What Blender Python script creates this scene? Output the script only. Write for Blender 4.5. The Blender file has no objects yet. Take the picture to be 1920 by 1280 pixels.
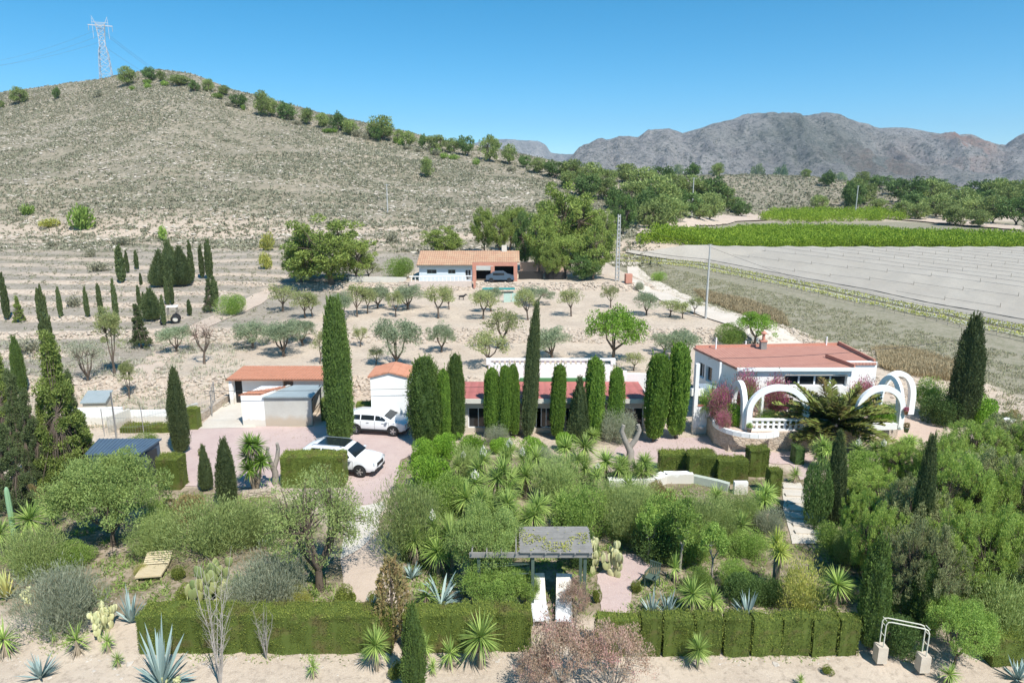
import bpy, bmesh, math, random
import numpy as np
from math import radians as R, sin, cos, pi, tan, atan, sqrt

sc = bpy.context.scene
col = sc.collection
# ------------------------------------------------------------------ camera
F = 1280.0; HC = 16.0; PITCH = R(12.68)
cp, sp = cos(PITCH), sin(PITCH)
cam = bpy.data.cameras.new('camera'); camo = bpy.data.objects.new('camera', cam); col.objects.link(camo)
camo.location = (0, 0, HC); camo.rotation_euler = (pi/2 - PITCH, 0, 0)
cam.sensor_width = 36; cam.lens = 24; cam.clip_start = 0.2; cam.clip_end = 30000
sc.camera = camo
# ------------------------------------------------------------------ light
SUN_AZ = R(32)      # to the right of straight behind the camera
SUN_EL = R(54)
sdir = (sin(SUN_AZ)*cos(SUN_EL), -cos(SUN_AZ)*cos(SUN_EL), sin(SUN_EL))
W = bpy.data.worlds.new("World"); sc.world = W; W.use_nodes = True
wn = W.node_tree.nodes; wl = W.node_tree.links
bg = wn['Background']; sky = wn.new('ShaderNodeTexSky'); sky.sky_type = 'NISHITA'; sky.sun_disc = False
sky.sun_elevation = SUN_EL; sky.sun_rotation = pi - SUN_AZ
sky.altitude = 300; sky.air_density = 0.72; sky.dust_density = 0.0; sky.ozone_density = 3.0
hsv = wn.new('ShaderNodeHueSaturation'); hsv.inputs['Hue'].default_value = 0.482; hsv.inputs['Saturation'].default_value = 1.38
wl.new(sky.outputs[0], hsv.inputs['Color']); wl.new(hsv.outputs[0], bg.inputs[0]); bg.inputs[1].default_value = 0.12
sl = bpy.data.lights.new('sun', 'SUN'); sl.energy = 4.6; sl.angle = R(0.53); sl.color = (1, .965, .91)
so = bpy.data.objects.new('sun', sl); col.objects.link(so)
from mathutils import Vector, Matrix
so.rotation_euler = Vector(sdir).to_track_quat('Z', 'Y').to_euler(); so.location = (30, -40, 60)
sc.view_settings.view_transform = 'Standard'; sc.view_settings.look = 'None'
sc.view_settings.exposure = 0.5; sc.view_settings.gamma = 1
# ------------------------------------------------------------------ noise
def _h(ix, iy, s):
    n = (ix.astype(np.int64)*374761393 + iy.astype(np.int64)*668265263 + s*1442695041) & 0xffffffff
    n = ((n ^ (n >> 13))*1274126177) & 0xffffffff
    return ((n ^ (n >> 16)) & 0xffff)/65535.0
def vn(x, y, s=0):
    x = np.asarray(x, float); y = np.asarray(y, float)
    ix = np.floor(x); iy = np.floor(y); fx = x-ix; fy = y-iy
    fx = fx*fx*(3-2*fx); fy = fy*fy*(3-2*fy)
    a = _h(ix, iy, s); b = _h(ix+1, iy, s); c = _h(ix, iy+1, s); d = _h(ix+1, iy+1, s)
    return (a*(1-fx)+b*fx)*(1-fy) + (c*(1-fx)+d*fx)*fy
def fbm(x, y, s=0, o=4):
    t = 0; a = .5; m = 0
    for k in range(o):
        t = t + a*vn(np.asarray(x)*2**k, np.asarray(y)*2**k, s+k); m += a; a *= .5
    return t/m
def ss(a, b, x):
    t = np.clip((np.asarray(x, float)-a)/(b-a), 0, 1); return t*t*(3-2*t)
# ------------------------------------------------------------------ terrain height
K = HC/14.5
def zrow(Y, py):       # height of a point at distance Y that shows on photo row py
    t = (640-py)/F
    return HC + Y*(t*cp-sp)/(cp+t*sp)
cr_px = np.array([-1500, -900, -300, 0, 100, 200, 250, 300, 360, 430, 520, 600, 700, 800, 900, 1000, 1080, 1150, 1250, 1400])
cr_py = np.array([330, 285, 225, 196, 182, 167, 157, 151, 158, 186, 210, 232, 254, 277, 296, 316, 332, 345, 360, 380])
cr_Y = np.interp(cr_px, [-300, 300, 700, 1150, 1400], [350, 330, 310, 270, 260])
cr_z = np.array([zrow(a, b) for a, b in zip(cr_Y, cr_py)])
cr_s = np.array([(px-960)/F*(Yc*cp-(zc-HC)*sp)/Yc for px, Yc, zc in zip(cr_px, cr_Y, cr_z)])
def H(x, y):
    x = np.asarray(x, float); y = np.asarray(y, float)
    yk = y/K
    a = K*np.interp(yk, [-50, 0, 18, 24, 46.2, 48.6, 58.4, 61.4, 80.6, 82.2, 110, 130, 200, 400], [-.6, -.6, -.3, 0, 0, .95, 1.15, 2.0, 2.5, 3.3, 4.2, 5.0, 8, 15])
    # stepped terraces on the left
    wob = 9*(fbm(x/30, y/60, 5, 3)-.5) + 1.4*vn(x/8, y/9, 6) + 0.03*x
    st = (yk + wob)/6.0
    fr = st-np.floor(st)
    step = (np.floor(st)+ss(.72, .95, fr))*6.0
    al = K*np.interp(step-wob*0.7, [40, 47, 60, 82, 110, 150, 200, 260], [0, .5, 1.7, 3.1, 4.6, 6.6, 8.5, 11])
    wl_ = ss(-3, -9, x/K + np.interp(yk, [50, 60, 74, 90, 105, 125], [33, 27, 26, 20, 15, 10]))*ss(47, 56, yk)
    # gentle right hand field
    b = K*np.interp(yk, [-50, 0, 18, 24, 45, 60, 100, 140, 200, 300, 400, 700, 2000, 6000, 9000], [-.6, -.6, -.3, 0, .05, .35, 1.5, 3.0, 5.2, 9, 12.5, 13, 8, 0, 0])
    xb = np.interp(yk, [30, 46, 52, 60, 66, 85, 110, 150], [36, 35, 34, 27.5, 24.0, 16.6, 13.5, 13])
    w = ss(-1.2, 1.6, x/K - xb)
    z = (a*(1-wl_)+al*wl_)*(1-w) + b*w
    # the scrub hill
    s = x/np.maximum(y, 1)
    zc = np.interp(s, cr_s, cr_z); Yc = np.interp(s, cr_s, cr_Y)
    y0 = 128.0
    t = (y-y0)/(Yc-y0)
    base = K*np.interp(yk, [0, 130, 400], [0, 5, 13])
    up = np.clip(t, 0, 1); shape = np.where(t < 1, up**1.12*(1-.10*np.sin(up*pi)), .5+.5*np.cos(np.clip((t-1)/1.3, 0, 1)*pi))
    hz = base + (zc-K*5.5)*shape
    hz = hz + (fbm(x/30, y/30, 9, 4)-.5)*5.5*np.sin(np.clip(t, 0, 1)*pi)
    # faint old terraces on the lower slope
    tt = hz/1.6 + 1.2*vn(x/40, y/40, 3); ft = tt-np.floor(tt)
    hz = hz + (ss(.55, .95, ft)-ft)*.6*ss(.75, .1, t)*ss(.25, .05, s)
    wh = ss(0, .12, t)*ss(.33, .2, s)
    wh = np.where(y > y0, wh, 0)
    z = z*(1-wh) + np.maximum(hz, z)*wh
    # low wooded rise on the right far side
    z = z + K*9.5*np.exp(-(((x-135)/95)**2+((y-365)/75)**2))
    z = z + (fbm(x/9, y/9, 21, 3)-.5)*.35*ss(60, 110, y) + (fbm(x/60, y/60, 31, 3)-.5)*4*ss(200, 420, y)
    z = z + (fbm(x/2.2, y/2.2, 41, 2)-.5)*.16*ss(26*K, 22*K, y) + (fbm(x/2.5, y/2.5, 51, 2)-.5)*.22*ss(46*K, 50*K, y)*ss(130, 90, y)
    return z
def Hs(x, y): return float(H(np.array([x]), np.array([y]))[0])
def ray(px, py):
    u = (px-960)/F; t = (640-py)/F
    return np.array([u, cp+t*sp, -sp+t*cp])
_ts = np.concatenate([np.arange(8, 160, .25), np.arange(160, 1500, 1.0)])
def P(px, py, up=0):   # terrain point under a photo pixel (up: for something that floats this high over it)
    d = ray(px, py); q = np.array([0, 0, HC-up]) + _ts[:, None]*d
    below = q[:, 2] < H(q[:, 0], q[:, 1])
    i = int(np.argmax(below)) if below.any() else len(_ts)-1
    lo, hi = _ts[max(i-1, 0)], _ts[i]
    for _ in range(14):
        m = (lo+hi)/2; p = np.array([0, 0, HC-up])+m*d
        if p[2] < Hs(p[0], p[1]): hi = m
        else: lo = m
    p = np.array([0, 0, HC-up])+hi*d
    return float(p[0]), float(p[1]), Hs(p[0], p[1])
def PZ(px, py, z):
    d = ray(px, py); k = (z-HC)/d[2]; return float(d[0]*k), float(d[1]*k), z
def PY(px, py, Y):
    d = ray(px, py); k = Y/d[1]; return float(d[0]*k), Y, HC+float(d[2]*k)
def depth(Y, z): return Y*cp-(z-HC)*sp
# ------------------------------------------------------------------ mesh builder
def rot3(ax, an):
    return np.array(Matrix.Rotation(an, 3, ax))
class MB:
    def __init__(s): s.v = []; s.f = []; s.t = []; s.n = 0
    def add(s, V, Fc, tint=.5):
        V = np.asarray(V, float).reshape(-1, 3); Fc = np.asarray(Fc, int)
        s.v.append(V); s.f.append(Fc + s.n); s.n += len(V)
        s.t.append(np.broadcast_to(np.asarray(tint, float), (len(V),)))
        return s
    def box(s, c, d, rz=0, M=None, tint=.5):
        x, y, z = [k/2 for k in d]
        V = np.array([[-x, -y, -z], [x, -y, -z], [x, y, -z], [-x, y, -z], [-x, -y, z], [x, -y, z], [x, y, z], [-x, y, z]])
        if M is not None: V = V @ np.asarray(M).T
        if rz: V = V @ rot3('Z', rz).T
        return s.add(V+np.array(c), [[0, 3, 2, 1], [4, 5, 6, 7], [0, 1, 5, 4], [1, 2, 6, 5], [2, 3, 7, 6], [3, 0, 4, 7]], tint)
    def bar(s, a, b, w, h=None):
        a = np.array(a, float); b = np.array(b, float); d = b-a; L = np.linalg.norm(d)
        q = Vector(d).to_track_quat('X', 'Z').to_matrix()
        return s.box((a+b)/2, (L, w, h or w), M=np.array(q))
    def tube(s, pts, rad, n=6, tint=.5, cap=True):
        pts = np.array(pts, float); m = len(pts); rad = np.broadcast_to(np.asarray(rad, float), (m,))
        d = np.gradient(pts, axis=0); d /= np.linalg.norm(d, axis=1)[:, None]+1e-9
        ref = np.array([0.01, 1, 0.02]) if abs(d[0][2]) > .7 else np.array([0, 0.01, 1])
        u = np.cross(d, ref); u /= np.linalg.norm(u, axis=1)[:, None]+1e-9
        v = np.cross(d, u)
        an = np.arange(n)*2*pi/n
        V = pts[:, None]+rad[:, None, None]*(np.cos(an)[None, :, None]*u[:, None]+np.sin(an)[None, :, None]*v[:, None])
        i = np.arange(m-1)[:, None]*n; j = np.arange(n)[None]; k = (j+1) % n
        Fq = np.stack([i+j, i+k, i+n+k, i+n+j], -1).reshape(-1, 4)
        s.add(V.reshape(-1, 3), Fq[:, ::-1], tint)
        if cap:
            for e, rr in ((0, rad[0]), (m-1, rad[-1])):
                if rr > .004:
                    ring = V[e]; c = pts[e]
                    s.add(np.vstack([ring, c]), [[q, (q+1) % n, n] for q in range(n)], tint)
        return s
    def lathe(s, prof, c=(0, 0, 0), n=16, tint=.5):
        prof = np.array(prof, float); m = len(prof); an = np.arange(n)*2*pi/n
        V = np.stack([prof[:, 0, None]*np.cos(an), prof[:, 0, None]*np.sin(an), np.broadcast_to(prof[:, 1, None], (m, n))], -1)
        i = np.arange(m-1)[:, None]*n; j = np.arange(n)[None]; k = (j+1) % n
        return s.add(V.reshape(-1, 3)+np.array(c), np.stack([i+j, i+k, i+n+k, i+n+j], -1).reshape(-1, 4), tint)
    def prism(s, pts, z0, z1, tint=.5):
        n = len(pts); A = [(p[0], p[1], z0) for p in pts]; B = [(p[0], p[1], z1) for p in pts]
        area = sum(pts[i][0]*pts[(i+1) % n][1]-pts[(i+1) % n][0]*pts[i][1] for i in range(n))
        if area < 0: A = A[::-1]; B = B[::-1]
        s.add(A+B, [[i, (i+1) % n, n+(i+1) % n, n+i] for i in range(n)], tint)
        if n == 4: s.add(A+B, [[3, 2, 1, 0], [4, 5, 6, 7]], tint)
        else:
            for ring, z in ((A[::-1], z0), (B, z1)):
                c = np.mean(np.array(ring), 0); s.add(list(ring)+[c], [[i, (i+1) % n, n] for i in range(n)], tint)
        return s
    def leaves(s, Pt, D, L, Wd, rng, tint=None, up=None):
        Pt = np.asarray(Pt, float); n = len(Pt)
        D = D/(np.linalg.norm(D, axis=1)[:, None]+1e-9)
        rnd = rng.normal(size=(n, 3)); S = np.cross(D, rnd); S /= np.linalg.norm(S, axis=1)[:, None]+1e-9
        L = np.broadcast_to(L, (n,))*rng.uniform(.7, 1.3, n); Wd = np.broadcast_to(Wd, (n,))*rng.uniform(.7, 1.3, n)
        a = Pt-D*L[:, None]*.5; b = Pt+S*Wd[:, None]*.5; c = Pt+D*L[:, None]*.5; d = Pt-S*Wd[:, None]*.5
        V = np.stack([a, b, c, d], 1).reshape(-1, 3)
        if tint is None: tint = rng.uniform(0, 1, n)
        return s.add(V, np.arange(4*n).reshape(-1, 4), np.repeat(np.broadcast_to(tint, (n,)), 4))
    def blades(s, Bp, D, L, Wd, rng, droop=.3, tint=None, taper=.75, seg=3):
        """long pointed leaves: base point, direction, bending down towards the tip"""
        Bp = np.asarray(Bp, float); n = len(Bp); D = D/(np.linalg.norm(D, axis=1)[:, None]+1e-9)
        L = np.broadcast_to(L, (n,)); Wd = np.broadcast_to(Wd, (n,)); droop = np.broadcast_to(droop, (n,))
        up = np.array([0, 0, 1.0]); S = np.cross(D, up)+rng.normal(size=(n, 3))*.12; S /= np.linalg.norm(S, axis=1)[:, None]+1e-9
        rows = []
        for k in range(seg+1):
            t = k/seg; c = Bp+D*(L*t)[:, None]; c = c-up*(droop*L*t*t)[:, None]
            w = Wd*(taper+(1-taper)*t*2 if t < .5 else 1.0*(1-t)*2*.98+.02)*.5
            rows += [c+S*w[:, None], c-S*w[:, None]]
        V = np.stack(rows, 1); m = 2*(seg+1)
        base = (np.arange(n)*m)[:, None, None]
        q = np.array([[2*k, 2*k+1, 2*k+3, 2*k+2] for k in range(seg)])
        if tint is None: tint = rng.uniform(0, 1, n)
        return s.add(V.reshape(-1, 3), (base+q[None]).reshape(-1, 4), np.repeat(np.broadcast_to(tint, (n,)), m))
    def mesh(s, name, mat, smooth=False):
        me = bpy.data.meshes.new(name); V = np.concatenate(s.v) if s.v else np.zeros((0, 3))
        me.vertices.add(len(V)); me.vertices.foreach_set('co', V.astype(np.float32).ravel())
        loops = np.concatenate([f.ravel() for f in s.f]); tot = np.concatenate([np.full(len(f), f.shape[1]) for f in s.f])
        st = np.concatenate([[0], np.cumsum(tot)[:-1]])
        me.loops.add(len(loops)); me.loops.foreach_set('vertex_index', loops.astype(np.int32))
        me.polygons.add(len(tot)); me.polygons.foreach_set('loop_start', st.astype(np.int32))
        me.polygons.foreach_set('use_smooth', np.full(len(tot), bool(smooth)))
        at = me.attributes.new('tint', 'FLOAT', 'POINT'); at.data.foreach_set('value', np.concatenate(s.t).astype(np.float32))
        me.update(calc_edges=True)
        if mat: me.materials.append(mat)
        return me
    def build(s, name, mat, parent=None, smooth=False):
        o = bpy.data.objects.new(name, s.mesh(name, mat, smooth)); col.objects.link(o)
        if parent is not None: o.parent = parent
        return o
def tag(o, label=None, cat=None, group=None, kind=None):
    if label: o['label'] = label
    if cat: o['category'] = cat
    if group: o['group'] = group
    if kind: o['kind'] = kind
    return o
def empty(name, loc, rz=0, label=None, cat=None, group=None):
    o = bpy.data.objects.new(name, None); o.empty_display_size = .3; col.objects.link(o)
    o.location = loc; o.rotation_euler = (0, 0, rz); return tag(o, label, cat, group)
# ------------------------------------------------------------------ materials
def _n(nt, t, **kw):
    n = nt.nodes.new(t)
    for k, v in kw.items():
        if k in n.inputs: n.inputs[k].default_value = v
        else: setattr(n, k, v)
    return n
def newmat(name):
    m = bpy.data.materials.new(name); m.use_nodes = True; return m, m.node_tree, m.node_tree.nodes['Principled BSDF']
def rgb(c): return (c[0], c[1], c[2], 1)
def ramp(nt, fac, a, b, ca=(0, 0, 0), cb=(1, 1, 1)):
    r = nt.nodes.new('ShaderNodeValToRGB'); r.color_ramp.elements[0].position = a; r.color_ramp.elements[1].position = b
    r.color_ramp.elements[0].color = rgb(ca); r.color_ramp.elements[1].color = rgb(cb); nt.links.new(fac, r.inputs[0]); return r.outputs[0]
def mixc(nt, fac, a, b, mode='MIX'):
    m = nt.nodes.new('ShaderNodeMix'); m.data_type = 'RGBA'; m.blend_type = mode
    for sock, v in ((m.inputs[0], fac), (m.inputs[6], a), (m.inputs[7], b)):
        if hasattr(v, 'is_linked'): nt.links.new(v, sock)
        elif isinstance(v, (int, float)): sock.default_value = v
        else: sock.default_value = rgb(v)
    return m.outputs[2]
def noise(nt, vec, scale, detail=4, rough=.6, stretch=None):
    if stretch:
        mp = nt.nodes.new('ShaderNodeMapping'); mp.inputs['Scale'].default_value = stretch; nt.links.new(vec, mp.inputs[0]); vec = mp.outputs[0]
    n = _n(nt, 'ShaderNodeTexNoise', Scale=scale, Detail=detail, Roughness=rough); nt.links.new(vec, n.inputs['Vector']); return n.outputs['Fac']
def attr(nt, name):
    a = nt.nodes.new('ShaderNodeAttribute'); a.attribute_name = name; return a.outputs['Fac']
def pos(nt): return nt.nodes.new('ShaderNodeNewGeometry').outputs['Position']
def objc(nt): return nt.nodes.new('ShaderNodeTexCoord').outputs['Object']
def bump(nt, bsdf, h, st=.3, dist=.05):
    b = _n(nt, 'ShaderNodeBump', Strength=st, Distance=dist); nt.links.new(h, b.inputs['Height']); nt.links.new(b.outputs[0], bsdf.inputs['Normal'])
_mc = {}
def plain(name, c, rough=.6, c2=None, sc_=3.0, metal=0, bmp=0, spec=.4, bs=None, stretch=None, world=True):
    if name in _mc: return _mc[name]
    m, nt, b = newmat(name); v = pos(nt) if world else objc(nt)
    c2 = c2 or tuple(k*.82 for k in c)
    f = noise(nt, v, sc_, 5, .65, stretch); f2 = noise(nt, v, sc_*9, 3, .6)
    cc = mixc(nt, ramp(nt, f, .35, .68), c, c2); cc = mixc(nt, .25, cc, mixc(nt, f2, tuple(k*.75 for k in c), tuple(min(1, k*1.15) for k in c)))
    nt.links.new(cc, b.inputs['Base Color']); b.inputs['Roughness'].default_value = rough; b.inputs['Metallic'].default_value = metal
    b.inputs['Specular IOR Level'].default_value = spec
    if bmp: bump(nt, b, noise(nt, v, bs or sc_*12, 4), bmp, .03)
    _mc[name] = m; return m
def glass(name='dark_glass', c=(.015, .02, .025)):
    if name in _mc: return _mc[name]
    m, nt, b = newmat(name); b.inputs['Base Color'].default_value = rgb(c); b.inputs['Roughness'].default_value = .08; b.inputs['Specular IOR Level'].default_value = .6
    _mc[name] = m; return m
LB = 1.5
def leafm(name, a, b_, br=.28, tr=.25, rough=.6, c3=None):
    """foliage: leaf tint varies per leaf and per plant"""
    if name in _mc: return _mc[name]
    m, nt, b = newmat(name)
    a = tuple(k*LB for k in a); b_ = tuple(k*LB for k in b_); t = attr(nt, 'tint'); cc = mixc(nt, t, a, b_)
    if c3:
        f = noise(nt, objc(nt), 1.3, 3); cc = mixc(nt, ramp(nt, f, .52, .68), cc, c3)
    oi = nt.nodes.new('ShaderNodeObjectInfo'); mr = _n(nt, 'ShaderNodeMapRange'); nt.links.new(oi.outputs['Random'], mr.inputs[0])
    mr.inputs[3].default_value = 1-br; mr.inputs[4].default_value = 1+br
    hs = nt.nodes.new('ShaderNodeHueSaturation'); nt.links.new(cc, hs.inputs['Color']); nt.links.new(mr.outputs[0], hs.inputs['Value'])
    nt.links.new(hs.outputs[0], b.inputs['Base Color']); b.inputs['Roughness'].default_value = rough; b.inputs['Specular IOR Level'].default_value = .25
    tl = nt.nodes.new('ShaderNodeBsdfTranslucent'); nt.links.new(hs.outputs[0], tl.inputs[0])
    mx = nt.nodes.new('ShaderNodeMixShader'); mx.inputs[0].default_value = tr
    nt.links.new(b.outputs[0], mx.inputs[1]); nt.links.new(tl.outputs[0], mx.inputs[2])
    nt.links.new(mx.outputs[0], nt.nodes['Material Output'].inputs[0]); _mc[name] = m; return m
# ------------------------------------------------------------------ ground
def axis(segs):
    o = [segs[0][0]]
    for a, b, s in segs:
        k = max(1, int(round((b-a)/s))); o += list(np.linspace(a, b, k+1)[1:])
    return np.array(o)
gx = axis([(-6000, -700, 200), (-700, -340, 12), (-340, -70, 2.2), (-70, -34, .8), (-34, 40, .45), (40, 90, .8), (90, 340, 2.4), (340, 700, 14), (700, 6000, 200)])
gy = axis([(-400, 0, 40), (0, 16, 2), (16, 100, .45), (100, 150, 1), (150, 380, 1.7), (380, 700, 10), (700, 6300, 150)])
GX, GY = np.meshgrid(gx, gy); GZ = H(GX, GY)
ny, nx = GX.shape
ii = np.arange(ny-1)[:, None]*nx+np.arange(nx-1)[None]
gm = MB(); gm.add(np.stack([GX, GY, GZ], -1).reshape(-1, 3), np.stack([ii, ii+1, ii+nx+1, ii+nx], -1).reshape(-1, 4), 0)
def inpoly(x, y, poly):
    r = np.zeros(np.shape(x), bool); n = len(poly)
    for i in range(n):
        x0, y0 = poly[i][:2]; x1, y1 = poly[(i+1) % n][:2]
        c = ((y0 > y) != (y1 > y)) & (x < (x1-x0)*(y-y0)/(y1-y0+1e-12)+x0); r ^= c
    return r
def ground_mat():
    m, nt, b = newmat('ground_soil'); v = pos(nt)
    n1 = noise(nt, v, .35, 6, .65); n2 = noise(nt, v, 3.5, 5, .7); n3 = noise(nt, v, 22, 3, .7)
    soil = mixc(nt, ramp(nt, n1, .35, .65), (.56, .465, .365), (.47, .38, .295))
    soil = mixc(nt, ramp(nt, n2, .5, .72), soil, (.31, .25, .195)); soil = mixc(nt, ramp(nt, n3, .55, .75), soil, (.64, .56, .46))
    # scrub hill
    h1 = noise(nt, v, .16, 8, .72); h2 = noise(nt, v, .9, 5, .7, (1, .45, 1)); h3 = noise(nt, v, .02, 4, .6)
    hill = mixc(nt, ramp(nt, h2, .44, .56), (.18, .165, .115), (.41, .345, .265)); hill = mixc(nt, ramp(nt, h1, .40, .54), (.215, .195, .14), hill)
    hill = mixc(nt, ramp(nt, h3, .4, .6, (0, 0, 0), (.55, .55, .55)), hill, (.215, .19, .14))
    hill = mixc(nt, ramp(nt, noise(nt, v, .035, 6, .7, (1, .6, 1)), .50, .64, (0, 0, 0), (.6, .6, .6)), hill, (.37, .305, .225))
    # dry farm terraces (grey dead grass) and their pale banks
    t1 = noise(nt, v, .5, 6, .7, (.6, 1.4, 1)); terr = mixc(nt, ramp(nt, t1, .38, .62), (.29, .25, .205), (.38, .33, .27))
    terr = mixc(nt, ramp(nt, n2, .52, .66), terr, (.17, .155, .095))
    # irrigated field edge
    f1 = noise(nt, v, .8, 5, .7); field = mixc(nt, ramp(nt, f1, .35, .6), (.24, .225, .155), (.32, .285, .215)); field = mixc(nt, ramp(nt, n2, .5, .68), field, (.17, .17, .095))
    # planted garden: dark litter between plants
    g1 = noise(nt, v, .7, 5, .7); gard = mixc(nt, ramp(nt, g1, .42, .62), (.20, .165, .105), (.40, .32, .24)); gard = mixc(nt, ramp(nt, n2, .5, .62), gard, (.14, .13, .06))
    bank = mixc(nt, ramp(nt, n2, .4, .6), (.40, .315, .245), (.54, .45, .355))
    c = mixc(nt, attr(nt, 'z_terr'), soil, terr); c = mixc(nt, attr(nt, 'z_field'), c, field); c = mixc(nt, attr(nt, 'z_gard'), c, gard)
    c = mixc(nt, attr(nt, 'z_hill'), c, hill); c = mixc(nt, attr(nt, 'z_bank'), c, bank)
    nt.links.new(c, b.inputs['Base Color']); b.inputs['Roughness'].default_value = .95; b.inputs['Specular IOR Level'].default_value = .1
    bump(nt, b, noise(nt, v, 9, 6, .75), .6, .06); return m
go = gm.build('ground', ground_mat(), smooth=True); tag(go, kind='structure')
def pa(name, arr): a = go.data.attributes.new(name, 'FLOAT', 'POINT'); a.data.foreach_set('value', arr.astype(np.float32).ravel())
nz = fbm(GX/6, GY/6, 77, 4)-.5
yk = GY/K; xk = GX/K
left_e = -np.interp(yk, [50, 60, 74, 90, 105, 125], [26, 21, 19, 15, 11, 6])
pa('z_terr', ss(2, -2, xk-left_e+nz*10)*ss(44, 50, yk+nz*6)*(GY < 150))
right_e = np.interp(yk, [30, 46, 52, 60, 66, 85, 110, 140, 160, 190, 230], [37, 36, 35, 30, 27, 19.5, 15.5, 15, 26, 50, 80])
pa('z_field', ss(-1, 1, xk-right_e+nz*3)*ss(200, 190, yk))
pa('z_hill', np.maximum(ss(112, 124, GY+nz*60)*ss(1.5, -1, xk-right_e+nz*3), np.maximum(ss(120, 138, GY+nz*60)*ss(.08, -.02, GX/np.maximum(GY, 1)-.05+nz*.1), ss(215, 235, yk+nz*30))))
gp = [P(px, py)[:2] for px, py in [(-300, 1120), (250, 1150), (1700, 1150), (2300, 1140), (2300, 860), (1700, 830), (1480, 880), (1150, 880), (750, 830), (700, 1000), (500, 920), (300, 915), (-300, 900)]]
gard = inpoly(GX+nz*1.5, GY+nz*1.5, gp).astype(float)
pa('z_gard', gard)
gzy, gzx = np.gradient(GZ, gy, gx); slope = np.hypot(gzx, gzy)
pa('z_bank', np.where(GX < left_e*K+2, ss(.10, .22, slope+nz*.12), ss(.16, .34, slope+nz*.2))*ss(160, 140, GY)*(GY > 44)*(1-.6*ss(34, 36, xk)))

def ribbon(name, mat_, left, right, n=60, lift=.03, m=6):
    """strip of surface laid on the terrain between two pixel polylines"""
    def res(pl):
        p = np.array([P(*q)[:2] for q in pl]); d = np.r_[0, np.cumsum(np.hypot(*np.diff(p, axis=0).T))]; t = np.linspace(0, d[-1], n)
        return np.c_[np.interp(t, d, p[:, 0]), np.interp(t, d, p[:, 1])]
    a, b = res(left), res(right)
    a = a+(fbm(a[:, :1]/1.1, a[:, 1:]/1.1, 3)-.5)*.5; b = b+(fbm(b[:, :1]/1.1, b[:, 1:]/1.1, 8)-.5)*.5
    t = np.linspace(0, 1, m+1)[None, :, None]; G = a[:, None]*(1-t)+b[:, None]*t
    V = np.dstack([G, H(G[..., 0], G[..., 1])+lift]); q = np.arange(n-1)[:, None]*(m+1)+np.arange(m)[None]
    o = MB().add(V.reshape(-1, 3), np.stack([q, q+1, q+m+2, q+m+1], -1).reshape(-1, 4)).build(name, mat_, smooth=True); tag(o, kind='structure'); return o
def patch(name, mat_, pts, lift, rough_=.25, z=None):
    p = [P(*q)[:2] for q in pts]; out = []
    for i in range(len(p)):
        a = np.array(p[i]); b = np.array(p[(i+1) % len(p)]); k = max(1, int(np.hypot(*(b-a))/.35))
        for j in range(k):
            c = a+(b-a)*j/k; c = c+(np.array([float(fbm(c[0], c[1], 4)), float(fbm(c[0], c[1], 14))])-.5)*rough_*2*(1 if j else .2); out.append(c)
    bm = bmesh.new(); vs = [bm.verts.new((c[0], c[1], (Hs(*c) if z is None else z)+lift)) for c in out]
    bm.faces.new(vs); bmesh.ops.triangulate(bm, faces=bm.faces[:]); bmesh.ops.recalc_face_normals(bm, faces=bm.faces[:])
    me = bpy.data.meshes.new(name); bm.to_mesh(me); bm.free(); me.materials.append(mat_)
    o = bpy.data.objects.new(name, me); col.objects.link(o); tag(o, kind='structure'); return o
def gravel(name, a, b_, c_):
    m, nt, b = newmat(name); v = pos(nt); n1 = noise(nt, v, .5, 5, .6); n2 = noise(nt, v, 26, 4, .8); n3 = noise(nt, v, 3, 4, .7)
    c = mixc(nt, ramp(nt, n1, .35, .65), a, b_); c = mixc(nt, ramp(nt, n2, .5, .7), c, c_); c = mixc(nt, ramp(nt, n3, .55, .75, (0, 0, 0), (.5, .5, .5)), c, tuple(k*.72 for k in a))
    nt.links.new(c, b.inputs['Base Color']); b.inputs['Roughness'].default_value = .95; bump(nt, b, n2, .5, .03); return m
pinkg = gravel('pink_gravel', (.46, .34, .31), (.52, .40, .36), (.62, .52, .48))
conc = gravel('pale_concrete', (.60, .55, .47), (.53, .47, .39), (.68, .63, .55))
dirt = gravel('pale_dirt', (.54, .43, .34), (.46, .36, .28), (.62, .53, .44))
patch('driveway', pinkg, [(352, 803), (420, 800), (640, 800), (800, 800), (800, 842), (752, 862), (735, 930), (700, 945), (650, 950), (560, 925), (470, 915), (372, 912), (340, 912), (345, 850)], .035)
patch('courtyard', conc, [(372, 804), (425, 745), (470, 745), (480, 802)], .05, .08)
patch('forecourt', pinkg, [(1130, 868), (1160, 838), (1200, 822), (1340, 818), (1360, 848), (1480, 848), (1690, 850), (1600, 880), (1500, 900), (1480, 870), (1400, 866), (1200, 880)], .03)
patch('patio', pinkg, [(1128, 1150), (1120, 1078), (1165, 1040), (1250, 1040), (1210, 1070), (1185, 1110), (1180, 1150)], .03)
patch('path_lower', dirt, [(735, 930), (712, 985), (725, 1080), (755, 1130), (660, 1130), (640, 1060), (650, 990), (650, 950), (700, 940)], .02)
patch('path', conc, [(660, 955), (722, 940), (712, 985), (700, 1005), (640, 1050), (652, 990)], .05)
patch('garden_steps', conc, [(1466, 905), (1500, 905), (1520, 935), (1540, 985), (1530, 1020), (1485, 1020), (1470, 960)], .04, .12)
patch('terrace_walk', gravel('terracotta_walk', (.50, .36, .28), (.55, .42, .33), (.6, .5, .42)), [(1700, 780), (1755, 780), (1775, 815), (1720, 850), (1660, 850)], .04)
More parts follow.
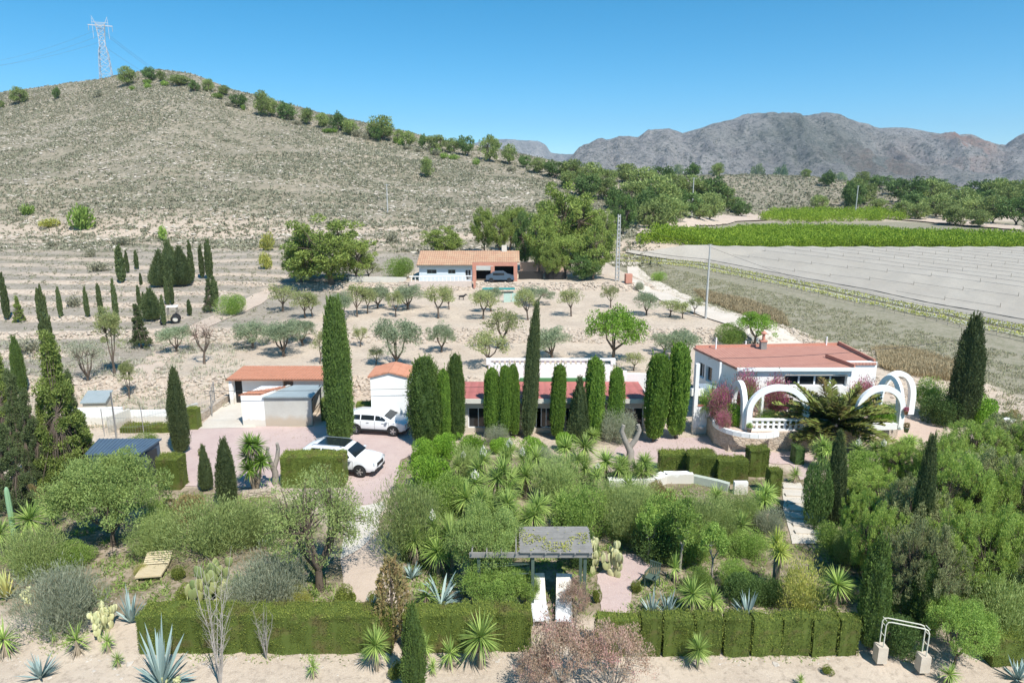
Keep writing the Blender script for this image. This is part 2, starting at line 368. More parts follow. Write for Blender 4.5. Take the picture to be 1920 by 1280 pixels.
ribbon('dirt_track', gravel('track_dust', (.62, .54, .45), (.56, .48, .39), (.70, .64, .56)), [(1400, 700), (1435, 652), (1380, 614), (1325, 597), (1262, 573), (1212, 552), (1185, 530), (1176, 505), (1178, 480)], [(1560, 700), (1535, 655), (1485, 630), (1405, 600), (1335, 573), (1268, 546), (1218, 521), (1196, 500), (1192, 480)], 80, .12)
ribbon('farm_path', dirt, [(225, 720), (290, 660), (350, 620), (440, 570), (500, 540)], [(285, 720), (310, 680), (372, 632), (460, 585), (530, 548)], 50, .05)

# ------------------------------------------------------------------ mountains
def rock_mat():
    m, nt, b = newmat('mountain_rock'); v = pos(nt)
    n1 = noise(nt, v, .008, 8, .65); n2 = noise(nt, v, .045, 6, .75, (1, 1, .6)); n3 = noise(nt, v, .0016, 4, .5); n4 = noise(nt, v, .11, 5, .75)
    c = mixc(nt, ramp(nt, n1, .38, .62), (.52, .48, .44), (.36, .335, .315)); c = mixc(nt, ramp(nt, n2, .50, .62), c, (.21, .21, .19))
    c = mixc(nt, ramp(nt, n3, .52, .66, (0, 0, 0), (.6, .6, .6)), c, (.10, .12, .08)); c = mixc(nt, ramp(nt, n4, .54, .60), c, (.10, .115, .085)); c = mixc(nt, ramp(nt, noise(nt, v, .06, 6, .8, (1, 1, 3)), .56, .66), c, (.56, .51, .46))
    c = mixc(nt, attr(nt, 'red'), c, mixc(nt, ramp(nt, n2, .4, .6), (.46, .20, .12), (.42, .32, .26)))
    nt.links.new(c, b.inputs['Base Color']); b.inputs['Roughness'].default_value = .95; b.inputs['Specular IOR Level'].default_value = .1
    bump(nt, b, noise(nt, v, .02, 9, .75, (1, 1, 2)), 1, 40); return m
rockm = rock_mat()
def mountain(name, pts, Y0, Y1, px0, px1, amp, seed, nu=640, nt_=170):
    px = np.linspace(px0, px1, nu); py = np.interp(px, [p[0] for p in pts], [p[1] for p in pts]); py = py+4+(fbm(px/40, px*0, seed, 5)-.5)*3
    Yc = Y0+(Y1-Y0)*(.72+.2*(fbm(px/160, px*0+3, seed, 3)-.5))
    zc = np.array([zrow(a, b) for a, b in zip(Yc, py)])
    s = np.array([(p-960)/F*depth(a, z)/a for p, a, z in zip(px, Yc, zc)])
    t = np.linspace(0, 1.6, nt_)[:, None]; Y = Y0+(Yc[None]-Y0)*t; X = s[None]*Y
    shape = np.where(t < 1, .12*t+.88*ss(0, 1, t)**.9, np.cos(np.clip((t-1)/.6, 0, 1)*pi/2))
    rid = 1-np.abs(fbm(X/(amp*7), Y/(amp*16), seed+5, 5)*2-1)*2
    rid2 = 1-np.abs(fbm(X/(amp*2.2), Y/(amp*5), seed+15, 4)*2-1)*2
    Z = -6+(zc[None]+6)*shape + (rid*amp*1.5+rid2*amp*.7-amp*1.1)*np.sin(np.clip(t, 0, 1)*pi)**.8*np.clip(zc[None]/150, .2, 1)
    q = np.arange(nt_-1)[:, None]*nu+np.arange(nu-1)[None]
    o = MB().add(np.stack([X, Y, Z], -1).reshape(-1, 3), np.stack([q, q+1, q+nu+1, q+nu], -1).reshape(-1, 4)).build(name, rockm, smooth=True)
    pxs = np.broadcast_to(px[None], X.shape); red = np.exp(-((pxs-1825)/52)**2-((t-.62)/.17)**2)*1.5*(fbm(X/50, Z/30, 5, 4) > .42)+np.exp(-((pxs-1700)/120)**2-((t-.45)/.15)**2)*.5*(fbm(X/60, Z/40, 6, 4) > .45)
    a = o.data.attributes.new('red', 'FLOAT', 'POINT'); a.data.foreach_set('value', np.clip(red*.55, 0, .6).astype(np.float32).ravel())
    tag(o, kind='structure')
mountain('mountains', [(1020, 330), (1060, 300), (1090, 281), (1110, 270), (1140, 264), (1195, 257), (1215, 242), (1255, 237), (1280, 246), (1340, 228), (1400, 220), (1480, 218), (1560, 219), (1600, 223), (1650, 236), (1700, 235), (1760, 246), (1820, 252), (1870, 266), (1885, 270), (1905, 258), (1940, 246), (2050, 240), (2300, 260), (2700, 300)], 1500, 2900, 1020, 2700, 42, 3)
mountain('mountains_far', [(500, 330), (700, 300), (860, 268), (920, 260), (960, 259), (1008, 260), (1024, 268), (1032, 282), (1062, 286), (1090, 287), (1160, 300), (1300, 330)], 4200, 5600, 500, 1300, 42, 11, 220, 60)
# ================================================================== plants
rg = np.random.default_rng(11)
bark = plain('bark', (.16, .12, .09), .9, (.09, .07, .05), 2.5, bmp=.5)
bark_grey = plain('bark_grey', (.36, .32, .27), .9, (.24, .21, .18), 3, bmp=.5)
deadwood = plain('dead_leaf_skirt', (.33, .27, .19), .9, (.22, .17, .12), 4)
m_cyp = leafm('cypress_leaf', (.045, .075, .022), (.11, .165, .035), .22, .15)
m_cypd = leafm('cypress_leaf_dark', (.045, .065, .028), (.10, .125, .045), .2, .15)
m_cypt = leafm('trimmed_cypress_leaf', (.055, .105, .018), (.14, .22, .03), .18, .15)
m_hedge = leafm('hedge_leaf', (.06, .085, .017), (.22, .25, .05), .15, .2, c3=(.17, .15, .055))
m_pine = leafm('pine_needles', (.085, .125, .028), (.24, .29, .07), .22, .25)
m_pineb = leafm('young_pine_needles', (.13, .19, .035), (.36, .45, .11), .14, .45)
m_pinef = leafm('distant_pine_needles', (.095, .13, .04), (.23, .275, .09), .2, .3)
m_pineg = leafm('greyish_pine_needles', (.12, .13, .055), (.27, .29, .13), .12, .3)
m_pined = leafm('dark_pine_needles', (.045, .085, .025), (.12, .18, .05), .2, .2)
m_olive = leafm('olive_leaf', (.13, .165, .09), (.27, .31, .19), .15, .3)
m_almond = leafm('almond_leaf', (.15, .18, .065), (.30, .31, .13), .2, .35)
m_bright = leafm('bright_shrub_leaf', (.09, .17, .02), (.22, .36, .045), .18, .3)
m_light = leafm('light_shrub_leaf', (.12, .17, .045), (.28, .35, .11), .1, .35)
m_mid = leafm('garden_shrub_leaf', (.09, .15, .03), (.26, .355, .08), .25, .3)
m_grey = leafm('grey_shrub_leaf', (.17, .19, .12), (.32, .33, .23), .2, .3)
m_broom = leafm('broom_leaf', (.14, .185, .055), (.30, .355, .125), .22, .3)
m_yel = leafm('yellow_shrub_leaf', (.20, .22, .05), (.40, .38, .10), .15, .3)
m_rust = leafm('rusty_shrub_leaf', (.26, .16, .08), (.22, .22, .09), .15, .3)
m_pink = leafm('tamarisk_leaf', (.36, .22, .18), (.26, .22, .14), .1, .3, c3=(.60, .34, .31))
m_bract = leafm('bougainvillea_bract', (.48, .09, .26), (.24, .22, .09), .1, .35, c3=(.22, .19, .10))
m_yucca = leafm('yucca_leaf', (.09, .155, .03), (.34, .43, .12), .18, .25, .5)
m_yucy = leafm('yellow_yucca_leaf', (.20, .26, .04), (.40, .43, .11), .12, .25, .5)
m_agave = leafm('agave_leaf', (.14, .20, .185), (.26, .33, .31), .1, .05, .5)
m_agavy = leafm('yellow_agave_leaf', (.38, .33, .10), (.25, .28, .11), .1, .05, .5)
m_pear = leafm('prickly_pear_skin', (.13, .17, .06), (.26, .27, .11), .12, .02, .55)
m_peary = leafm('pale_prickly_pear_skin', (.27, .28, .13), (.45, .43, .24), .1, .02, .55)
m_cact = leafm('column_cactus_skin', (.13, .22, .12), (.20, .30, .18), .1, .0, .55)
m_flow = leafm('cream_flower', (.46, .44, .36), (.54, .53, .48), .05, .2)
m_frond = leafm('frond_leaf', (.12, .105, .03), (.20, .26, .06), .1, .2, c3=(.26, .19, .07))
m_scrub = leafm('scrub_leaf', (.155, .15, .10), (.235, .225, .155), .1, .1)
m_vine = leafm('vine_leaf', (.10, .165, .015), (.27, .35, .04), .1, .3)
m_straw = leafm('dry_grass', (.36, .29, .17), (.25, .20, .12), .1, .3)
m_twig = plain('pale_twig', (.40, .36, .32), .9, (.28, .25, .22), 5)

def sph(n, rng):
    v = rng.normal(size=(n, 3)); return v/np.linalg.norm(v, axis=1)[:, None]
PR = {}
def proto(key, name, cat, w, h, parts, group):
    PR.setdefault(key, []).append(dict(name=name, cat=cat, w=w, h=h, parts=parts, group=group))
def place(key, px, by, ty, wpx, label, v=None, rz=None, group=None, flat=1.0, sink=0.0):
    """stand a plant at a photo pixel (foot row by, top row ty, width wpx)"""
    x, y, z = P(px, by); return stand(key, x, y, z-sink, zrow(y, ty)-z+sink, wpx*depth(y, z+1)/F, label, v, rz, group, flat)
_cnt = {}
WS = dict(tallfat=.63, fat=.72, trim=.76, spire=.72, farc=.78, cone=.85, feather=.85, yucca=1.15, olive=1.25, agave=.86, almond=1.2, bigalmond=1.15, pine=1.04, yuccaf=1.12, yucca3=1.15)
def stand(key, x, y, z, h, w, label, v=None, rz=None, group=None, flat=1.0):
    ps = PR[key]; k = _cnt.get(key, 0); _cnt[key] = k+1
    p = ps[(k if v is None else v) % len(ps)]
    rz = float(rg.uniform(0, 2*pi)) if rz is None else rz
    w *= WS.get(key, 1); sc3 = (w/p['w'], w/p['w']*flat, h/p['h'])
    parts = p['parts']
    if len(parts) == 1: o = bpy.data.objects.new(p['name'], parts[0][1]); col.objects.link(o)
    else:
        o = empty(p['name'], (x, y, z))
        for nm, me, sub in parts:
            c = bpy.data.objects.new(nm, me); col.objects.link(c); c.parent = o
            for n2, m2 in sub:
                d = bpy.data.objects.new(n2, m2); col.objects.link(d); d.parent = c
    j = (key in ('olive', 'almond', 'bigalmond', 'spire', 'trim', 'pinefar', 'pine'))*(.03 if key in ('spire', 'trim') else .10); o.location = (x, y, z); o.rotation_euler = (float(rg.normal())*j, float(rg.normal())*j, rz); o.scale = (sc3[0], sc3[1]*(1+float(rg.uniform(-.18, .18))*(j > .05)), sc3[2])
    return tag(o, label, p['cat'], group or p['group'])

# --- cypress family
def cyp_crown(h, r, prof, n, ls, mat_, seed, rough=.22, spread=.45, base=.25, core=True):
    rng = np.random.default_rng(seed); mb = MB(); pt = np.array(prof)
    def rad(t, th): return r*np.interp(t, pt[:, 0], pt[:, 1])*(1-rough*.5+rough*fbm(np.cos(th)*2.6+th*.3+3, np.sin(th)*2.6+t*h*.55, seed, 3)*1.6)
    t = rng.uniform(0, 1, n*2); w = np.interp(t, pt[:, 0], pt[:, 1]); t = t[rng.uniform(0, 1, n*2) < w/w.max()][:n]; k = len(t)
    th = rng.uniform(0, 2*pi, k); q = rng.uniform(.80, 1.06, k)+.16*(rng.uniform(0, 1, k) > .88); rr = rad(t, th)*q
    Pt = np.c_[rr*np.cos(th), rr*np.sin(th), base+t*(h-base)]
    D = np.c_[np.cos(th), np.sin(th), np.zeros(k)]*spread+np.array([0, 0, 1])+rng.normal(size=(k, 3))*.35
    cl = fbm(th*2.2, t*h*2.2, seed+9, 2)
    mb.leaves(Pt, D, ls, ls*.5, rng, np.clip(rng.uniform(0, 1, k)*.6+cl*.5-.05, 0, 1))
    ns = int(26*h*r*2); t0 = rng.uniform(.04, .97, ns); a0 = rng.uniform(0, 2*pi, ns); per = 26; si = np.repeat(np.arange(ns), per); u = rng.uniform(0, 1, ns*per); ln = rng.uniform(.10, .30, ns)*(h/5)**.5; r0 = rad(t0, a0)*.93
    Pt = np.c_[(r0[si]+ln[si]*.45*u)*np.cos(a0[si]), (r0[si]+ln[si]*.45*u)*np.sin(a0[si]), base+t0[si]*(h-base)+ln[si]*1.5*u]+rng.normal(size=(ns*per, 3))*.035*(1-.6*u[:, None])
    mb.leaves(Pt, np.c_[np.cos(a0[si])*.3, np.sin(a0[si])*.3, np.ones(ns*per)]+rng.normal(size=(ns*per, 3))*.25, ls*.9, ls*.4, rng, np.clip(rng.uniform(.2, 1, ns)[si]*.8+.2*u, 0, 1))
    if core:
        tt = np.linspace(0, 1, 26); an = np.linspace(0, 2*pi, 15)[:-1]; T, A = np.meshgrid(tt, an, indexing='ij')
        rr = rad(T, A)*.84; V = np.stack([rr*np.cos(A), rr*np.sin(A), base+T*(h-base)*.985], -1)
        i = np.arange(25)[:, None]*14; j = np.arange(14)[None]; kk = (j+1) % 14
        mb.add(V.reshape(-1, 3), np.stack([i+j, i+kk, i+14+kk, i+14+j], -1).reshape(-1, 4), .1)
    return mb.mesh('crown', mat_)
def trunkm(h, r, mat_=None, lean=0): return MB().tube([(0, 0, -.15), (lean*.3, 0, h*.5), (lean, 0, h)], [r*1.25, r, r*.6], 8).mesh('trunk', mat_ or bark, True)
SPIRE = [(0, .55), (.08, .85), (.3, 1), (.6, .88), (.8, .6), (.93, .28), (1, .03)]
COLUMN = [(0, .72), (.06, .9), (.4, 1), (.8, .98), (.93, .82), (.98, .5), (1, .1)]
CONE = [(0, .8), (.08, 1), (.3, .92), (.55, .68), (.8, .36), (.95, .12), (1, .02)]
FLAT = [(0, .5), (.05, .75), (.15, .9), (.6, 1), (.93, 1), (.975, .9), (.995, .55), (1, .05)]
TALL = [(0, .6), (.08, .9), (.3, 1), (.65, .97), (.85, .78), (.95, .5), (1, .08)]
TRIM = [(0, .55), (.06, .8), (.3, 1), (.7, .97), (.86, .85), (.95, .6), (1, .12)]
GC = 'columnar cypresses of the garden'
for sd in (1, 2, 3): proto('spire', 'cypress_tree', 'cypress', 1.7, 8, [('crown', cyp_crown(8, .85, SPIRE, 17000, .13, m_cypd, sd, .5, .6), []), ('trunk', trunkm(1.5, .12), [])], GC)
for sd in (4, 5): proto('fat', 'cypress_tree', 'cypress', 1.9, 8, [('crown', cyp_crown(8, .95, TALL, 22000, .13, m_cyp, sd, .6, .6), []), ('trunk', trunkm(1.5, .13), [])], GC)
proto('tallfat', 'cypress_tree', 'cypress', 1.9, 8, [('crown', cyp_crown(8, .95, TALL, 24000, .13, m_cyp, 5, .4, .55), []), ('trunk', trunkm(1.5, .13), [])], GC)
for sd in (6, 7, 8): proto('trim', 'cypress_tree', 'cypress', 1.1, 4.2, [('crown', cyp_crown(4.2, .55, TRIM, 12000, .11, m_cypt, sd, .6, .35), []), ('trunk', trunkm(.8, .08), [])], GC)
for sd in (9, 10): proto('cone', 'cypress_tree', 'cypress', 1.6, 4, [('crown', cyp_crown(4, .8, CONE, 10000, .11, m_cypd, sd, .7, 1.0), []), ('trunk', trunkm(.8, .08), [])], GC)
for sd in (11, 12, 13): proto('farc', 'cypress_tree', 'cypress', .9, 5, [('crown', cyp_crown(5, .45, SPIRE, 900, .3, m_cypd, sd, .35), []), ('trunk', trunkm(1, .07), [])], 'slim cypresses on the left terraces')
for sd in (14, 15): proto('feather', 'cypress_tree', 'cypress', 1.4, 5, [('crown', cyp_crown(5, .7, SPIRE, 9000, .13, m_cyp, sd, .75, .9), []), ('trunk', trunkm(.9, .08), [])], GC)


proto('brownc', 'half_dead_conifer', 'conifer', 1.1, 4, [('crown', cyp_crown(4, .55, SPIRE, 2600, .14, m_rust, 18, 1.0, .9, .4, False), []), ('trunk', trunkm(3.6, .06), [])], GC)
# --- broad trees made of clumps on limbs
def tree(seed, h, w, trunk_h, n_clump, per, ls, clump_r, mat_, tm=None, flat=.75, aspect=.35, tr=.13, fork=3, low=False, elong=1.0, jitter=.6, droop=0, cone=0, lump=.0):
    rng = np.random.default_rng(seed); tb = MB(); lean = rng.uniform(-.25, .25, 2)*trunk_h*.5
    top = np.array([lean[0], lean[1], trunk_h]); tb.tube([(0, 0, -.15), (lean[0]*.35, lean[1]*.35, trunk_h*.5), top], [tr*1.35, tr, tr*.85], 8)
    cc = np.array([lean[0]*.5, lean[1]*.5, (h+trunk_h*.8)/2]); ax = np.array([w/2-clump_r*.6, w/2-clump_r*.6, (h-trunk_h*.8)/2-clump_r*.4])
    d = sph(n_clump, rng); rr = rng.uniform(.35, 1, n_clump)**.5; d[:, 2] = np.where(d[:, 2] < (-1.1 if low else -.45), -d[:, 2]*.6, d[:, 2])
    if cone:
        tz = rng.uniform(0, 1, n_clump)**1.3; az_ = rng.uniform(0, 2*pi, n_clump); q_ = rng.uniform(.3, 1, n_clump)**.5*(1-.88*tz)*(1+.25*np.sin(tz*22)); d = np.c_[np.cos(az_)*q_, np.sin(az_)*q_, tz*2-1]; rr = np.ones(n_clump)
    C = cc+d*rr[:, None]*ax*(1+rng.normal(size=(n_clump, 1))*.10)*(1+lump*2*(vn(d[:, :1]*2.2+seed, d[:, 2:]*2.2+d[:, 1:2]*1.7, seed)-.5))
    forks = []
    for i in range(fork):
        a = 2*pi*i/fork+rng.uniform(-.4, .4); q = cc+np.array([cos(a), sin(a), -.15])*ax*.42; forks.append(q)
        m_ = (top+q)/2+np.array([cos(a), sin(a), -.3])*ax*.10; tb.tube([top-[0, 0, .05], m_, q], [tr*.7, tr*.5, tr*.36], 6)
    for c in C:
        f = min(forks, key=lambda q: np.linalg.norm(q-c)); m_ = (f+c)/2+rng.normal(size=3)*.12*clump_r
        tb.tube([f, m_, c], [tr*.3, tr*.17, tr*.06], 4, cap=False)
    lb = MB(); n = n_clump*per; ci = np.repeat(np.arange(n_clump), per)
    dd = sph(n, rng); rad = clump_r*rng.uniform(.25, 1, n)**.6*(.7+.6*rng.uniform(0, 1, n_clump))[ci]
    Pt = C[ci]+dd*rad[:, None]*np.array([1, 1, flat])*(1+jitter*.0)
    Pt[:, 2] = np.maximum(Pt[:, 2], .1)
    D = dd*.8+rng.normal(size=(n, 3))*.7+np.array([0, 0, elong*.5-droop]); ct = rng.uniform(0, 1, n_clump)
    lb.leaves(Pt, D, ls, ls*aspect, rng, np.clip(.45*ct[ci]+.6*rng.uniform(0, 1, n), 0, 1))
    return [('crown', lb.mesh('crown', mat_), []), ('trunk', tb.mesh('trunk', tm or bark, True), [])]
GP = 'pines around the far house'
for sd in (20, 21, 22): proto('pine', 'pine_tree', 'pine tree', 7, 6.5, tree(sd, 6.5, 7, 1.0, 96, 140, .27, .70, m_pine, tr=.2, low=True, flat=.72, lump=.22), GP)
for sd in (23, 24): proto('pined', 'pine_tree', 'pine tree', 6, 6.5, tree(sd, 6.5, 6, .9, 80, 140, .27, .70, m_pined, tr=.2, low=True, flat=.72, lump=.22), GP)
for sd in (25, 26, 27): proto('pinefar', 'pine_tree', 'pine tree', 6, 5.2, tree(sd, 5.2, 6, .5, 40, 55, .50, .95, m_pinef if sd != 26 else m_pined, tr=.16, low=True), 'pines on the hill ridge')
for sd in (28, 29, 30): proto('pineyoung', 'young_pine_tree', 'pine tree', 4.5, 5.0, tree(sd, 5.0, 4.5, .5, 330, 100, .15, .20, m_pineb if sd != 29 else m_pineg, tr=.11, aspect=.2, elong=2.8, low=True, flat=1.6), 'bright young pines at the right edge')
GO = 'orchard trees'
for sd in (31, 32, 33): proto('olive', 'olive_tree', 'olive tree', 4.2, 3.4, tree(sd, 3.4, 4.2, .55, 42, 170, .15, .55, m_olive, tr=.13, fork=4), GO)
for sd in (34, 35, 36, 37): proto('almond', 'almond_tree', 'almond tree', 3.2, 3.4, tree(sd, 3.4, 3.2, .9, 32, 70, .14, .48, m_almond, tr=.09, fork=4, aspect=.5), GO)
for sd in (38, 39): proto('bigalmond', 'almond_tree', 'almond tree', 6, 4.4, tree(sd, 4.4, 6, 1.1, 55, 130, .17, .62, m_bright, tr=.16, fork=4, aspect=.5), GO)
for sd in (41,): proto('bare', 'bare_tree', 'bare tree', 3.6, 3.8, tree(sd, 3.8, 3.6, 1.0, 60, 16, .10, .5, m_pink, tr=.11, fork=5), GO)
for sd in (43,): proto('barebush', 'bare_bush', 'bush', 3.6, 3.4, tree(sd, 3.4, 3.6, .35, 70, 40, .10, .5, m_grey, tr=.10, fork=6), 'garden shrubs')
for sd in (44,): proto('poplar', 'poplar_tree', 'poplar tree', 2.2, 6.2, tree(sd, 6.2, 2.2, 1.2, 50, 130, .13, .42, m_almond, tr=.10, fork=3, elong=2), GO)
for sd in (45,): proto('fineolive', 'sparse_olive_tree', 'olive tree', 4.6, 4.4, tree(sd, 4.4, 4.6, .8, 150, 95, .10, .42, m_broom, tr=.17, fork=7, tm=bark, elong=1.6), 'garden trees')
for sd in (46, 47): proto('oleander', 'oleander_tree', 'shrub', 2.2, 3.0, tree(sd, 3.0, 2.2, 1.1, 30, 140, .15, .36, m_mid, tm=bark_grey, tr=.07, aspect=.3), 'garden trees')

for sd in (16, 17): proto('loose', 'conifer_tree', 'conifer', 3.0, 7, tree(sd, 7, 3.0, .6, 190, 120, .15, .33, m_cypd if sd == 16 else m_pine, tr=.12, low=True, cone=1, elong=1.5), 'loose conifers at the left edge')
# --- shrubs (single mesh)
def shrub(seed, h, w, n, ls, mat_, up=.6, lobes=9, aspect=.4, shell=.55, wisp=0, flowers=0):
    rng = np.random.default_rng(seed); mb = MB(); lc = rng.uniform(-1, 1, (lobes, 3))*np.array([w*.27, w*.27, 0]); lc[:, 2] = rng.uniform(.25, .62, lobes)*h*.9
    lr = rng.uniform(.16, .36, lobes)*min(w, h*1.3); lc[0] = (0, 0, h*.55); lr[0] = min(w, h)*.40
    li = rng.integers(0, lobes, n); d = sph(n, rng); Pt = lc[li]+d*(lr[li]*rng.uniform(shell, 1, n)**.5)[:, None]
    Pt = Pt[Pt[:, 2] > .02]; k = len(Pt); li = li[:k]
    sc_ = (Pt-[0, 0, 0]); out = Pt/np.array([w/2, w/2, h]); out = out/(np.linalg.norm(out, axis=1)[:, None]+.01)
    D = out*.6+np.array([0, 0, up])+rng.normal(size=(k, 3))*.5
    if wisp: Pt = Pt+D/np.linalg.norm(D, axis=1)[:, None]*(rng.uniform(0, 1, k)**3*wisp)[:, None]
    t = rng.uniform(0, 1, k); mb.leaves(Pt, D, ls, ls*aspect, rng, t)
    for i in range(14):
        a = rng.uniform(0, 2*pi); q = lc[rng.integers(0, lobes)]; mb.tube([(cos(a)*.06*w, sin(a)*.06*w, -.05), q*.55, q], [.03, .02, .008], 4, .0, False)
    ms = [(None, mb.mesh('shrub', mat_), [])]
    return ms
def shr(key, name, cat, w, h, parts): proto(key, name, cat, w, h, parts, 'garden shrubs')
for sd in (50, 51, 52): shr('bush', 'leafy_shrub', 'shrub', 2.4, 1.8, shrub(sd, 1.8, 2.4, 13000, .07, m_mid, lobes=14))
for sd in (53, 54): shr('bushb', 'leafy_shrub', 'shrub', 2.2, 1.4, shrub(sd, 1.4, 2.2, 9500, .08, m_bright, aspect=.5, lobes=14))
for sd in (55, 56, 57): shr('broom', 'broom_shrub', 'shrub', 2.4, 1.7, shrub(sd, 1.7, 2.4, 15000, .10, m_broom, .7, aspect=.16, wisp=.4, lobes=15))
for sd in (58, 59): shr('greybush', 'grey_shrub', 'shrub', 2.2, 1.3, shrub(sd, 1.3, 2.2, 13000, .10, m_grey, .8, aspect=.14, wisp=.35, lobes=13))
shr('yelbush', 'yellow_shrub', 'shrub', 2.0, 1.8, shrub(60, 1.8, 2.0, 9000, .08, m_yel, .9, aspect=.25, wisp=.2))
shr('rust', 'rusty_shrub', 'shrub', 2.4, .9, shrub(61, .9, 2.4, 6000, .07, m_rust))
for sd in (62, 63, 64): shr('bigbush', 'large_bush', 'bush', 5.0, 3.2, tree(sd, 3.2, 5.0, .45, 150, 240, .085, .45, m_mid, tr=.09, fork=7, aspect=.45))
shr('lightbush', 'large_bush', 'bush', 5.0, 3.0, tree(65, 3.0, 5.0, .5, 170, 240, .085, .42, m_light, tr=.09, fork=8, aspect=.45, elong=1.5))
for sd in (66, 67): shr('ball', 'round_shrub', 'shrub', 1.0, .9, shrub(sd, .9, 1.0, 4200, .06, m_hedge, lobes=5))
shr('darkbush', 'dark_shrub', 'shrub', 3.0, 2.4, shrub(68, 2.4, 3.0, 12000, .12, m_pined))
for sd in (69, 70): proto('farbush', 'hillside_bush', 'bush', 2.4, 1.7, shrub(sd, 1.7, 2.4, 700, .3, m_mid), 'bushes scattered on the hillside')
proto('farbushy', 'hillside_bush', 'bush', 2.4, 1.7, shrub(71, 1.7, 2.4, 700, .3, m_yel), 'bushes scattered on the hillside')
proto('farbushd', 'hillside_bush', 'bush', 2.4, 1.7, shrub(72, 1.7, 2.4, 700, .3, m_scrub), 'bushes scattered on the hillside')
for sd in (73, 74, 75): shr('tamarisk', 'tamarisk_shrub', 'shrub', 2.6, 2.0, tree(sd, 2.0, 2.6, .15, 90, 75, .07, .26, m_pink, tm=bark_grey, tr=.05, fork=8, aspect=.4, elong=2))
proto('bract', 'bougainvillea', 'climber', 2.4, 1.6, shrub(76, 1.6, 2.4, 6000, .09, m_bract, .6, lobes=16, aspect=.6, wisp=.55), 'bougainvillea round the terrace')

# --- spiky plants
def rosette(mb, c, n, L, Wd, rng, lo=-.5, hi=1.45, droop=.2, tilt=(0, 0), tint=None, taper=.75):
    az = rng.uniform(0, 2*pi, n); s0, s1 = sin(lo), sin(hi); el = np.arcsin(rng.uniform(s0, s1, n))
    D = np.c_[np.cos(az)*np.cos(el), np.sin(az)*np.cos(el), np.sin(el)]+np.array([tilt[0], tilt[1], 0])
    Ln = L*rng.uniform(.8, 1.1, n); mb.blades(np.array(c)+D*.03, D, Ln, Wd, rng, droop*np.cos(el), tint, taper)
def yucca(seed, h, w, heads, n, mat_, flower=0, Wd=.04, skirt=True):
    rng = np.random.default_rng(seed); tb = MB(); lb = MB(); fb = MB(); L = w*.5 if heads == 1 else w*.33; tops = []
    for i in range(heads):
        a = 2*pi*i/max(1, heads)+rng.uniform(-.5, .5); r = 0 if heads == 1 else (w*.5-L*.8)*rng.uniform(.6, 1)
        if i == 0: r *= .15
        z = max(.12, (h-L*.9)*(1 if heads == 1 or i == 0 else rng.uniform(.5, .92)))
        q = np.array([cos(a)*r, sin(a)*r, z]); tops.append(q)
        tb.tube([(0, 0, -.1), (q[0]*.6, q[1]*.6, z*.4), q], [.10, .075, .065], 7)
        rosette(lb, q, n, L, Wd, rng, -.55, 1.5, .14, (q[0]*.15, q[1]*.15))
        if skirt and z > .35: rosette(tb, q-[0, 0, .1], 30, L*.8, Wd, rng, -1.4, -.45, .2, tint=.5)
        if i < flower:
            k = 170; t = rng.uniform(0, 1, k); rr = .13*np.sin(np.clip(t+.12, 0, 1)*pi)**.7; an = rng.uniform(0, 2*pi, k)
            fb.leaves(q+np.c_[rr*1.2*np.cos(an), rr*1.2*np.sin(an), L*.28+t*.42], sph(k, rng), .06, .045, rng)
    ps = [('leaf_rosette', lb.mesh('leaf_rosette', mat_), []), ('trunk', tb.mesh('trunk', deadwood), [])]
    if flower: ps.append(('flower_spike', fb.mesh('flower_spike', m_flow), []))
    return ps
GY_ = 'yuccas of the garden'
for sd in (80, 81, 82): proto('yucca', 'yucca', 'yucca', 1.5, 1.5, yucca(sd, 1.5, 1.5, 1, 170, m_yucca), GY_)
for sd in (83, 84): proto('yuccas', 'small_yucca', 'yucca', 1.0, .8, yucca(sd, .8, 1.0, 1, 95, m_yucca, Wd=.032), GY_)
for sd in (85, 86): proto('yucca3', 'many_headed_yucca', 'yucca', 2.4, 2.2, yucca(sd, 2.2, 2.4, 5, 130, m_yucca), GY_)
for sd in (87, 88): proto('yuccaf', 'flowering_yucca', 'yucca', 2.0, 2.0, yucca(sd, 2.0, 2.0, 3, 130, m_yucca, 1), GY_)
proto('yuccay', 'yellow_yucca', 'yucca', 1.8, 2.2, yucca(89, 2.2, 1.8, 3, 110, m_yucy), GY_)
proto('yuccab', 'large_yucca', 'yucca', 2.0, 2.9, yucca(90, 2.9, 2.0, 5, 120, m_cypt, Wd=.055), GY_)
def agave(seed, w, h, n, Wd, mat_, lo=.15, hi=1.35, droop=.25):
    rng = np.random.default_rng(seed); mb = MB(); rosette(mb, (0, 0, .02), n, h, Wd, rng, lo, hi, droop, taper=.85, tint=rng.uniform(0, 1, n))
    # a second skin slightly turned gives the leaves body
    return [(None, mb.mesh('agave', mat_), [])]
GA = 'agaves of the garden'
for sd in (91, 92): proto('agave', 'blue_agave', 'agave', 2.3, 1.35, agave(sd, 2.3, 1.4, 46, .17, m_agave, .1, 1.4, .12), GA)
proto('agaves', 'blue_agave', 'agave', 1.4, .9, agave(93, 1.4, .9, 34, .11, m_agave, .4, 1.4, .1), GA)
proto('agavel', 'blue_agave', 'agave', 2.0, 1.3, agave(94, 2.0, 1.3, 34, .13, m_agave, .2, 1.2, .5), GA)
proto('agavey', 'yellow_agave', 'agave', 1.4, 1.0, agave(95, 1.4, 1.0, 34, .13, m_agavy, .5, 1.45, .15), GA)
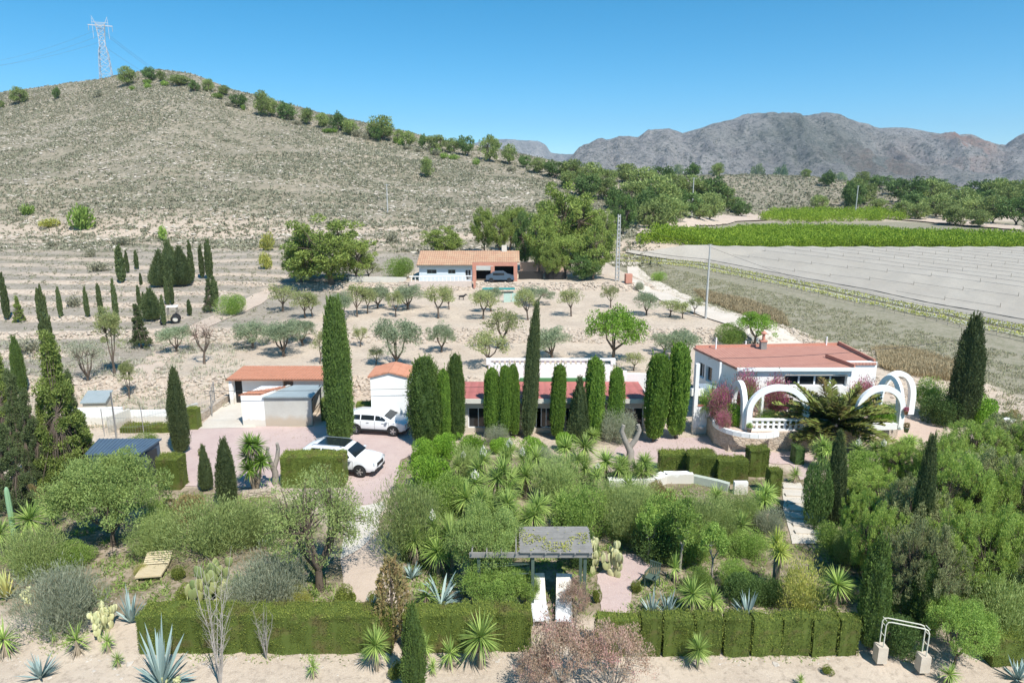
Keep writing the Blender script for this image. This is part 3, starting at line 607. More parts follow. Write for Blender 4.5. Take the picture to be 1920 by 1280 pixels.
def pear(seed, n, mat_, w, h):
    rng = np.random.default_rng(seed); mb = MB(); ends = [((rng.uniform(-.3, .3)*w, rng.uniform(-.2, .2)*w, -.03), 0) for _ in range(7)]; k = 0
    U, V_ = np.meshgrid(np.linspace(0, 2*pi, 11)[:-1], np.linspace(.02, pi-.02, 7)); sx = np.sin(V_)*np.cos(U); sy = np.sin(V_)*np.sin(U); sz = np.cos(V_)
    S = np.stack([sx, sy, sz], -1).reshape(-1, 3); i = np.arange(6)[:, None]*10; j = np.arange(10)[None]; kk = (j+1) % 10; Fq = np.stack([i+j, i+kk, i+10+kk, i+10+j], -1).reshape(-1, 4)
    while k < n and ends:
        e, lv = ends.pop(0)
        for _ in range(2 if lv else 1+(rng.uniform() < .5)):
            L = rng.uniform(.26, .36)*(1-.05*lv); az = rng.uniform(0, 2*pi); ti = rng.uniform(-.75, .75)
            M = rot3('Z', az) @ rot3('Y', ti); V = S*np.array([L*.36, .03, L*.5])+np.array([0, 0, L*.48]); V = V @ M.T+np.array(e)
            mb.add(V, Fq, rng.uniform(0, 1)); k += 1
            if V[:, 2].max() < h and lv < 6: ends.append((tuple(np.array(e)+M @ np.array([0, 0, L*.93])), lv+1))
    return [(None, mb.mesh('prickly_pear', mat_, True), [])]
GQ = 'prickly pears of the garden'
for sd in (96, 97): proto('pear', 'prickly_pear', 'cactus', 1.6, 1.3, pear(sd, 90, m_pear, 1.6, 1.1), GQ)
for sd in (98, 99): proto('peary', 'prickly_pear', 'cactus', 1.6, 1.3, pear(sd, 90, m_peary, 1.6, 1.1), GQ)
def colcactus():
    mb = MB(); n = 32; an = np.arange(n)*2*pi/n; rr = .11*(1+.16*np.cos(an*8)); zs = [0, .3, 1, 1.6, 2.1, 2.3, 2.4, 2.43]; ks = [.9, 1, 1, 1, .95, .8, .45, .02]
    V = np.array([[(rr[i]*k*cos(an[i]), rr[i]*k*sin(an[i]), z) for i in range(n)] for z, k in zip(zs, ks)]); i = np.arange(7)[:, None]*n; j = np.arange(n)[None]; kk = (j+1) % n
    mb.add(V.reshape(-1, 3), np.stack([i+j, i+kk, i+n+kk, i+n+j], -1).reshape(-1, 4), .4); return [(None, mb.mesh('column_cactus', m_cact, True), [])]
proto('cactus', 'column_cactus', 'cactus', .25, 2.43, colcactus(), 'cacti')
def sapling():
    rng = np.random.default_rng(5); mb = MB()
    for i in range(10):
        a = rng.uniform(0, 2*pi); sp_ = rng.uniform(.1, .85); hh = rng.uniform(2.0, 3.4); q = [(0, 0, -.05)]
        for t in (.25, .5, .75, 1): q.append((cos(a)*sp_*t**1.2+rng.normal()*.04, sin(a)*sp_*t**1.2+rng.normal()*.04, hh*t))
        mb.tube(q, [.02, .016, .011, .007, .003], 4, cap=False)
        for _ in range(9):
            t = rng.uniform(.3, .95); c = np.array([np.interp(t, [0, .25, .5, .75, 1], [p_[k] for p_ in q]) for k in range(3)]); d = sph(1, rng)[0]*.35+np.array([0, 0, .35]); mb.tube([c, c+d*.5, c+d], [.005, .004, .002], 4, cap=False)
    return [(None, mb.mesh('bare_sapling', m_twig), [])]
proto('sapling', 'bare_sapling', 'sapling', 1.6, 3.4, sapling(), 'garden shrubs')
def fronds():
    rng = np.random.default_rng(8); lb = MB(); tb = MB(); tb.tube([(0, 0, -.1), (0, 0, .5), (0, 0, 1.1)], [.3, .28, .2], 10)
    for i in range(84):
        az = rng.uniform(0, 2*pi); el = rng.uniform(-.1, 1.0); L = rng.uniform(1.9, 2.6); d = np.array([cos(az)*cos(el), sin(az)*cos(el), sin(el)]); c0 = np.array([0, 0, 1.0])
        t = np.linspace(0, 1, 7); pts = c0+d*L*t[:, None]-np.array([0, 0, .22*L*cos(el)])*(t**2)[:, None]; tb.tube(pts, np.linspace(.03, .008, 7), 4, cap=False)
        k = 130; tt = rng.uniform(.12, 1, k); B = np.c_[[np.interp(tt, t, pts[:, j]) for j in range(3)]].T; side = np.cross(d, [0, 0, 1]); side /= np.linalg.norm(side)+1e-6
        s_ = rng.choice([-1, 1], k); D = side*s_[:, None]+d*.7+np.array([0, 0, .35])+rng.normal(size=(k, 3))*.15
        lb.blades(B, D, (.40*np.sin(np.clip(tt*.85+.15, 0, 1)*pi)**.4), .055, rng, .12, np.clip(tt*.7+rng.uniform(0, .3, k), 0, 1)*0+rng.uniform(0, 1, k), seg=2)
    return [('crown', lb.mesh('crown', m_frond), []), ('trunk', tb.mesh('trunk', bark), [])]
proto('palm', 'feathery_palm', 'palm', 4.6, 3.0, fronds(), 'palms')

# --- clipped hedges: built to size
def hedge(px0, px1, by, ty, dep, label, dens=520, mat_=None, name='clipped_hedge', ls=.06, by1=None):
    x0, y0, z0 = P(px0, by); x1, y1, z1 = P(px1, by1 or by); a = np.array([x0, y0]); b = np.array([x1, y1]); L = float(np.linalg.norm(b-a)); ang = math.atan2(b[1]-a[1], b[0]-a[0])
    h = zrow(y0+dep*.5, ty)-z0-.0; rng = np.random.default_rng(int(px0*7+by)); mb = MB()
    def bulge(x, z): return .16*(fbm(x*1.3+px0, z*1.6, 7, 3)-.5)+.10*(fbm(x*4.5+px0, z*1.1, 3, 2)-.5)-.07*np.exp(-((np.mod(x+px0, .85)-.42)/.06)**2)
    def topz(x, y): return h+.16*(fbm(x*.9+px0, y*1.2, 17, 3)-.5)+.08*(vn(x*3.5+px0, y*3, 27)-.5)-.07*np.exp(-((np.mod(x+px0, .85)-.42)/.08)**2)
    m = .10
    nf = int(L*h*dens); x = rng.uniform(0, L, nf); z = h*rng.uniform(0, 1, nf)**.85
    for yy, sgn, k in ((0, -1, nf), (dep, 1, nf//2)):
        Pt = np.c_[x[:k], yy+sgn*bulge(x[:k], z[:k]), z[:k]]; D = np.c_[rng.normal(size=k)*.4, np.full(k, sgn*.7), np.full(k, .6)]+rng.normal(size=(k, 3))*.3
        mb.leaves(Pt, D, ls, ls*.42, rng)
    nt2 = int(L*dep*dens*1.3); x = rng.uniform(0, L, nt2); y = rng.uniform(0, dep, nt2); mb.leaves(np.c_[x, y, topz(x, y)+rng.uniform(-.03, .05, nt2)], np.c_[rng.normal(size=nt2)*.4, rng.normal(size=nt2)*.4, np.ones(nt2)], ls, ls*.42, rng, np.clip(rng.uniform(.3, 1.1, nt2), 0, 1))  # top leaf tint raised above the faces, sunlight put into the colour
    ks = int(L*dep*26); xs0 = rng.uniform(0, L, ks); ys0 = rng.uniform(0, dep, ks); si = np.repeat(np.arange(ks), 9); u = rng.uniform(0, 1, ks*9); hs = rng.uniform(.04, .17, ks)**1.0; mb.leaves(np.c_[xs0[si], ys0[si], topz(xs0[si], ys0[si])+hs[si]*u]+rng.normal(size=(ks*9, 3))*.012, np.tile([0, 0, 1.0], (ks*9, 1))+rng.normal(size=(ks*9, 3))*.4, ls, ls*.35, rng, rng.uniform(.5, 1, ks*9))
    ne = int(dep*h*dens)
    for xx, sgn in ((0, -1), (L, 1)):
        y = rng.uniform(0, dep, ne); z = rng.uniform(0, h, ne); mb.leaves(np.c_[xx+sgn*bulge(y+3, z), y, z], np.c_[np.full(ne, sgn*.7), rng.normal(size=ne)*.4, np.full(ne, .6)], ls, ls*.42, rng)
    nx_ = max(2, int(L/.3)); nz_ = 6; xs = np.linspace(.02, L-.02, nx_+1)
    # solid inside following the same bulges
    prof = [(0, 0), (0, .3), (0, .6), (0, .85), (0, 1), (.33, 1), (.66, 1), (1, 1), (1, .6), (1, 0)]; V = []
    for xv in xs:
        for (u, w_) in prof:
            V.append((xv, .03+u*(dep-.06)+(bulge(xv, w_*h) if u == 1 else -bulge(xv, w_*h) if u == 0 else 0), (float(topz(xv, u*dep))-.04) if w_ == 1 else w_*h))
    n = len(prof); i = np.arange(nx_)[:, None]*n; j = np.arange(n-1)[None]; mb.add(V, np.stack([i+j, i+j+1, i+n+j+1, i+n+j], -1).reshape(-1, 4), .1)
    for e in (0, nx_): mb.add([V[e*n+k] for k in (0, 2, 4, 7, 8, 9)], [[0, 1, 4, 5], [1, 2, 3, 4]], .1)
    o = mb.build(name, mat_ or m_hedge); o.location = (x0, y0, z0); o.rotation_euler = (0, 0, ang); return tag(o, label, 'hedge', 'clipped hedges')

def deadtrunk(seed, h, w):
    rng = np.random.default_rng(seed); mb = MB(); mb.tube([(0, 0, -.1), (.04, 0, h*.3), (-.05, .03, h*.42)], [.22, .19, .17], 9)
    for sgn in (-1, 1): mb.tube([(-.05, .03, h*.38), (sgn*w*.28, 0, h*.62), (sgn*w*.45, .02, h*.85), (sgn*w*.36, 0, h)], [.15, .13, .115, .09], 8)
    for _ in range(6): a = rng.uniform(0, 2*pi); q = np.array([rng.choice([-1, 1])*w*.4, 0, h*rng.uniform(.6, .9)]); mb.tube([q, q+[cos(a)*.12, sin(a)*.12, .12]], [.04, .02], 5)
    return [(None, mb.mesh('dead_tree', bark_grey, True), [])]
proto('dead', 'dead_tree', 'dead tree', 1.0, 1.8, deadtrunk(3, 1.8, 1.0), 'dead trunks')
# ================================================================== buildings and objects
white = plain('white_render', (.88, .87, .84), .8, (.83, .82, .78), 1.2, bmp=.15)
cream = plain('cream_render', (.66, .62, .54), .85, (.58, .54, .46), 1.2)
greyr = plain('grey_render', (.56, .55, .50), .85, (.46, .44, .39), .9, bmp=.2)
bluew = plain('pale_blue_render', (.62, .68, .72), .8, (.56, .62, .66), 1.2)
redroof = plain('red_roof_paint', (.46, .155, .135), .75, (.39, .13, .115), 1.1, bmp=.2)
redtile = plain('red_roof_tiles', (.50, .245, .18), .8, (.42, .19, .14), 1.6, bmp=.3)
orange = plain('orange_tiles', (.54, .25, .155), .8, (.44, .20, .12), 2.0, bmp=.2)
oldtile = plain('old_clay_tiles', (.50, .33, .21), .85, (.42, .22, .14), 1.0, bmp=.3)
terra = plain('terracotta', (.56, .26, .18), .8, (.46, .21, .15), 2)
metalr = plain('galvanised_sheet', (.42, .47, .47), .45, (.35, .40, .40), 1.5, metal=.3)
bluem = plain('blue_grey_metal', (.095, .135, .18), .45, (.08, .11, .15), 1.5, metal=.2)
darkm = plain('dark_metal', (.05, .055, .06), .5, metal=.3)
alu = plain('white_frame', (.78, .79, .80), .4)
blackp = plain('black_plastic', (.02, .02, .022), .55)
rubber = plain('tyre_rubber', (.025, .025, .026), .85)
steel = plain('brushed_steel', (.55, .56, .57), .3, metal=.8)
pole_m = plain('pole_concrete', (.50, .49, .46), .8, (.40, .39, .37), 3)
polew = plain('pole_wood', (.42, .36, .29), .85, (.30, .25, .2), 4)
cable = plain('cable_rubber', (.05, .05, .055), .7)
greenp = plain('green_matting', (.09, .26, .10), .8)
teal = plain('teal_pool_cover', (.03, .30, .28), .5)
woodp = plain('pale_wood', (.62, .52, .34), .8, (.50, .40, .24), 3, stretch=(1, 8, 8))
greyw = plain('weathered_wood', (.29, .275, .25), .85, (.19, .18, .165), 3)
greenw = plain('green_painted_wood', (.09, .13, .10), .7, (.06, .09, .07), 2)
dark = plain('dark_interior', (.03, .028, .026), .9)
gl = glass()
def grime(m, c, lo=.05, hi=.55):
    nt = m.node_tree; b = nt.nodes['Principled BSDF']; old = b.inputs['Base Color'].links[0].from_socket; v = pos(nt); sx = nt.nodes.new('ShaderNodeSeparateXYZ'); nt.links.new(v, sx.inputs[0])
    ad = nt.nodes.new('ShaderNodeMath'); ad.operation = 'MULTIPLY_ADD'; nt.links.new(noise(nt, v, 1.6, 5, .7), ad.inputs[0]); ad.inputs[1].default_value = -.9; nt.links.new(sx.outputs[2], ad.inputs[2])
    f = ramp(nt, ad.outputs[0], lo-.4, hi-.4, (.75, .75, .75), (0, 0, 0)); nt.links.new(mixc(nt, f, old, c), b.inputs['Base Color'])
    st = ramp(nt, noise(nt, v, 2.2, 5, .7, (1.6, 1.6, .16)), .58, .74, (0, 0, 0), (.13, .13, .13)); nt.links.new(mixc(nt, st, b.inputs['Base Color'].links[0].from_socket, tuple(k*.8 for k in c)), b.inputs['Base Color'])
grime(white, (.60, .55, .46)); grime(greyr, (.46, .37, .27), .1, .8); grime(cream, (.48, .42, .33))
def ribs(m, axis_scale, st):
    nt = m.node_tree; b = nt.nodes['Principled BSDF']; w = nt.nodes.new('ShaderNodeTexWave'); w.wave_type = 'BANDS'; w.bands_direction = 'X'; w.inputs['Scale'].default_value = axis_scale; w.inputs['Distortion'].default_value = .6; nt.links.new(pos(nt), w.inputs['Vector'])
    old = b.inputs['Base Color'].links[0].from_socket; nt.links.new(mixc(nt, ramp(nt, w.outputs['Fac'], .0, .35, (st, st, st), (0, 0, 0)), old, (.22, .09, .06)), b.inputs['Base Color']); bump(nt, b, w.outputs['Fac'], .5, .04)
ribs(redtile, 1.35, .35); ribs(redroof, .55, .25)
def paint():
    m, nt, b = newmat('white_car_paint'); b.inputs['Base Color'].default_value = (.80, .81, .82, 1); b.inputs['Roughness'].default_value = .3
    b.inputs['Coat Weight'].default_value = .8; b.inputs['Coat Roughness'].default_value = .05; return m
carw = paint()
def stone_mat():
    m, nt, b = newmat('rubble_stone'); v = pos(nt); vo = nt.nodes.new('ShaderNodeTexVoronoi'); vo.inputs['Scale'].default_value = 3.6
    mp = nt.nodes.new('ShaderNodeMapping'); mp.inputs['Scale'].default_value = (1, 1, 1.5); nt.links.new(v, mp.inputs[0]); nt.links.new(mp.outputs[0], vo.inputs['Vector'])
    vd = nt.nodes.new('ShaderNodeTexVoronoi'); vd.feature = 'DISTANCE_TO_EDGE'; vd.inputs['Scale'].default_value = 3.6; nt.links.new(mp.outputs[0], vd.inputs['Vector'])
    c = mixc(nt, vo.outputs['Color'], (.50, .41, .31), (.40, .32, .24)); c = mixc(nt, ramp(nt, noise(nt, v, 2, 4), .4, .65), c, (.55, .47, .38))
    c = mixc(nt, ramp(nt, vd.outputs['Distance'], .0, .06), (.30, .25, .20), c); nt.links.new(c, b.inputs['Base Color']); b.inputs['Roughness'].default_value = .9
    bump(nt, b, ramp(nt, vd.outputs['Distance'], 0, .12), .6, .05); return m
stone = stone_mat()

def frame_of(a, b):
    """matrix-like helper: points given as (along, inward, up) on a wall line a->b (outside on the right hand side, towards the camera)"""
    a = np.array(a[:2], float); b = np.array(b[:2], float); L = float(np.linalg.norm(b-a)); u = (b-a)/L; n = np.array([-u[1], u[0]])
    return a, u, n, L, math.atan2(u[1], u[0])
def wall(mb, a, b, z0, z1, th=.22, openings=()):
    A, u, n, L, ang = frame_of(a, b); us = sorted({0, L, *[o[0] for o in openings], *[o[1] for o in openings]})
    for s, e in zip(us[:-1], us[1:]):
        if e-s < 1e-4: continue
        ops = sorted([(o[2], o[3]) for o in openings if o[0] <= s+1e-6 and o[1] >= e-1e-6]); zz = z0
        for lo, hi in ops+[(z1, None)]:
            if lo > zz+1e-4:
                c = A+u*(s+e)/2+n*th/2; mb.box((c[0], c[1], (zz+lo)/2), (e-s, th, lo-zz), rz=ang)
            zz = hi
def window(a, b, op, parent, bars=1, fm=None, name='window', sill=False, th=.12, hbar=0):
    A, u, n, L, ang = frame_of(a, b); s, e, lo, hi = op; f = MB(); w = .055
    def put(mb, uu, vv, du, dv, dd=.05, inn=th):
        c = A+u*uu+n*inn; mb.box((c[0], c[1], vv), (du, dd, dv), rz=ang)
    put(f, s+w/2, (lo+hi)/2, w, hi-lo); put(f, e-w/2, (lo+hi)/2, w, hi-lo); put(f, (s+e)/2, lo+w/2, e-s-2*w, w); put(f, (s+e)/2, hi-w/2, e-s-2*w, w)
    for k in range(bars):
        q = s+(e-s)*(k+1)/(bars+1); put(f, q, (lo+hi)/2, w*.9, hi-lo-2*w, .045)
    for k in range(hbar):
        q = lo+(hi-lo)*(k+1)/(hbar+1); put(f, (s+e)/2, q, e-s-2*w, w*.7, .04)
    o = f.build(name, fm or alu, parent); g = MB(); put(g, (s+e)/2, (lo+hi)/2, e-s-.02, hi-lo-.02, .012, th+.02); g.build('pane', gl, o)
    if sill: q = MB(); put(q, (s+e)/2, lo-.03, e-s+.1, .06, .12, -.02); q.build('sill', fm or alu, o)
    return o
def tiles(mb, a, b, c, d, pitch=.22, amp=.035, rows=.38, thick=.06):
    """ribbed tile sheet on the quad a-b (eave) c-d (ridge above b, above a)"""
    a, b, c, d = [np.array(q, float) for q in (a, b, c, d)]; L = np.linalg.norm(b-a); S = np.linalg.norm(d-a); nu = max(4, int(L/pitch)*6); nv = max(2, int(S/rows)*2)
    u = np.linspace(0, 1, nu+1); v = np.repeat(np.linspace(0, 1, nv//2+1), 2)[1:-1] if nv > 2 else np.array([0, 1.0]); off = np.tile([0, 1.0], len(v))[:len(v)]
    N = np.cross(b-a, d-a); N /= np.linalg.norm(N); N = N if N[2] > 0 else -N
    Pn = (a[None, None]*(1-u)[None, :, None]+b[None, None]*u[None, :, None])*(1-v)[:, None, None]+(d[None, None]*(1-u)[None, :, None]+c[None, None]*u[None, :, None])*v[:, None, None]
    wv = amp*np.abs(np.sin(u*L/pitch*pi))[None, :]+(.028*(1-off))[:, None]
    V = Pn+N*wv[..., None]; q = np.arange(len(v)-1)[:, None]*(nu+1)+np.arange(nu)[None]; mb.add(V.reshape(-1, 3), np.stack([q, q+1, q+nu+2, q+nu+1], -1).reshape(-1, 4))
    k = thick; lo = [a-N*k, b-N*k, c-N*k, d-N*k]; mb.add([a, b, c, d]+lo, [[4, 7, 6, 5], [0, 4, 5, 1], [1, 5, 6, 2], [2, 6, 7, 3], [3, 7, 4, 0]])
def balusters(mb, a, b, z0, h, step=.22):
    A, u, n, L, ang = frame_of(a, b); k = int(L/step)
    for i in range(k):
        c = A+u*(i+.5)*L/k; mb.lathe([(.001, z0), (.045, z0), (.045, z0+h*.12), (.03, z0+h*.2), (.06, z0+h*.5), (.03, z0+h*.8), (.045, z0+h*.9), (.045, z0+h), (.001, z0+h)], (c[0], c[1], 0), 8)
def label_root(name, pts, label, cat, z=0, group=None):
    c = np.mean([p[:2] for p in pts], 0); return empty(name, (0, 0, 0), 0, label, cat, group)

# --- long low building with painted red roof
Y = 39.2*K; zr = zrow(Y, 744)
def XAT(px, Y, z): return (px-960)/F*depth(Y, z)
x0, x1 = XAT(868, Y, 1), XAT(1208, Y, 1); D = 3.0*K
b = empty('annex_building', ((x0+x1)/2, Y, 0), 0, 'long low annex with flat red painted roof and cream fascia behind the cypress row', 'building'); b.location = (0, 0, 0)
ops = []; wx = [x0+.35, x0+2.0, x0+3.9, XAT(1005, Y, 1), XAT(1060, Y, 1), XAT(1168, Y, 1)]
ops = [(q-x0, q-x0+1.35, .35, 1.75) for q in wx if q+1.4 < x1]
mb = MB(); wall(mb, (x0, Y), (x1, Y), -.1, zr-.22, openings=ops); wall(mb, (x1, Y+.22), (x1, Y+D), -.1, zr-.22); wall(mb, (x0, Y+D), (x0, Y+.22), -.1, zr-.22); mb.box(((x0+x1)/2, Y+D-.1, zr/2-.16), (x1-x0-.5, .2, zr-.12)); mb.build('wall', cream, b)
for o_ in ops: window((x0, Y), (x1, Y), o_, b, 1)
MB().box(((x0+x1)/2, Y+D/2-.2, zr-.02), (x1-x0+.3, D+.7, .16)).build('roof', redroof, b)
MB().box(((x0+x1)/2, Y-.59, zr-.10), (x1-x0+.34, .08, .30)).build('fascia', cream, b)
MB().box(((x0+x1)/2, Y+.5, .2), (x1-x0-.6, .02, .04)).build('floor_strip', dark, b)
# --- white pool-terrace wall with balustrade
Yw = Y+D+.35; zb, zt = zr+.02, zrow(Yw, 673); xa, xb_ = XAT(916, Yw, zt), XAT(1150, Yw, zt)
b = empty('terrace_wall', (0, 0, 0), 0, 'tall white terrace wall with a small balustrade on top above the red roof', 'wall')
MB().box(((xa+xb_)/2, Yw+.12, (zb-2+zt-.42)/2), (xb_-xa, .24, zt-.42-zb+2)).build('wall_panel', white, b)
mb = MB(); [mb.box((xa+.25+k*.36, Yw+.12, zt-.27), (.2, .14, .30)) for k in range(int((xb_-xa-.3)/.36))]; mb.build('balustrade', white, b)
mb = MB(); mb.box(((xa+xb_)/2, Yw+.12, zt-.06), (xb_-xa+.1, .3, .12)); mb.build('handrail', white, b)
mb = MB(); mb.box((xa, Yw+.12, zt-.21), (.32, .32, .44)); mb.box((xb_, Yw+.12, zt-.21), (.32, .32, .44)); mb.build('end_pier', white, b)
mb = MB(); mb.box((xb_+.55, Yw+.12, (zt-.9)/2), (.9, .24, zt-.9)); mb.prism([(xb_+1.0, Yw), (xb_+3.6, Yw-.3), (xb_+3.6, Yw-.08), (xb_+1.0, Yw+.22)], 0, zrow(Yw, 700)); mb.build('side_wall', white, b)
o = MB().box((XAT(1040, Yw, zb), Yw-.06, zb+.13), (XAT(1105, Yw, zb)-XAT(975, Yw, zb), .08, .28)).build('green_matting', greenp); tag(o, 'strip of green matting along the foot of the white terrace wall', 'matting')

# --- tile roofed barn
Yb = P(500, 790)[1]+3.6; zt_ = zrow(Yb, 711); bx0, bx1 = XAT(430, Yb, 1), XAT(640, Yb, 1); zg = Hs(bx0+2, Yb)
b = empty('barn', (0, 0, 0), 0, 'white outbuilding with long orange tiled roof left of the tall cypress', 'outbuilding')
Db = 3.4; zrd = zrow(Yb+Db, 686)
mb = MB(); wall(mb, (bx0+.8, Yb+.5), (bx1, Yb+.5), zg-.2, zt_, openings=[(XAT(527, Yb, 1)-bx0-.8, XAT(547, Yb, 1)-bx0-.8, zg-.2, zt_), (XAT(604, Yb, 1)-bx0-.8, XAT(616, Yb, 1)-bx0-.8, zg-.2, zt_)])
mb.box(((bx0+bx1)/2, Yb+Db-.1, zt_/2-.15), (bx1-bx0, .2, zt_+.1)); mb.box((bx0+.12, Yb+Db/2+.2, zt_/2-.1), (.22, Db-.7, zt_)); mb.box((bx0+.12, Yb+.15, zt_/2-.1), (.25, .25, zt_)); mb.build('wall', white, b)
mb = MB(); tiles(mb, (bx0-.15, Yb-.15, zt_), (bx1+.1, Yb-.15, zt_), (bx1+.1, Yb+Db, zrd), (bx0-.15, Yb+Db, zrd)); mb.build('roof', orange, b)
MB().box((bx0+.46, Yb+.62, zt_/2-.1), (.6, .06, zt_-.3)).build('door', dark, b)
# --- garage block: white cell with orange lean-to roof, grey cell with sheet roof
Yg = P(520, 799)[1]; g0, g1, g2 = XAT(455, Yg, .5), XAT(498, Yg, .5), XAT(585, Yg, .5); zgf = zrow(Yg, 741); zg0 = 0
b = empty('white_store', (0, 0, 0), 0, 'small white store with an orange tiled lean-to roof beside the grey garage', 'outbuilding')
mb = MB(); mb.prism([(g0, Yg), (g1-.02, Yg), (g1+.6, Yg+2.3), (g0+.6, Yg+2.3)], -.1, zgf-.02); mb.build('wall', white, b)
mb = MB(); tiles(mb, (g0-.15, Yg+.05, zgf+.02), (g0+1.35, Yg+.05, zgf+.05), (g1+.75, Yg+2.3, zrow(Yg+2.3, 724)), (g0+.6, Yg+2.3, zrow(Yg+2.3, 727))); mb.build('roof', orange, b)
b = empty('garage', (0, 0, 0), 0, 'grey rendered garage with pale sheet metal roof facing the driveway', 'garage')
mb = MB(); wall(mb, (g1, Yg), (g2, Yg), -.1, zrow(Yg, 747)); mb.prism([(g1, Yg+.23), (g1+.2, Yg+.23), (g1+.9, Yg+2.9), (g1+.7, Yg+2.9)], -.1, zgf-.1); zk_ = zrow(Yg+3, 722)-.12; mb.box(((g1+g2)/2+.7, Yg+3.1, zk_/2), (g2-g1, .2, zk_)); mb.build('wall', greyr, b)
mb = MB(); zz = zrow(Yg, 744)
x2, y2_ = XAT(603, Yg+3, zz+.3), Yg+3
N = 22
for i in range(N):
    t0, t1 = i/N, (i+1)/N; a_ = np.array([g1-.1, Yg-.12, zz]); e_ = np.array([g2+.12, Yg-.12, zz]); c_ = np.array([x2, y2_, zrow(y2_, 722)]); d_ = np.array([g1+1.1, y2_, zrow(y2_, 722)])
    p0 = a_+(e_-a_)*t0; p1 = a_+(e_-a_)*t1; q0 = d_+(c_-d_)*t0; q1 = d_+(c_-d_)*t1; pm = (p0+p1)/2+[0, 0, .035]; qm = (q0+q1)/2+[0, 0, .035]
    mb.add([p0, pm, p1, q1, qm, q0], [[0, 1, 4, 5], [1, 2, 3, 4]]); 
mb.add([a_-[0, 0, .05], e_-[0, 0, .05], c_-[0, 0, .05], d_-[0, 0, .05]], [[3, 2, 1, 0]]); mb.add([a_, e_, a_-[0, 0, .05], e_-[0, 0, .05]], [[0, 2, 3, 1]]); mb.add([e_, c_, e_-[0, 0, .05], c_-[0, 0, .05]], [[0, 2, 3, 1]])
mb.build('roof', metalr, b)
mb = MB(); mb.box((g2-.04, Yg+.05+.2, .92), (.07, .07, 1.85)); mb.box((x2-.1, y2_-.1, 1), (.07, .07, 2.1)); mb.bar((g2, Yg+.2, 1.75), (x2-.1, y2_-.1, 2.1), .06); mb.bar((g2, Yg+.2, .9), (x2-.1, y2_-.1, .9), .04); mb.build('side_frame', darkm, b)
# --- gabled shed
Ys = Y+1.1; s0, s1 = XAT(697, Ys, 1), XAT(768, Ys, 1); ze, zp = zrow(Ys, 706), zrow(Ys, 699)
b = empty('gabled_shed', (0, 0, 0), 0, 'small white gabled shed with orange tiled roof behind the clipped hedge', 'shed')
mb = MB(); zb0 = -.1; xm = (s0+s1)/2; zpk = ze+.28; V = [(s0, Ys, zb0), (s1, Ys, zb0), (s1, Ys, ze), (xm, Ys, zpk), (s0, Ys, ze)]; Vb = [(a[0], Ys+2.6, a[2]) for a in V]
mb.add(V+Vb, [[0, 1, 2, 4], [0, 4, 9, 5], [1, 6, 7, 2], [6, 5, 9, 7]]); mb.add([V[2], V[3], V[4]], [[0, 1, 2]]); mb.add([Vb[2], Vb[3], Vb[4]], [[0, 2, 1]]); mb.build('wall', white, b)
mb = MB()
for sx_, ex in ((s0-.15, xm), (s1+.15, xm)): tiles(mb, (sx_, Ys-.12, ze-.02), (sx_, Ys+2.75, ze-.02), (xm, Ys+2.75, zpk+.06), (xm, Ys-.12, zpk+.06))
mb.build('roof', orange, b)
o = MB().box((XAT(670, Ys, .5), Ys+.5, .45), (1.2, .2, 1.3)).build('low_wall', plain('pinkish_block', (.55, .42, .36), .9), None); tag(o, 'low pinkish block wall between the tall cypress and the gabled shed', 'wall')

# --- main house
T = 1.1*K   # terrace level
Yh = 40.0*K; zh = zrow(Yh, 689); BL = PZ(1304, 651, zh+.05); BR = PZ(1572, 646, zh+.05); FL = (XAT(1384, Yh, zh), Yh); FR = (XAT(1598, Yh, zh), Yh); R2 = (XAT(1645, Yh+1.2, zh), Yh+1.2); R3 = (XAT(1640, Yh+2, zh)+.2, Yh+4.2)
b = empty('main_house', (0, 0, 0), 0, 'single storey white house with flat red tiled roof behind the arched terrace', 'house')
wz0, wz1 = zrow(Yh, 724), zrow(Yh, 702); A0 = FL[0]; wx0, wx1 = XAT(1470, Yh, 3)-A0, XAT(1588, Yh, 3)-A0
dz0, dz1 = T, zrow(Yh, 745)
front = [(wx0, wx1, wz0, wz1)]
mb = MB(); wall(mb, FL, FR, T-.3, zh-.12, .3, front+[(wx0-.9, wx0+.7, dz0+.02, dz1), (wx0+1.6, wx1-.3, dz0+.02, dz1)]); 
Lw = np.hypot(BL[0]-FL[0], BL[1]-FL[1]); wall(mb, BL, FL, T-.3, zh-.12, .25, [(.6, 1.5, zh-2.0, zh-.9), (1.75, 2.6, zh-2.0, zh-.9)])
wall(mb, FR, (FR[0]+.01, Yh+1.2), T-.3, zh-.1, .25); mb.build('wall', white, b)
for k in range(4):
    w_ = (wx1-wx0)/4; window(FL, FR, (wx0+k*w_, wx0+(k+1)*w_, wz0, wz1-.12), b, 0, th=.26)
window(FL, FR, (wx0-.9, wx0+.7, dz0+.02, dz1), b, 1, name='glass_door', th=.22); window(FL, FR, (wx0+1.6, wx1-.3, dz0+.02, dz1), b, 2, name='glass_door', th=.22)
window(BL, FL, (.6, 1.5, zh-2.0, zh-.9), b, 1, th=.15); window(BL, FL, (1.75, 2.6, zh-2.0, zh-.9), b, 0, th=.15)
mb = MB(); mb.prism([(FL[0]-.15, FL[1]-.2), (FR[0]+.1, FR[1]-.2), (FR[0]+.2, Yh+1.1), (R2[0]-.1, Yh+1.1), (BR[0]+.1, BR[1]), (BL[0]-.15, BL[1])], zh-.12, zh+.04); mb.build('roof', redtile, b)
mb = MB(); a_ = FL; mb.box(((FL[0]+FR[0])/2, Yh-.24, zh-.06), (FR[0]-FL[0]+.3, .07, .24)); mb.build('fascia', white, b)
mb = MB(); mb.bar((FR[0]+.05, Yh-.2, zh+.14), (XAT(1548, Yh+2.6, zh), Yh+2.6, zh+.2), .10, .26)
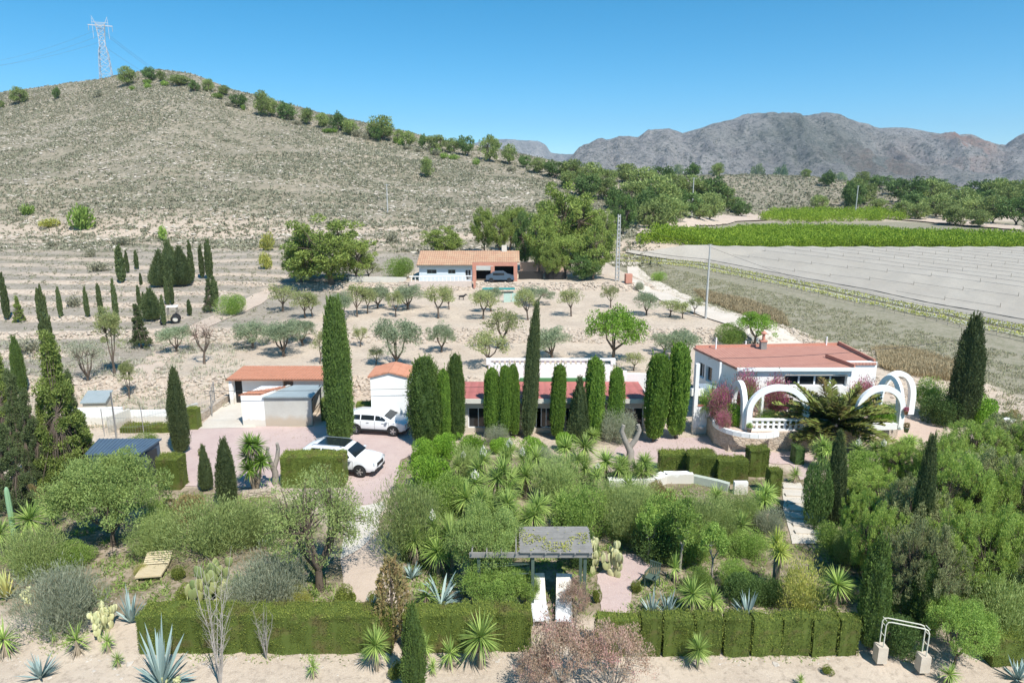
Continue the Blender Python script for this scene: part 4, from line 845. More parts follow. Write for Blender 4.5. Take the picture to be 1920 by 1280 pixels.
mb.bar((R2[0]-.2, Yh+1.2, zh+.14), (BR[0], BR[1], zh+.2), .12, .26); mb.bar((BL[0], BL[1], zh+.1), (BR[0], BR[1], zh+.1), .14, .2); mb.build('parapet', terra, b)
mb = MB(); wall(mb, (FR[0]+.02, Yh+1.2), R2, T-.3, zh+.10, .25); wall(mb, R2, (BR[0]+.2, BR[1]), T-.3, zh+.10, .25); mb.build('side_wing', white, b)
mb = MB(); c = PZ(1430, 655, zh); mb.box((c[0], c[1], zh+.3), (.42, .42, .6)); mb.build('chimney', greyw, b)
q = MB(); q.box((c[0], c[1], zh+.66), (.5, .5, .08)); q.tube([(c[0], c[1], zh+.7), (c[0], c[1], zh+1.2)], .11, 10); q.lathe([(.22, 1.2), (.22, 1.26), (.02, 1.42)], (c[0], c[1], zh), 12); q.build('chimney_cowl', terra, b)
for px, py, hh in ((1342, 655, .9), (1549, 648, .7), (1398, 650, .45)):
    c = PZ(px, py, zh); MB().tube([(c[0], c[1], zh), (c[0], c[1], zh+hh)], .055, 8).build('vent_pipe', white, b)
c0 = PZ(1333, 655, zh); MB().box((FL[0]-.75, Yh+1.4, (T+zh)/2), (.14, .14, zh-T)).build('corner_post', white, b)
MB().box((FL[0]-1.3, Yh+1.6, T+1.2), (1.6, 1.2, .25)).build('porch_canopy', plain('canopy_slate', (.30, .36, .42), .6), b)

# --- terrace: stone retaining wall, floor, arches, balustrade
tw = [P(1338, 834), P(1365, 846), (XAT(1420, 36.4*K, .5), 36.3*K, 0), (XAT(1560, 36.4*K, .5), 36.4*K, 0), (XAT(1660, 36.8*K, .5), 37.0*K, 0), (XAT(1700, 37.5*K, .5), 38.4*K, 0)]
b = empty('house_terrace', (0, 0, 0), 0, 'raised terrace with rubble stone retaining wall and white coping in front of the main house', 'terrace')
poly = [(p[0], p[1]) for p in tw]+[(R2[0]+1.2, Yh+1.1), (FL[0]-.4, Yh+1.1), (tw[0][0]+.1, Yh-.3)]
MB().prism(poly, -.3, T-.02).build('stone_base', stone, b)
inner = np.array(poly); cen = inner.mean(0); MB().prism([tuple(cen+(p-cen)*.985) for p in inner], T-.1, T+.015).build('floor', gravel('terrace_tiles', (.50, .38, .30), (.56, .45, .37), (.6, .5, .44)), b)
fy = 36.62*K
def arch(mb, a, b_, z0, zs, zt, th=.40, dp=.38, n=22, rt=.42):
    """white rendered arch: two piers and a curved band between plan points a and b_"""
    a = np.array(a, float); b_ = np.array(b_, float); L = np.linalg.norm(b_-a); u = (b_-a)/L; nn = np.array([-u[1], u[0]])
    prof_o = [(-th/2, z0)]+[(L/2-(L/2+th/2)*cos(pi*k/n), zs+(zt-zs)*sin(pi*k/n)) for k in range(n+1)]+[(L+th/2, z0)]
    prof_i = [(th/2, z0)]+[(L/2-(L/2-th/2)*cos(pi*k/n), zs+(zt-rt-zs)*sin(pi*k/n)) for k in range(n+1)]+[(L-th/2, z0)]
    m = len(prof_o); V = []
    for sd in (-dp/2, dp/2):
        for pr in (prof_o, prof_i):
            for (s, z) in pr: q = a+u*s+nn*sd; V.append((q[0], q[1], z))
    i = np.arange(m-1); oF, iF, oB, iB = 0, m, 2*m, 3*m
    Fq = np.concatenate([np.stack([oF+i, iF+i, iF+i+1, oF+i+1], -1), np.stack([oB+i, oB+i+1, iB+i+1, iB+i], -1), np.stack([oF+i, oF+i+1, oB+i+1, oB+i], -1), np.stack([iF+i, iB+i, iB+i+1, iF+i+1], -1)])
    mb.add(V, Fq)
zs_ = zrow(fy, 770); ztp = zrow(fy, 721)
pxs = [1404, 1510, 1608, 1694]
pl = [np.array([XAT(p, fy, T+1), fy+dy]) for p, dy in zip(pxs, (0, -.04, .03, .25))]
b = empty('terrace_arcade', (0, 0, 0), 0, 'white arcade of two round terrace arches, one each side of the feathery palm', 'arcade')
for k in (0, 2): mb = MB(); arch(mb, pl[k], pl[k+1], T, zs_, ztp-.04*k, th=.34, dp=(.30, .27, .25)[k], rt=.35); mb.build('arch', white, b)
mb = MB()
for a_, c_ in ((pl[0]+[.18, 0], pl[1]-[.18, 0]), (pl[1]+[.18, 0], pl[2]-[.18, 0])):
    mb.box(((a_[0]+c_[0])/2, fy, T+.06), (c_[0]-a_[0], .2, .12)); mb.box(((a_[0]+c_[0])/2, fy, T+.72), (c_[0]-a_[0], .24, .10))
    k = int((c_[0]-a_[0])/.34)
    for i in range(k+1): mb.box((a_[0]+(c_[0]-a_[0])*i/k, fy, T+.39), (.13, .13, .56))
    mb.box(((a_[0]+c_[0])/2, fy, T+.40), (c_[0]-a_[0], .10, .09))
mb.build('balustrade', white, b)
MB().prism([(pl[2][0]+.2, fy-.05), (pl[3][0]-.2, fy+.15), (pl[3][0]-.2, fy+.4), (pl[2][0]+.2, fy+.18)], T, T+.4).build('low_wall', white, b)
sb = empty('side_arch', (0, 0, 0), 0, 'white arch running back from the left pillar of the terrace, facing the red bougainvillea', 'arch')
mb = MB(); e_ = np.array([XAT(1374, fy+2.2, T+1), fy+2.2]); arch(mb, pl[0]+[-.2, .36], e_, T, zs_-.1, ztp-.1, dp=.3); mb.build('arch_band', white, sb)
MB().box((e_[0]-.05, e_[1]+.12, T+.1), (.4, .4, .2)).build('pier_foot', white, sb)
ba = [np.array([XAT(1648, fy+2.4, 3), fy+2.4]), np.array([XAT(1690, fy+1.0, 3), fy+.95]), np.array([XAT(1712, fy+3.2, 3), fy+3.2])]
sb = empty('garden_arch', (0, 0, 0), 0, 'pair of white arches meeting in a pointed frame at the right end of the terrace', 'arch')
mb = MB(); arch(mb, ba[0], ba[1]+[0, .1], T, zrow(fy+2, 755), zrow(fy+1.7, 703), dp=.28, rt=.3); mb.build('arch_band', white, sb)
mb = MB(); arch(mb, ba[0]+[.35, .5], ba[2], T, zrow(fy+2, 755), zrow(fy+2.7, 698), dp=.28, rt=.3); mb.build('arch_band', white, sb)
mb = MB(); mb.box((pl[3][0]-2.8, fy+2.1, T+.9), (.2, .2, 1.8)); mb.box((pl[3][0]-.9, fy+3.1, T+1.35), (2.2, .25, .12)); mb.box((pl[0][0]+1.6, fy+2.2, T+.9), (.16, .16, 1.8)); o = mb.build('inner_posts', white, sb)
# flower pots
def pot(name, x, y, z, r, h, m_, label, plant=None):
    b = empty(name, (x, y, z), 0, label, 'pot', 'pots and planters'); MB().lathe([(.001, 0), (r*.65, 0), (r*.95, h*.85), (r*1.08, h*.87), (r*1.08, h), (r*.9, h), (r*.85, h*.9), (.001, h*.9)], n=18).build('vessel', m_, b, True)
    rng = np.random.default_rng(int(x*10)); q = MB(); k = 420; d = sph(k, rng); q.leaves(d*r*1.2*rng.uniform(.4, 1, k)[:, None]+[0, 0, h+r*.7], d+rng.normal(size=(k, 3))*.4, .07, .035, rng); q.build('plant', plant or m_mid, b)
pot('flower_pot', XAT(1405, fy-.4, T), fy-.35, T, .17, .32, greyw, 'grey pot standing before the left pillar of the arcade'); pot('flower_pot', XAT(1697, fy-.2, T), fy-.3, T, .17, .32, greyw, 'grey pot standing before the right pillar of the arcade', m_rust)
pot('flower_pot', XAT(1697, fy-.2, T)+.03, fy+.0, T+1.05, .13, .25, terra, 'terracotta pot fixed half way up the right pillar of the arcade', m_bract)
c = P(1345, 848); pot('flower_pot', c[0]-1.2, c[1]-1.4, 0, .2, .35, blackp, 'black pot by the clipped hedge below the terrace')
# white gate pier with door
c = P(1313, 812); b = empty('garden_gate_wall', (0, 0, 0), 0, 'tall white gateway panel with red coping beside the cypress pair', 'gateway')
zz = zrow(c[1], 762); mb = MB(); mb.box((c[0], c[1], zz/2), (1.05, .2, zz+.1)); mb.build('wall_panel', white, b); MB().box((c[0]+.02, c[1], zz+.09), (1.15, .28, .06)).build('coping', redroof, b)
zz2 = zrow(c[1], 733); mb = MB(); mb.box((c[0]-.46, c[1]-.02, (zz2+zz)/2), (.24, .3, zz2+zz)); mb.box((c[0]-.46+.25, c[1]+.6, zz2-.25), (.9, .14, .5)); mb.build('pillar', white, b)
MB().lathe([(.001, .4), (.16, .42), (.2, .55), (.17, .56), (.001, .5)], (c[0], c[1]-.2, 0), 14).build('wall_basin', white, b)
# raised planter basin by the terrace corner
c = P(1352, 842); b = empty('raised_planter', (0, 0, 0), 0, 'low curved white planter at the left corner of the stone terrace wall', 'planter')
mb = MB(); an = np.linspace(pi*.9, pi*1.7, 12); r0 = 2.1; cx, cy = tw[1][0]+1.6, tw[1][1]+1.3
for a0, a1 in zip(an[:-1], an[1:]): mb.bar((cx+r0*cos(a0), cy+r0*sin(a0), T+.1), (cx+r0*cos(a1), cy+r0*sin(a1), T+.1), .22, .28)
mb.build('rim', white, b); MB().box((tw[0][0]+.3, tw[0][1]+.2, T*.62), (.5, .25, T*1.2)).build('end_wall', white, b)

# --- low white garden walls
def lowwall(pts, h, label, th=.25, m_=None, z=None):
    mb = MB()
    for p, q in zip(pts[:-1], pts[1:]):
        a = P(*p); c = P(*q); mb.bar((a[0], a[1], a[2]+h/2-.05), (c[0], c[1], c[2]+h/2-.05), th, h+.1)
    o = mb.build('garden_wall', m_ or white); return tag(o, label, 'wall', 'low garden walls')
lowwall([(1140, 915), (1225, 912), (1245, 903), (1298, 903)], .55, 'low white angled garden wall below the clipped hedge by the forecourt', .5)
lowwall([(1300, 904), (1345, 914), (1366, 920)], .45, 'short pale green shaded wall continuing right of the white garden wall', .3, plain('greenish_render', (.5, .54, .46), .9))
lowwall([(1375, 925), (1400, 925)], .7, 'short white wall stub between the shrubs and the square hedge block', .25)
lowwall([(455, 932), (516, 927)], .35, 'low pale stone kerb left of the driveway foot, under the big yucca', .3, stone)
lowwall([(560, 912), (640, 905)], .25, 'low stone kerb behind the sparse olive tree', .3, stone)

# --- cars
def suv(name, label, x, y, rz, L=4.55, Wd=1.86, Hh=1.66, dark_roof=False, rails=True):
    b = empty(name, (x, y, Hs(x, y)+.06), rz, label, 'car', 'white cars parked on the driveway'); w = Wd/2
    # stations: x, zbottom, half width, z belt, z top, half width top
    S = [(-L/2, .42, w*.80, .92, 1.00, w*.66), (-L/2+.10, .30, w*.93, .98, 1.28, w*.70), (-L/2+.42, .26, w*.985, 1.0, Hh-.10, w*.74), (-L/2+.85, .25, w, 1.0, Hh, w*.76), (-.35, .25, w, .99, Hh+.01, w*.77), (.35, .25, w, .98, Hh-.03, w*.765), (.62, .25, w, .97, Hh-.14, w*.75), (1.18, .25, w, .96, 1.06, w*.80), (L/2-.75, .26, w*.985, .92, 1.02, w*.78), (L/2-.25, .30, w*.93, .84, .94, w*.72), (L/2-.06, .36, w*.84, .74, .84, w*.62), (L/2, .42, w*.72, .62, .70, w*.5)]
    V = []
    for (sx, zb_, ww, zs, zt2, wt) in S:
        pr = [(ww*.9, zb_), (ww, zb_+.16), (ww*1.005, (zb_+zs)/2+.08), (ww*.985, zs), (wt+.02, zt2-.07), (wt*.86, zt2), (0, zt2+.02)]
        pr = [(-a, c) for a, c in pr]+[(a, c) for a, c in pr[::-1][1:]]
        V.append([(sx, a, c) for a, c in pr])
    V = np.array(V); m = V.shape[1]; i = np.arange(len(S)-1)[:, None]*m; j = np.arange(m-1)[None]; mb = MB(); mb.add(V.reshape(-1, 3), np.stack([i+j, i+j+1, i+m+j+1, i+m+j], -1).reshape(-1, 4)[:, ::-1])
    i = np.arange(len(S)-1); mb.add(V.reshape(-1, 3), np.stack([i*m, i*m+m-1, i*m+2*m-1, i*m+m], -1))
    for e in (0, len(S)-1): c = V[e].mean(0); mb.add(list(V[e])+[c], [[k, (k+1) % m, m] for k in range(m)])
    o = mb.build('body', carw, b, True)
    md = o.modifiers.new('edge', 'EDGE_SPLIT'); md.split_angle = R(32)
    def side(xa, xb, ta, tb_, sgn, out=.008):   # quad on the greenhouse side between stations, ta..tb_ fraction belt->roof
        def at(xx, t):
            k = max(q for q in range(len(S)) if S[q][0] <= xx+1e-6); k = min(k, len(S)-2); f = (xx-S[k][0])/(S[k+1][0]-S[k][0])
            g = lambda n_: S[k][n_]*(1-f)+S[k+1][n_]*f
            y0, z0_, y1, z1_ = g(2)*.985, g(3), g(5)+.02, g(4)-.07; return (xx, sgn*(y0+(y1-y0)*t+out), z0_+(z1_-z0_)*t)
        return at
    for sgn in (-1, 1):
        at = side(0, 0, 0, 0, sgn)
        for (xa, xb, xc, xd) in ((-L/2+.60, -.95, -.95, -L/2+.78), (-.88, .02, .02, -.88), (.09, 1.0, .56, .09)):
            q = MB(); n = 6
            lo = [at(xa+(xb-xa)*k/n, .10) for k in range(n+1)]; hi = [at(xd+(xc-xd)*k/n, .86) for k in range(n+1)]
            q.add(lo+hi, [[k, k+1, n+2+k, n+1+k] if sgn < 0 else [k+1, k, n+1+k, n+2+k] for k in range(n)]); q.build('side_window', gl, b)
        q = MB(); q.box((-.05, sgn*(w+.012), .36), (L*.50, .03, .14)); q.build('sill_trim', blackp, b)
        if rails: q = MB(); q.tube([(-1.55, sgn*w*.70, Hh-.03), (-1.4, sgn*w*.70, Hh+.05), (.15, sgn*w*.70, Hh+.05), (.3, sgn*w*.70, Hh-.02)], .018, 6); q.build('roof_rail', steel if dark_roof else blackp, b)
        q = MB(); q.box((.92, sgn*(w+.10), 1.06), (.14, .2, .13)); q.build('mirror', carw, b)
        for xw in (-L/2+.88, L/2-.86):
            q = MB(); n = 20; an = [pi*k/n for k in range(-1, n+2)]
            V2 = [(xw+.41*cos(a), sgn*(w+.014), .35+.41*sin(a)) for a in an]+[(xw, sgn*(w+.014), .33)]
            q.add(V2, [[k, k+1, len(an)] if sgn < 0 else [k+1, k, len(an)] for k in range(len(an)-1)]); q.build('wheel_arch', blackp, b)
            wh = empty('wheel', (xw, sgn*(w-.10), .34)); wh.parent = b; wh.rotation_euler = (pi/2, 0, 0)
            t_ = MB(); t_.lathe([(.21, -.12), (.31, -.125), (.345, -.09), (.345, .09), (.31, .125), (.21, .12)], n=28); t_.build('tyre', rubber, wh, True)
            t_ = MB(); t_.lathe([(.215, -.10), (.205, 0), (.215, .10)], n=24)
            for side_ in (-1, 1):
                for k in range(5): a = 2*pi*k/5; t_.bar((0, 0, side_*.105), (.205*cos(a), .205*sin(a), side_*.105), .06, .02)
                t_.lathe([(.001, side_*.118), (.05, side_*.118), (.05, side_*.09)], n=12)
            t_.build('rim', steel, wh)
    q = MB(); f = lambda s_, t, o_: None
    a_, c_ = S[6], S[7]   # windscreen between stations 6 and 7
    q.add([(a_[0]+.03, -a_[5]*.95, a_[4]+.02), (a_[0]+.03, a_[5]*.95, a_[4]+.02), (c_[0]-.03, c_[5]*1.0, c_[4]+.06), (c_[0]-.03, -c_[5]*1.0, c_[4]+.06)], [[0, 3, 2, 1]])
    q.build('windscreen', gl, b)
    a_, c_ = S[1], S[2]; q = MB(); q.add([(a_[0]-.0, -a_[5]*.8, a_[4]+.03), (a_[0]-.0, a_[5]*.8, a_[4]+.03), (c_[0]-.06, c_[5]*.82, c_[4]-.02), (c_[0]-.06, -c_[5]*.82, c_[4]-.02)], [[0, 1, 2, 3]]); q.build('rear_window', gl, b)
    q = MB(); q.box((L/2-.02, 0, .62), (.06, Wd*.46, .22)); q.build('grille', blackp, b)
    q = MB(); q.box((L/2-.05, 0, .36), (.12, Wd*.72, .16)); q.box((L/2-.16, 0, .3), (.2, Wd*.86, .10)); q.build('bumper', blackp, b)
    for sgn in (-1, 1):
        M = rot3('Z', sgn*-.55); q = MB(); q.box((L/2-.13, sgn*w*.68, .74), (.06, .34, .15), M=M); q.build('headlight', plain('lamp_glass', (.45, .48, .5), .1, metal=.3), b)
        q = MB(); q.box((-L/2+.04, sgn*w*.76, .98), (.06, .24, .18)); q.build('tail_light', plain('red_lamp', (.35, .02, .02), .2), b)
    for sgn in (-1, 1):
        for xd in (-.42, .62): q = MB(); q.box((xd, sgn*(w+.012), .86), (.17, .03, .035)); q.build('door_handle', steel, b)
        q = MB()
        for xd in (-.92, .05, 1.02): q.box((xd, sgn*(w+.004), .68), (.012, .012, .56))
        q.build('door_seam', blackp, b)
    q = MB(); q.box((L/2+.012, 0, .47), (.02, .5, .11)); q.build('plate', alu, b)
    if dark_roof: q = MB(); q.box((-.42, 0, Hh+.028), (1.7, Wd*.60, .012)); q.build('glass_roof', gl, b)
    q = MB(); q.tube([(-L/2+.7, 0, Hh), (-L/2+.6, 0, Hh+.12)], .012, 5); q.build('aerial', blackp, b)
    return b
c = P(634, 889); suv('parked_car', 'white boxy car with dark glass roof and headlights, nearest the camera, behind the clipped hedge', c[0]+.15, c[1]+.65, R(-12), 4.6, 1.84, 1.62, True)
c = P(705, 816); suv('parked_car', 'white compact car with roof bars parked right of the tall cypress', c[0]+.05, c[1]+.75, R(-9), 4.3, 1.8, 1.45, False, False)

# --- blue-grey metal shed
zrf = 2.1; c = [PZ(160, 851, zrf), PZ(262, 851, zrf), PZ(303, 822, zrf+.25), PZ(187, 822, zrf+.25)]
b = empty('metal_shed', (0, 0, 0), 0, 'blue grey metal garden shed with ribbed roof behind the large leafy bush', 'shed')
gz = -.05; fl = [(q[0]*1, q[1]) for q in c]; cen = np.mean(np.array(fl), 0); wl2 = [tuple(cen+(np.array(q)-cen)*.93) for q in fl]
A_, B_, C_, D_ = wl2; mb = MB(); V = [(A_[0], A_[1], gz), (B_[0], B_[1], gz), (C_[0], C_[1], gz), (D_[0], D_[1], gz), (A_[0], A_[1], zrf-.04), (B_[0], B_[1], zrf-.04), (C_[0], C_[1], zrf+.18), (D_[0], D_[1], zrf+.18)]
mb.add(V, [[0, 1, 5, 4], [1, 2, 6, 5], [2, 3, 7, 6], [3, 0, 4, 7]])
for (p_, q_, z1_, z2_) in ((B_, C_, zrf, zrf+.2), (A_, B_, zrf, zrf)):
    for k in range(1, 8): t = k/8; x_ = p_[0]+(q_[0]-p_[0])*t; y_ = p_[1]+(q_[1]-p_[1])*t; mb.box((x_, y_, (z1_-.1)/2), (.03, .03, z1_-.12))
mb.build('wall', bluem, b)
mb = MB(); a_, e_, c_, d_ = [np.array(q) for q in c]; N = 16
mb.add([a_, e_, c_, d_, a_-[0, 0, .07], e_-[0, 0, .07], c_-[0, 0, .07], d_-[0, 0, .07]], [[0, 1, 2, 3], [4, 7, 6, 5], [0, 4, 5, 1], [1, 5, 6, 2], [2, 6, 7, 3], [3, 7, 4, 0]])
for k in range(N+1): t = k/N; mb.bar(a_+(e_-a_)*t+[0, 0, .015], d_+(c_-d_)*t+[0, 0, .015], .035, .04)
mb.build('roof', plain('blue_roof_sheet', (.13, .19, .25), .4, (.10, .15, .21), 1.5, metal=.3), b)
t = .72; x_ = B_[0]+(C_[0]-B_[0])*t; y_ = B_[1]+(C_[1]-B_[1])*t; MB().bar((B_[0]+(C_[0]-B_[0])*.35+.03, B_[1]+(C_[1]-B_[1])*.35, 1), (B_[0]+(C_[0]-B_[0])*.8+.03, B_[1]+(C_[1]-B_[1])*.8, 1), .05, 1.9).build('door', darkm, b)

# --- pergola with two loungers
zp = 2.35; q0 = PZ(885, 1040, zp); q1 = PZ(1108, 1040, zp); q2 = PZ(1102, 988, zp+.1); q3 = PZ(908, 988, zp+.1)
b = empty('pergola', (0, 0, 0), 0, 'weathered pergola with slatted grey roof half hidden by a shrub in the lower garden', 'pergola')
mb = MB(); fx0, fx1, fy0, fy1 = q0[0]+.15, q1[0]-.2, q0[1]+.15, q2[1]-.25
for x_ in (fx0+.1, fx0+(fx1-fx0)*.52, fx1):
    for y_ in (fy0, fy1): mb = MB(); mb.box((x_, y_, zp/2-.1), (.12, .12, zp+.05)); mb.build('post', greenw, b)
mb = MB(); 
for y_ in (fy0-.1, fy1+.1): mb.box(((fx0+fx1)/2, y_, zp-.02), (fx1-fx0+.5, .08, .2))
mb.build('beam', greyw, b)
mb = MB(); n = 44; rng = np.random.default_rng(2)
xl_ = fx0+(fx1-fx0)*.40
for k in range(n): y_ = fy0-.2+(fy1-fy0+.4)*k/(n-1); mb.box(((xl_+fx1+.28)/2+rng.normal()*.02, y_, zp+.14+rng.normal()*.006), (fx1+.28-xl_, .060, .015), rz=rng.normal()*.004)
for k in range(9): x_ = fx0-.15+(fx1-fx0+.3)*k/8; mb.box((x_, (fy0+fy1)/2, zp+.105), (.05, fy1-fy0+.5, .05))
mb.build('slatted_roof', greyw, b)
q = MB(); k = 900; xx = rng.uniform(xl_, fx1+.2, k); yv = rng.uniform(fy0-.2, fy1+.2, k); kk = fbm(xx*1.1, yv*1.1, 5, 3)+.16*(xx-fx0)/(fx1-fx0) > .60; kk |= rng.uniform(0, 1, k) < .05; n_ = int(kk.sum()); q.leaves(np.c_[xx[kk], yv[kk], np.full(n_, zp+.18)+rng.uniform(0, .06, n_)], sph(n_, rng)*[1, 1, .4], .085, .06, rng); q.build('climber_leaves', m_yel, b)
mb = MB()
for k in range(9):
    mb.bar((fx0+.1, fy0+.06, .3+k*.2), (fx0+(fx1-fx0)*.5, fy0+.06, .45+k*.2) if k % 2 else (fx0+(fx1-fx0)*.5, fy0+.06, .25+k*.2), .02)
mb.build('lattice', greenw, b)
def lounger(x, y, rz, label):
    b = empty('sun_lounger', (x, y, Hs(x, y)+.01), rz, label, 'sun lounger', 'loungers under the pergola'); f = MB()
    f.box((-.29, -.05, .32), (.05, 1.3, .06)); f.box((.29, -.05, .32), (.05, 1.3, .06)); f.box((0, -.68, .32), (.63, .05, .06)); f.build('frame', alu, b)
    for sx in (-.27, .27):
        for sy in (-.5, .5): MB().box((sx, sy, .15), (.05, .05, .32)).build('leg', alu, b)
    q = MB()
    for k in range(13): q.box((0, -.62+k*.095, .36), (.56, .085, .02))
    q.build('seat', alu, b); q = MB(); M = rot3('X', R(52)); o_ = np.array([0, .58, .36])
    v = M @ np.array([0, .5, 0])+o_; q.box(v, (.54, .98, .03), M=M)
    for sx in (-.29, .29): v = M @ np.array([sx, .48, 0])+o_; q.box(v, (.04, 1.0, .05), M=M)
    q.build('backrest', plain('cream_canvas', (.80, .77, .69), .9), b)
c = P(1010, 1128); lounger(c[0], c[1]-.9, R(4), 'white slatted sun lounger nearer the middle post of the pergola'); c = P(1054, 1128); lounger(c[0], c[1]-.9, R(-4), 'white slatted sun lounger under the right side of the pergola')
# --- wooden bench-lounger
c = P(286, 1080); b = empty('wooden_lounger', (c[0], c[1], c[2]), R(8), 'pale wooden slatted lounger on the bare soil at the left of the garden', 'lounger'); b.scale = (.78, .85, .8)
q = MB()
for k in range(8): q.box((0, -.45+k*.13, .36), (1.35, .10, .03))
q.build('seat', woodp, b); q = MB(); M = rot3('X', R(28))
for k in range(6): v = M @ np.array([0, .06+k*.13, 0])+[0, .6, .36]; q.box(v, (1.35, .10, .03), M=M)
q.build('backrest', woodp, b)
for sx in (-.6, .6):
    for sy in (-.4, .5): MB().box((sx, sy, .17), (.08, .08, .36)).build('leg', woodp, b)
q = MB(); q.box((-.64, .05, .31), (.06, 1.1, .08)); q.box((.64, .05, .31), (.06, 1.1, .08)); q.box((0, -.5, .31), (1.3, .05, .08)); q.build('frame', woodp, b)
# --- garden chair
c = P(1222, 1100); b = empty('garden_chair', (c[0], c[1], 0), R(-35), 'dark green metal armchair on the pink gravel patio', 'chair')
q = MB(); q.box((0, 0, .42), (.48, .46, .03)); q.build('seat', greenw, b); q = MB(); M = rot3('X', R(-12))
for k in range(6): q.box(np.array([-.2+k*.08, .25, .70]), (.04, .02, .5), M=M)
q.box((0, .29, .95), (.5, .03, .06)); q.build('backrest', greenw, b)
for sx in (-.23, .23):
    for sy in (-.21, .22): MB().box((sx, sy, .21), (.035, .035, .42)).build('leg', greenw, b)
    q = MB(); q.box((sx, 0, .66), (.05, .48, .03)); q.box((sx, -.22, .54), (.03, .03, .24)); q.build('armrest', greenw, b)
# --- metal gate frame with stone posts
g0_, g1_ = P(1648, 1243), P(1727, 1262); b = empty('gate_frame', (0, 0, 0), 0, 'pale tubular metal gateway frame standing on two square stone posts', 'gate frame')
for g_ in (g0_, g1_): MB().box((g_[0], g_[1], .16), (.34, .34, .62)).build('stone_post', plain('pale_stone', (.60, .52, .42), .9, (.5, .42, .33), 3, bmp=.4), b)
zt_ = zrow(g0_[1], 1160); q = MB()
for d_ in (-.12, .12):
    a_ = np.array([g0_[0], g0_[1]+d_, .45]); e_ = np.array([g1_[0], g1_[1]+d_, .45]); u_ = (e_-a_); r_ = .13
    q.tube([a_, a_*[1, 1, 0]+[0, 0, zt_-.15], a_*[1, 1, 0]+u_*.04+[0, 0, zt_-.03], a_*[1, 1, 0]+u_*.12+[0, 0, zt_], e_*[1, 1, 0]-u_*.12+[0, 0, zt_], e_*[1, 1, 0]-u_*.04+[0, 0, zt_-.03], e_*[1, 1, 0]+[0, 0, zt_-.15], e_], .022, 6)
for t in (0, 1):
    for z_ in (.9, 1.5, zt_-.2): a_ = np.array([g0_[0]+(g1_[0]-g0_[0])*t, g0_[1]+(g1_[1]-g0_[1])*t, z_]); q.bar(a_-[0, .12, 0], a_+[0, .12, 0], .02)
q.build('tube_frame', plain('cream_paint', (.72, .70, .58), .5), b)
# --- white pot at right edge
c = P(1888, 812); b = empty('garden_urn', (c[0], c[1], c[2]), 0, 'white pedestal urn among bushes at the right edge below the field', 'urn')
MB().lathe([(.001, 0), (.22, 0), (.22, .1), (.1, .18), (.08, .5), (.14, .62), (.34, .95), (.38, 1.0), (.3, 1.0), (.001, .85)], n=18).build('vessel', white, b, True); MB().box((0, 0, .02), (.5, .5, .3)).build('plinth', white, b)

# --- left yard: white walls, fence, small tank
def rail(name, pts, h, label, cat, step=2.4, m_=None, wires=3, rail_h=None, grp=None):
    b = empty(name, (0, 0, 0), 0, label, cat, grp)
    W_ = [np.array(P(*p)) for p in pts]
    for a, c in zip(W_[:-1], W_[1:]):
        L = np.linalg.norm(c-a); n = max(1, int(L/step))
        for k in range(n): q = a+(c-a)*k/n; MB().tube([q-[0, 0, .1], q+[0, 0, h]], .03, 6).build('post', m_ or steel, b)
    q = MB(); c = W_[-1]; MB().tube([c-[0, 0, .1], c+[0, 0, h]], .03, 6).build('post', m_ or steel, b)
    for a, c in zip(W_[:-1], W_[1:]):
        for k in range(wires): z_ = h*(k+1)/wires-.03; q.bar(a+[0, 0, z_], c+[0, 0, z_], .012)
        L = np.linalg.norm(c-a); n = int(L/.16)
        for k in range(n): p_ = a+(c-a)*k/n; q.bar(p_, p_+[0, 0, h-.05], .006)
    q.build('mesh_panel', m_ or steel, b); return b
rail('mesh_fence', [(196, 818), (270, 815), (330, 800)], 1.9, 'tall wire mesh fence beside the white yard walls, behind the blue shed', 'fence', 1.6)
rail('mesh_fence', [(330, 800), (398, 782), (404, 760)], 1.9, 'wire mesh fence bordering the concrete yard left of the barn', 'fence', 2.0)
def wl3(a, c, za, zb2, label, m_=None, th=.2):
    A, C = P(*a), P(*c); mb = MB(); mb.bar((A[0], A[1], za), (C[0], C[1], za), th, zb2); o = mb.build('yard_wall', m_ or white); return tag(o, label, 'wall', 'yard walls')
wl3((140, 796), (232, 794), .55, 1.3, 'pale wall at the back of the yard, left of the mesh fence'); wl3((232, 794), (322, 792), .45, 1.0, 'long low white wall behind the mesh fence'); wl3((205, 812), (245, 796), .5, 1.3, 'short slanting cream wall inside the fenced yard', cream)
wl3((322, 792), (372, 776), .4, .9, 'low grey wall running back from the yard wall', greyr); wl3((375, 790), (428, 752), .25, .6, 'stone edged low wall along the concrete yard', stone, .3)
c = P(182, 765); b = empty('covered_tank', (c[0], c[1], c[2]), R(5), 'pale grey lean-to cover on a small tank behind the yard wall', 'tank'); mb = MB()
mb.add([(-.9, -.5, .6), (.9, -.5, .6), (.9, .8, 1.15), (-.9, .8, 1.15), (-.9, -.5, .52), (.9, -.5, .52), (.9, .8, 1.07), (-.9, .8, 1.07)], [[0, 1, 2, 3], [4, 7, 6, 5], [0, 4, 5, 1], [1, 5, 6, 2], [2, 6, 7, 3], [3, 7, 4, 0]]); mb.build('lid', metalr, b); MB().box((0, .2, .3), (1.6, 1.1, .7)).build('tank_body', cream, b)
o = MB().tube([P(220, 830)[:2]+(0,), P(220, 830)[:2]+(3.4,)], .05, 8).build('metal_post', steel); tag(o, 'thin bare metal post in the fenced yard', 'post')

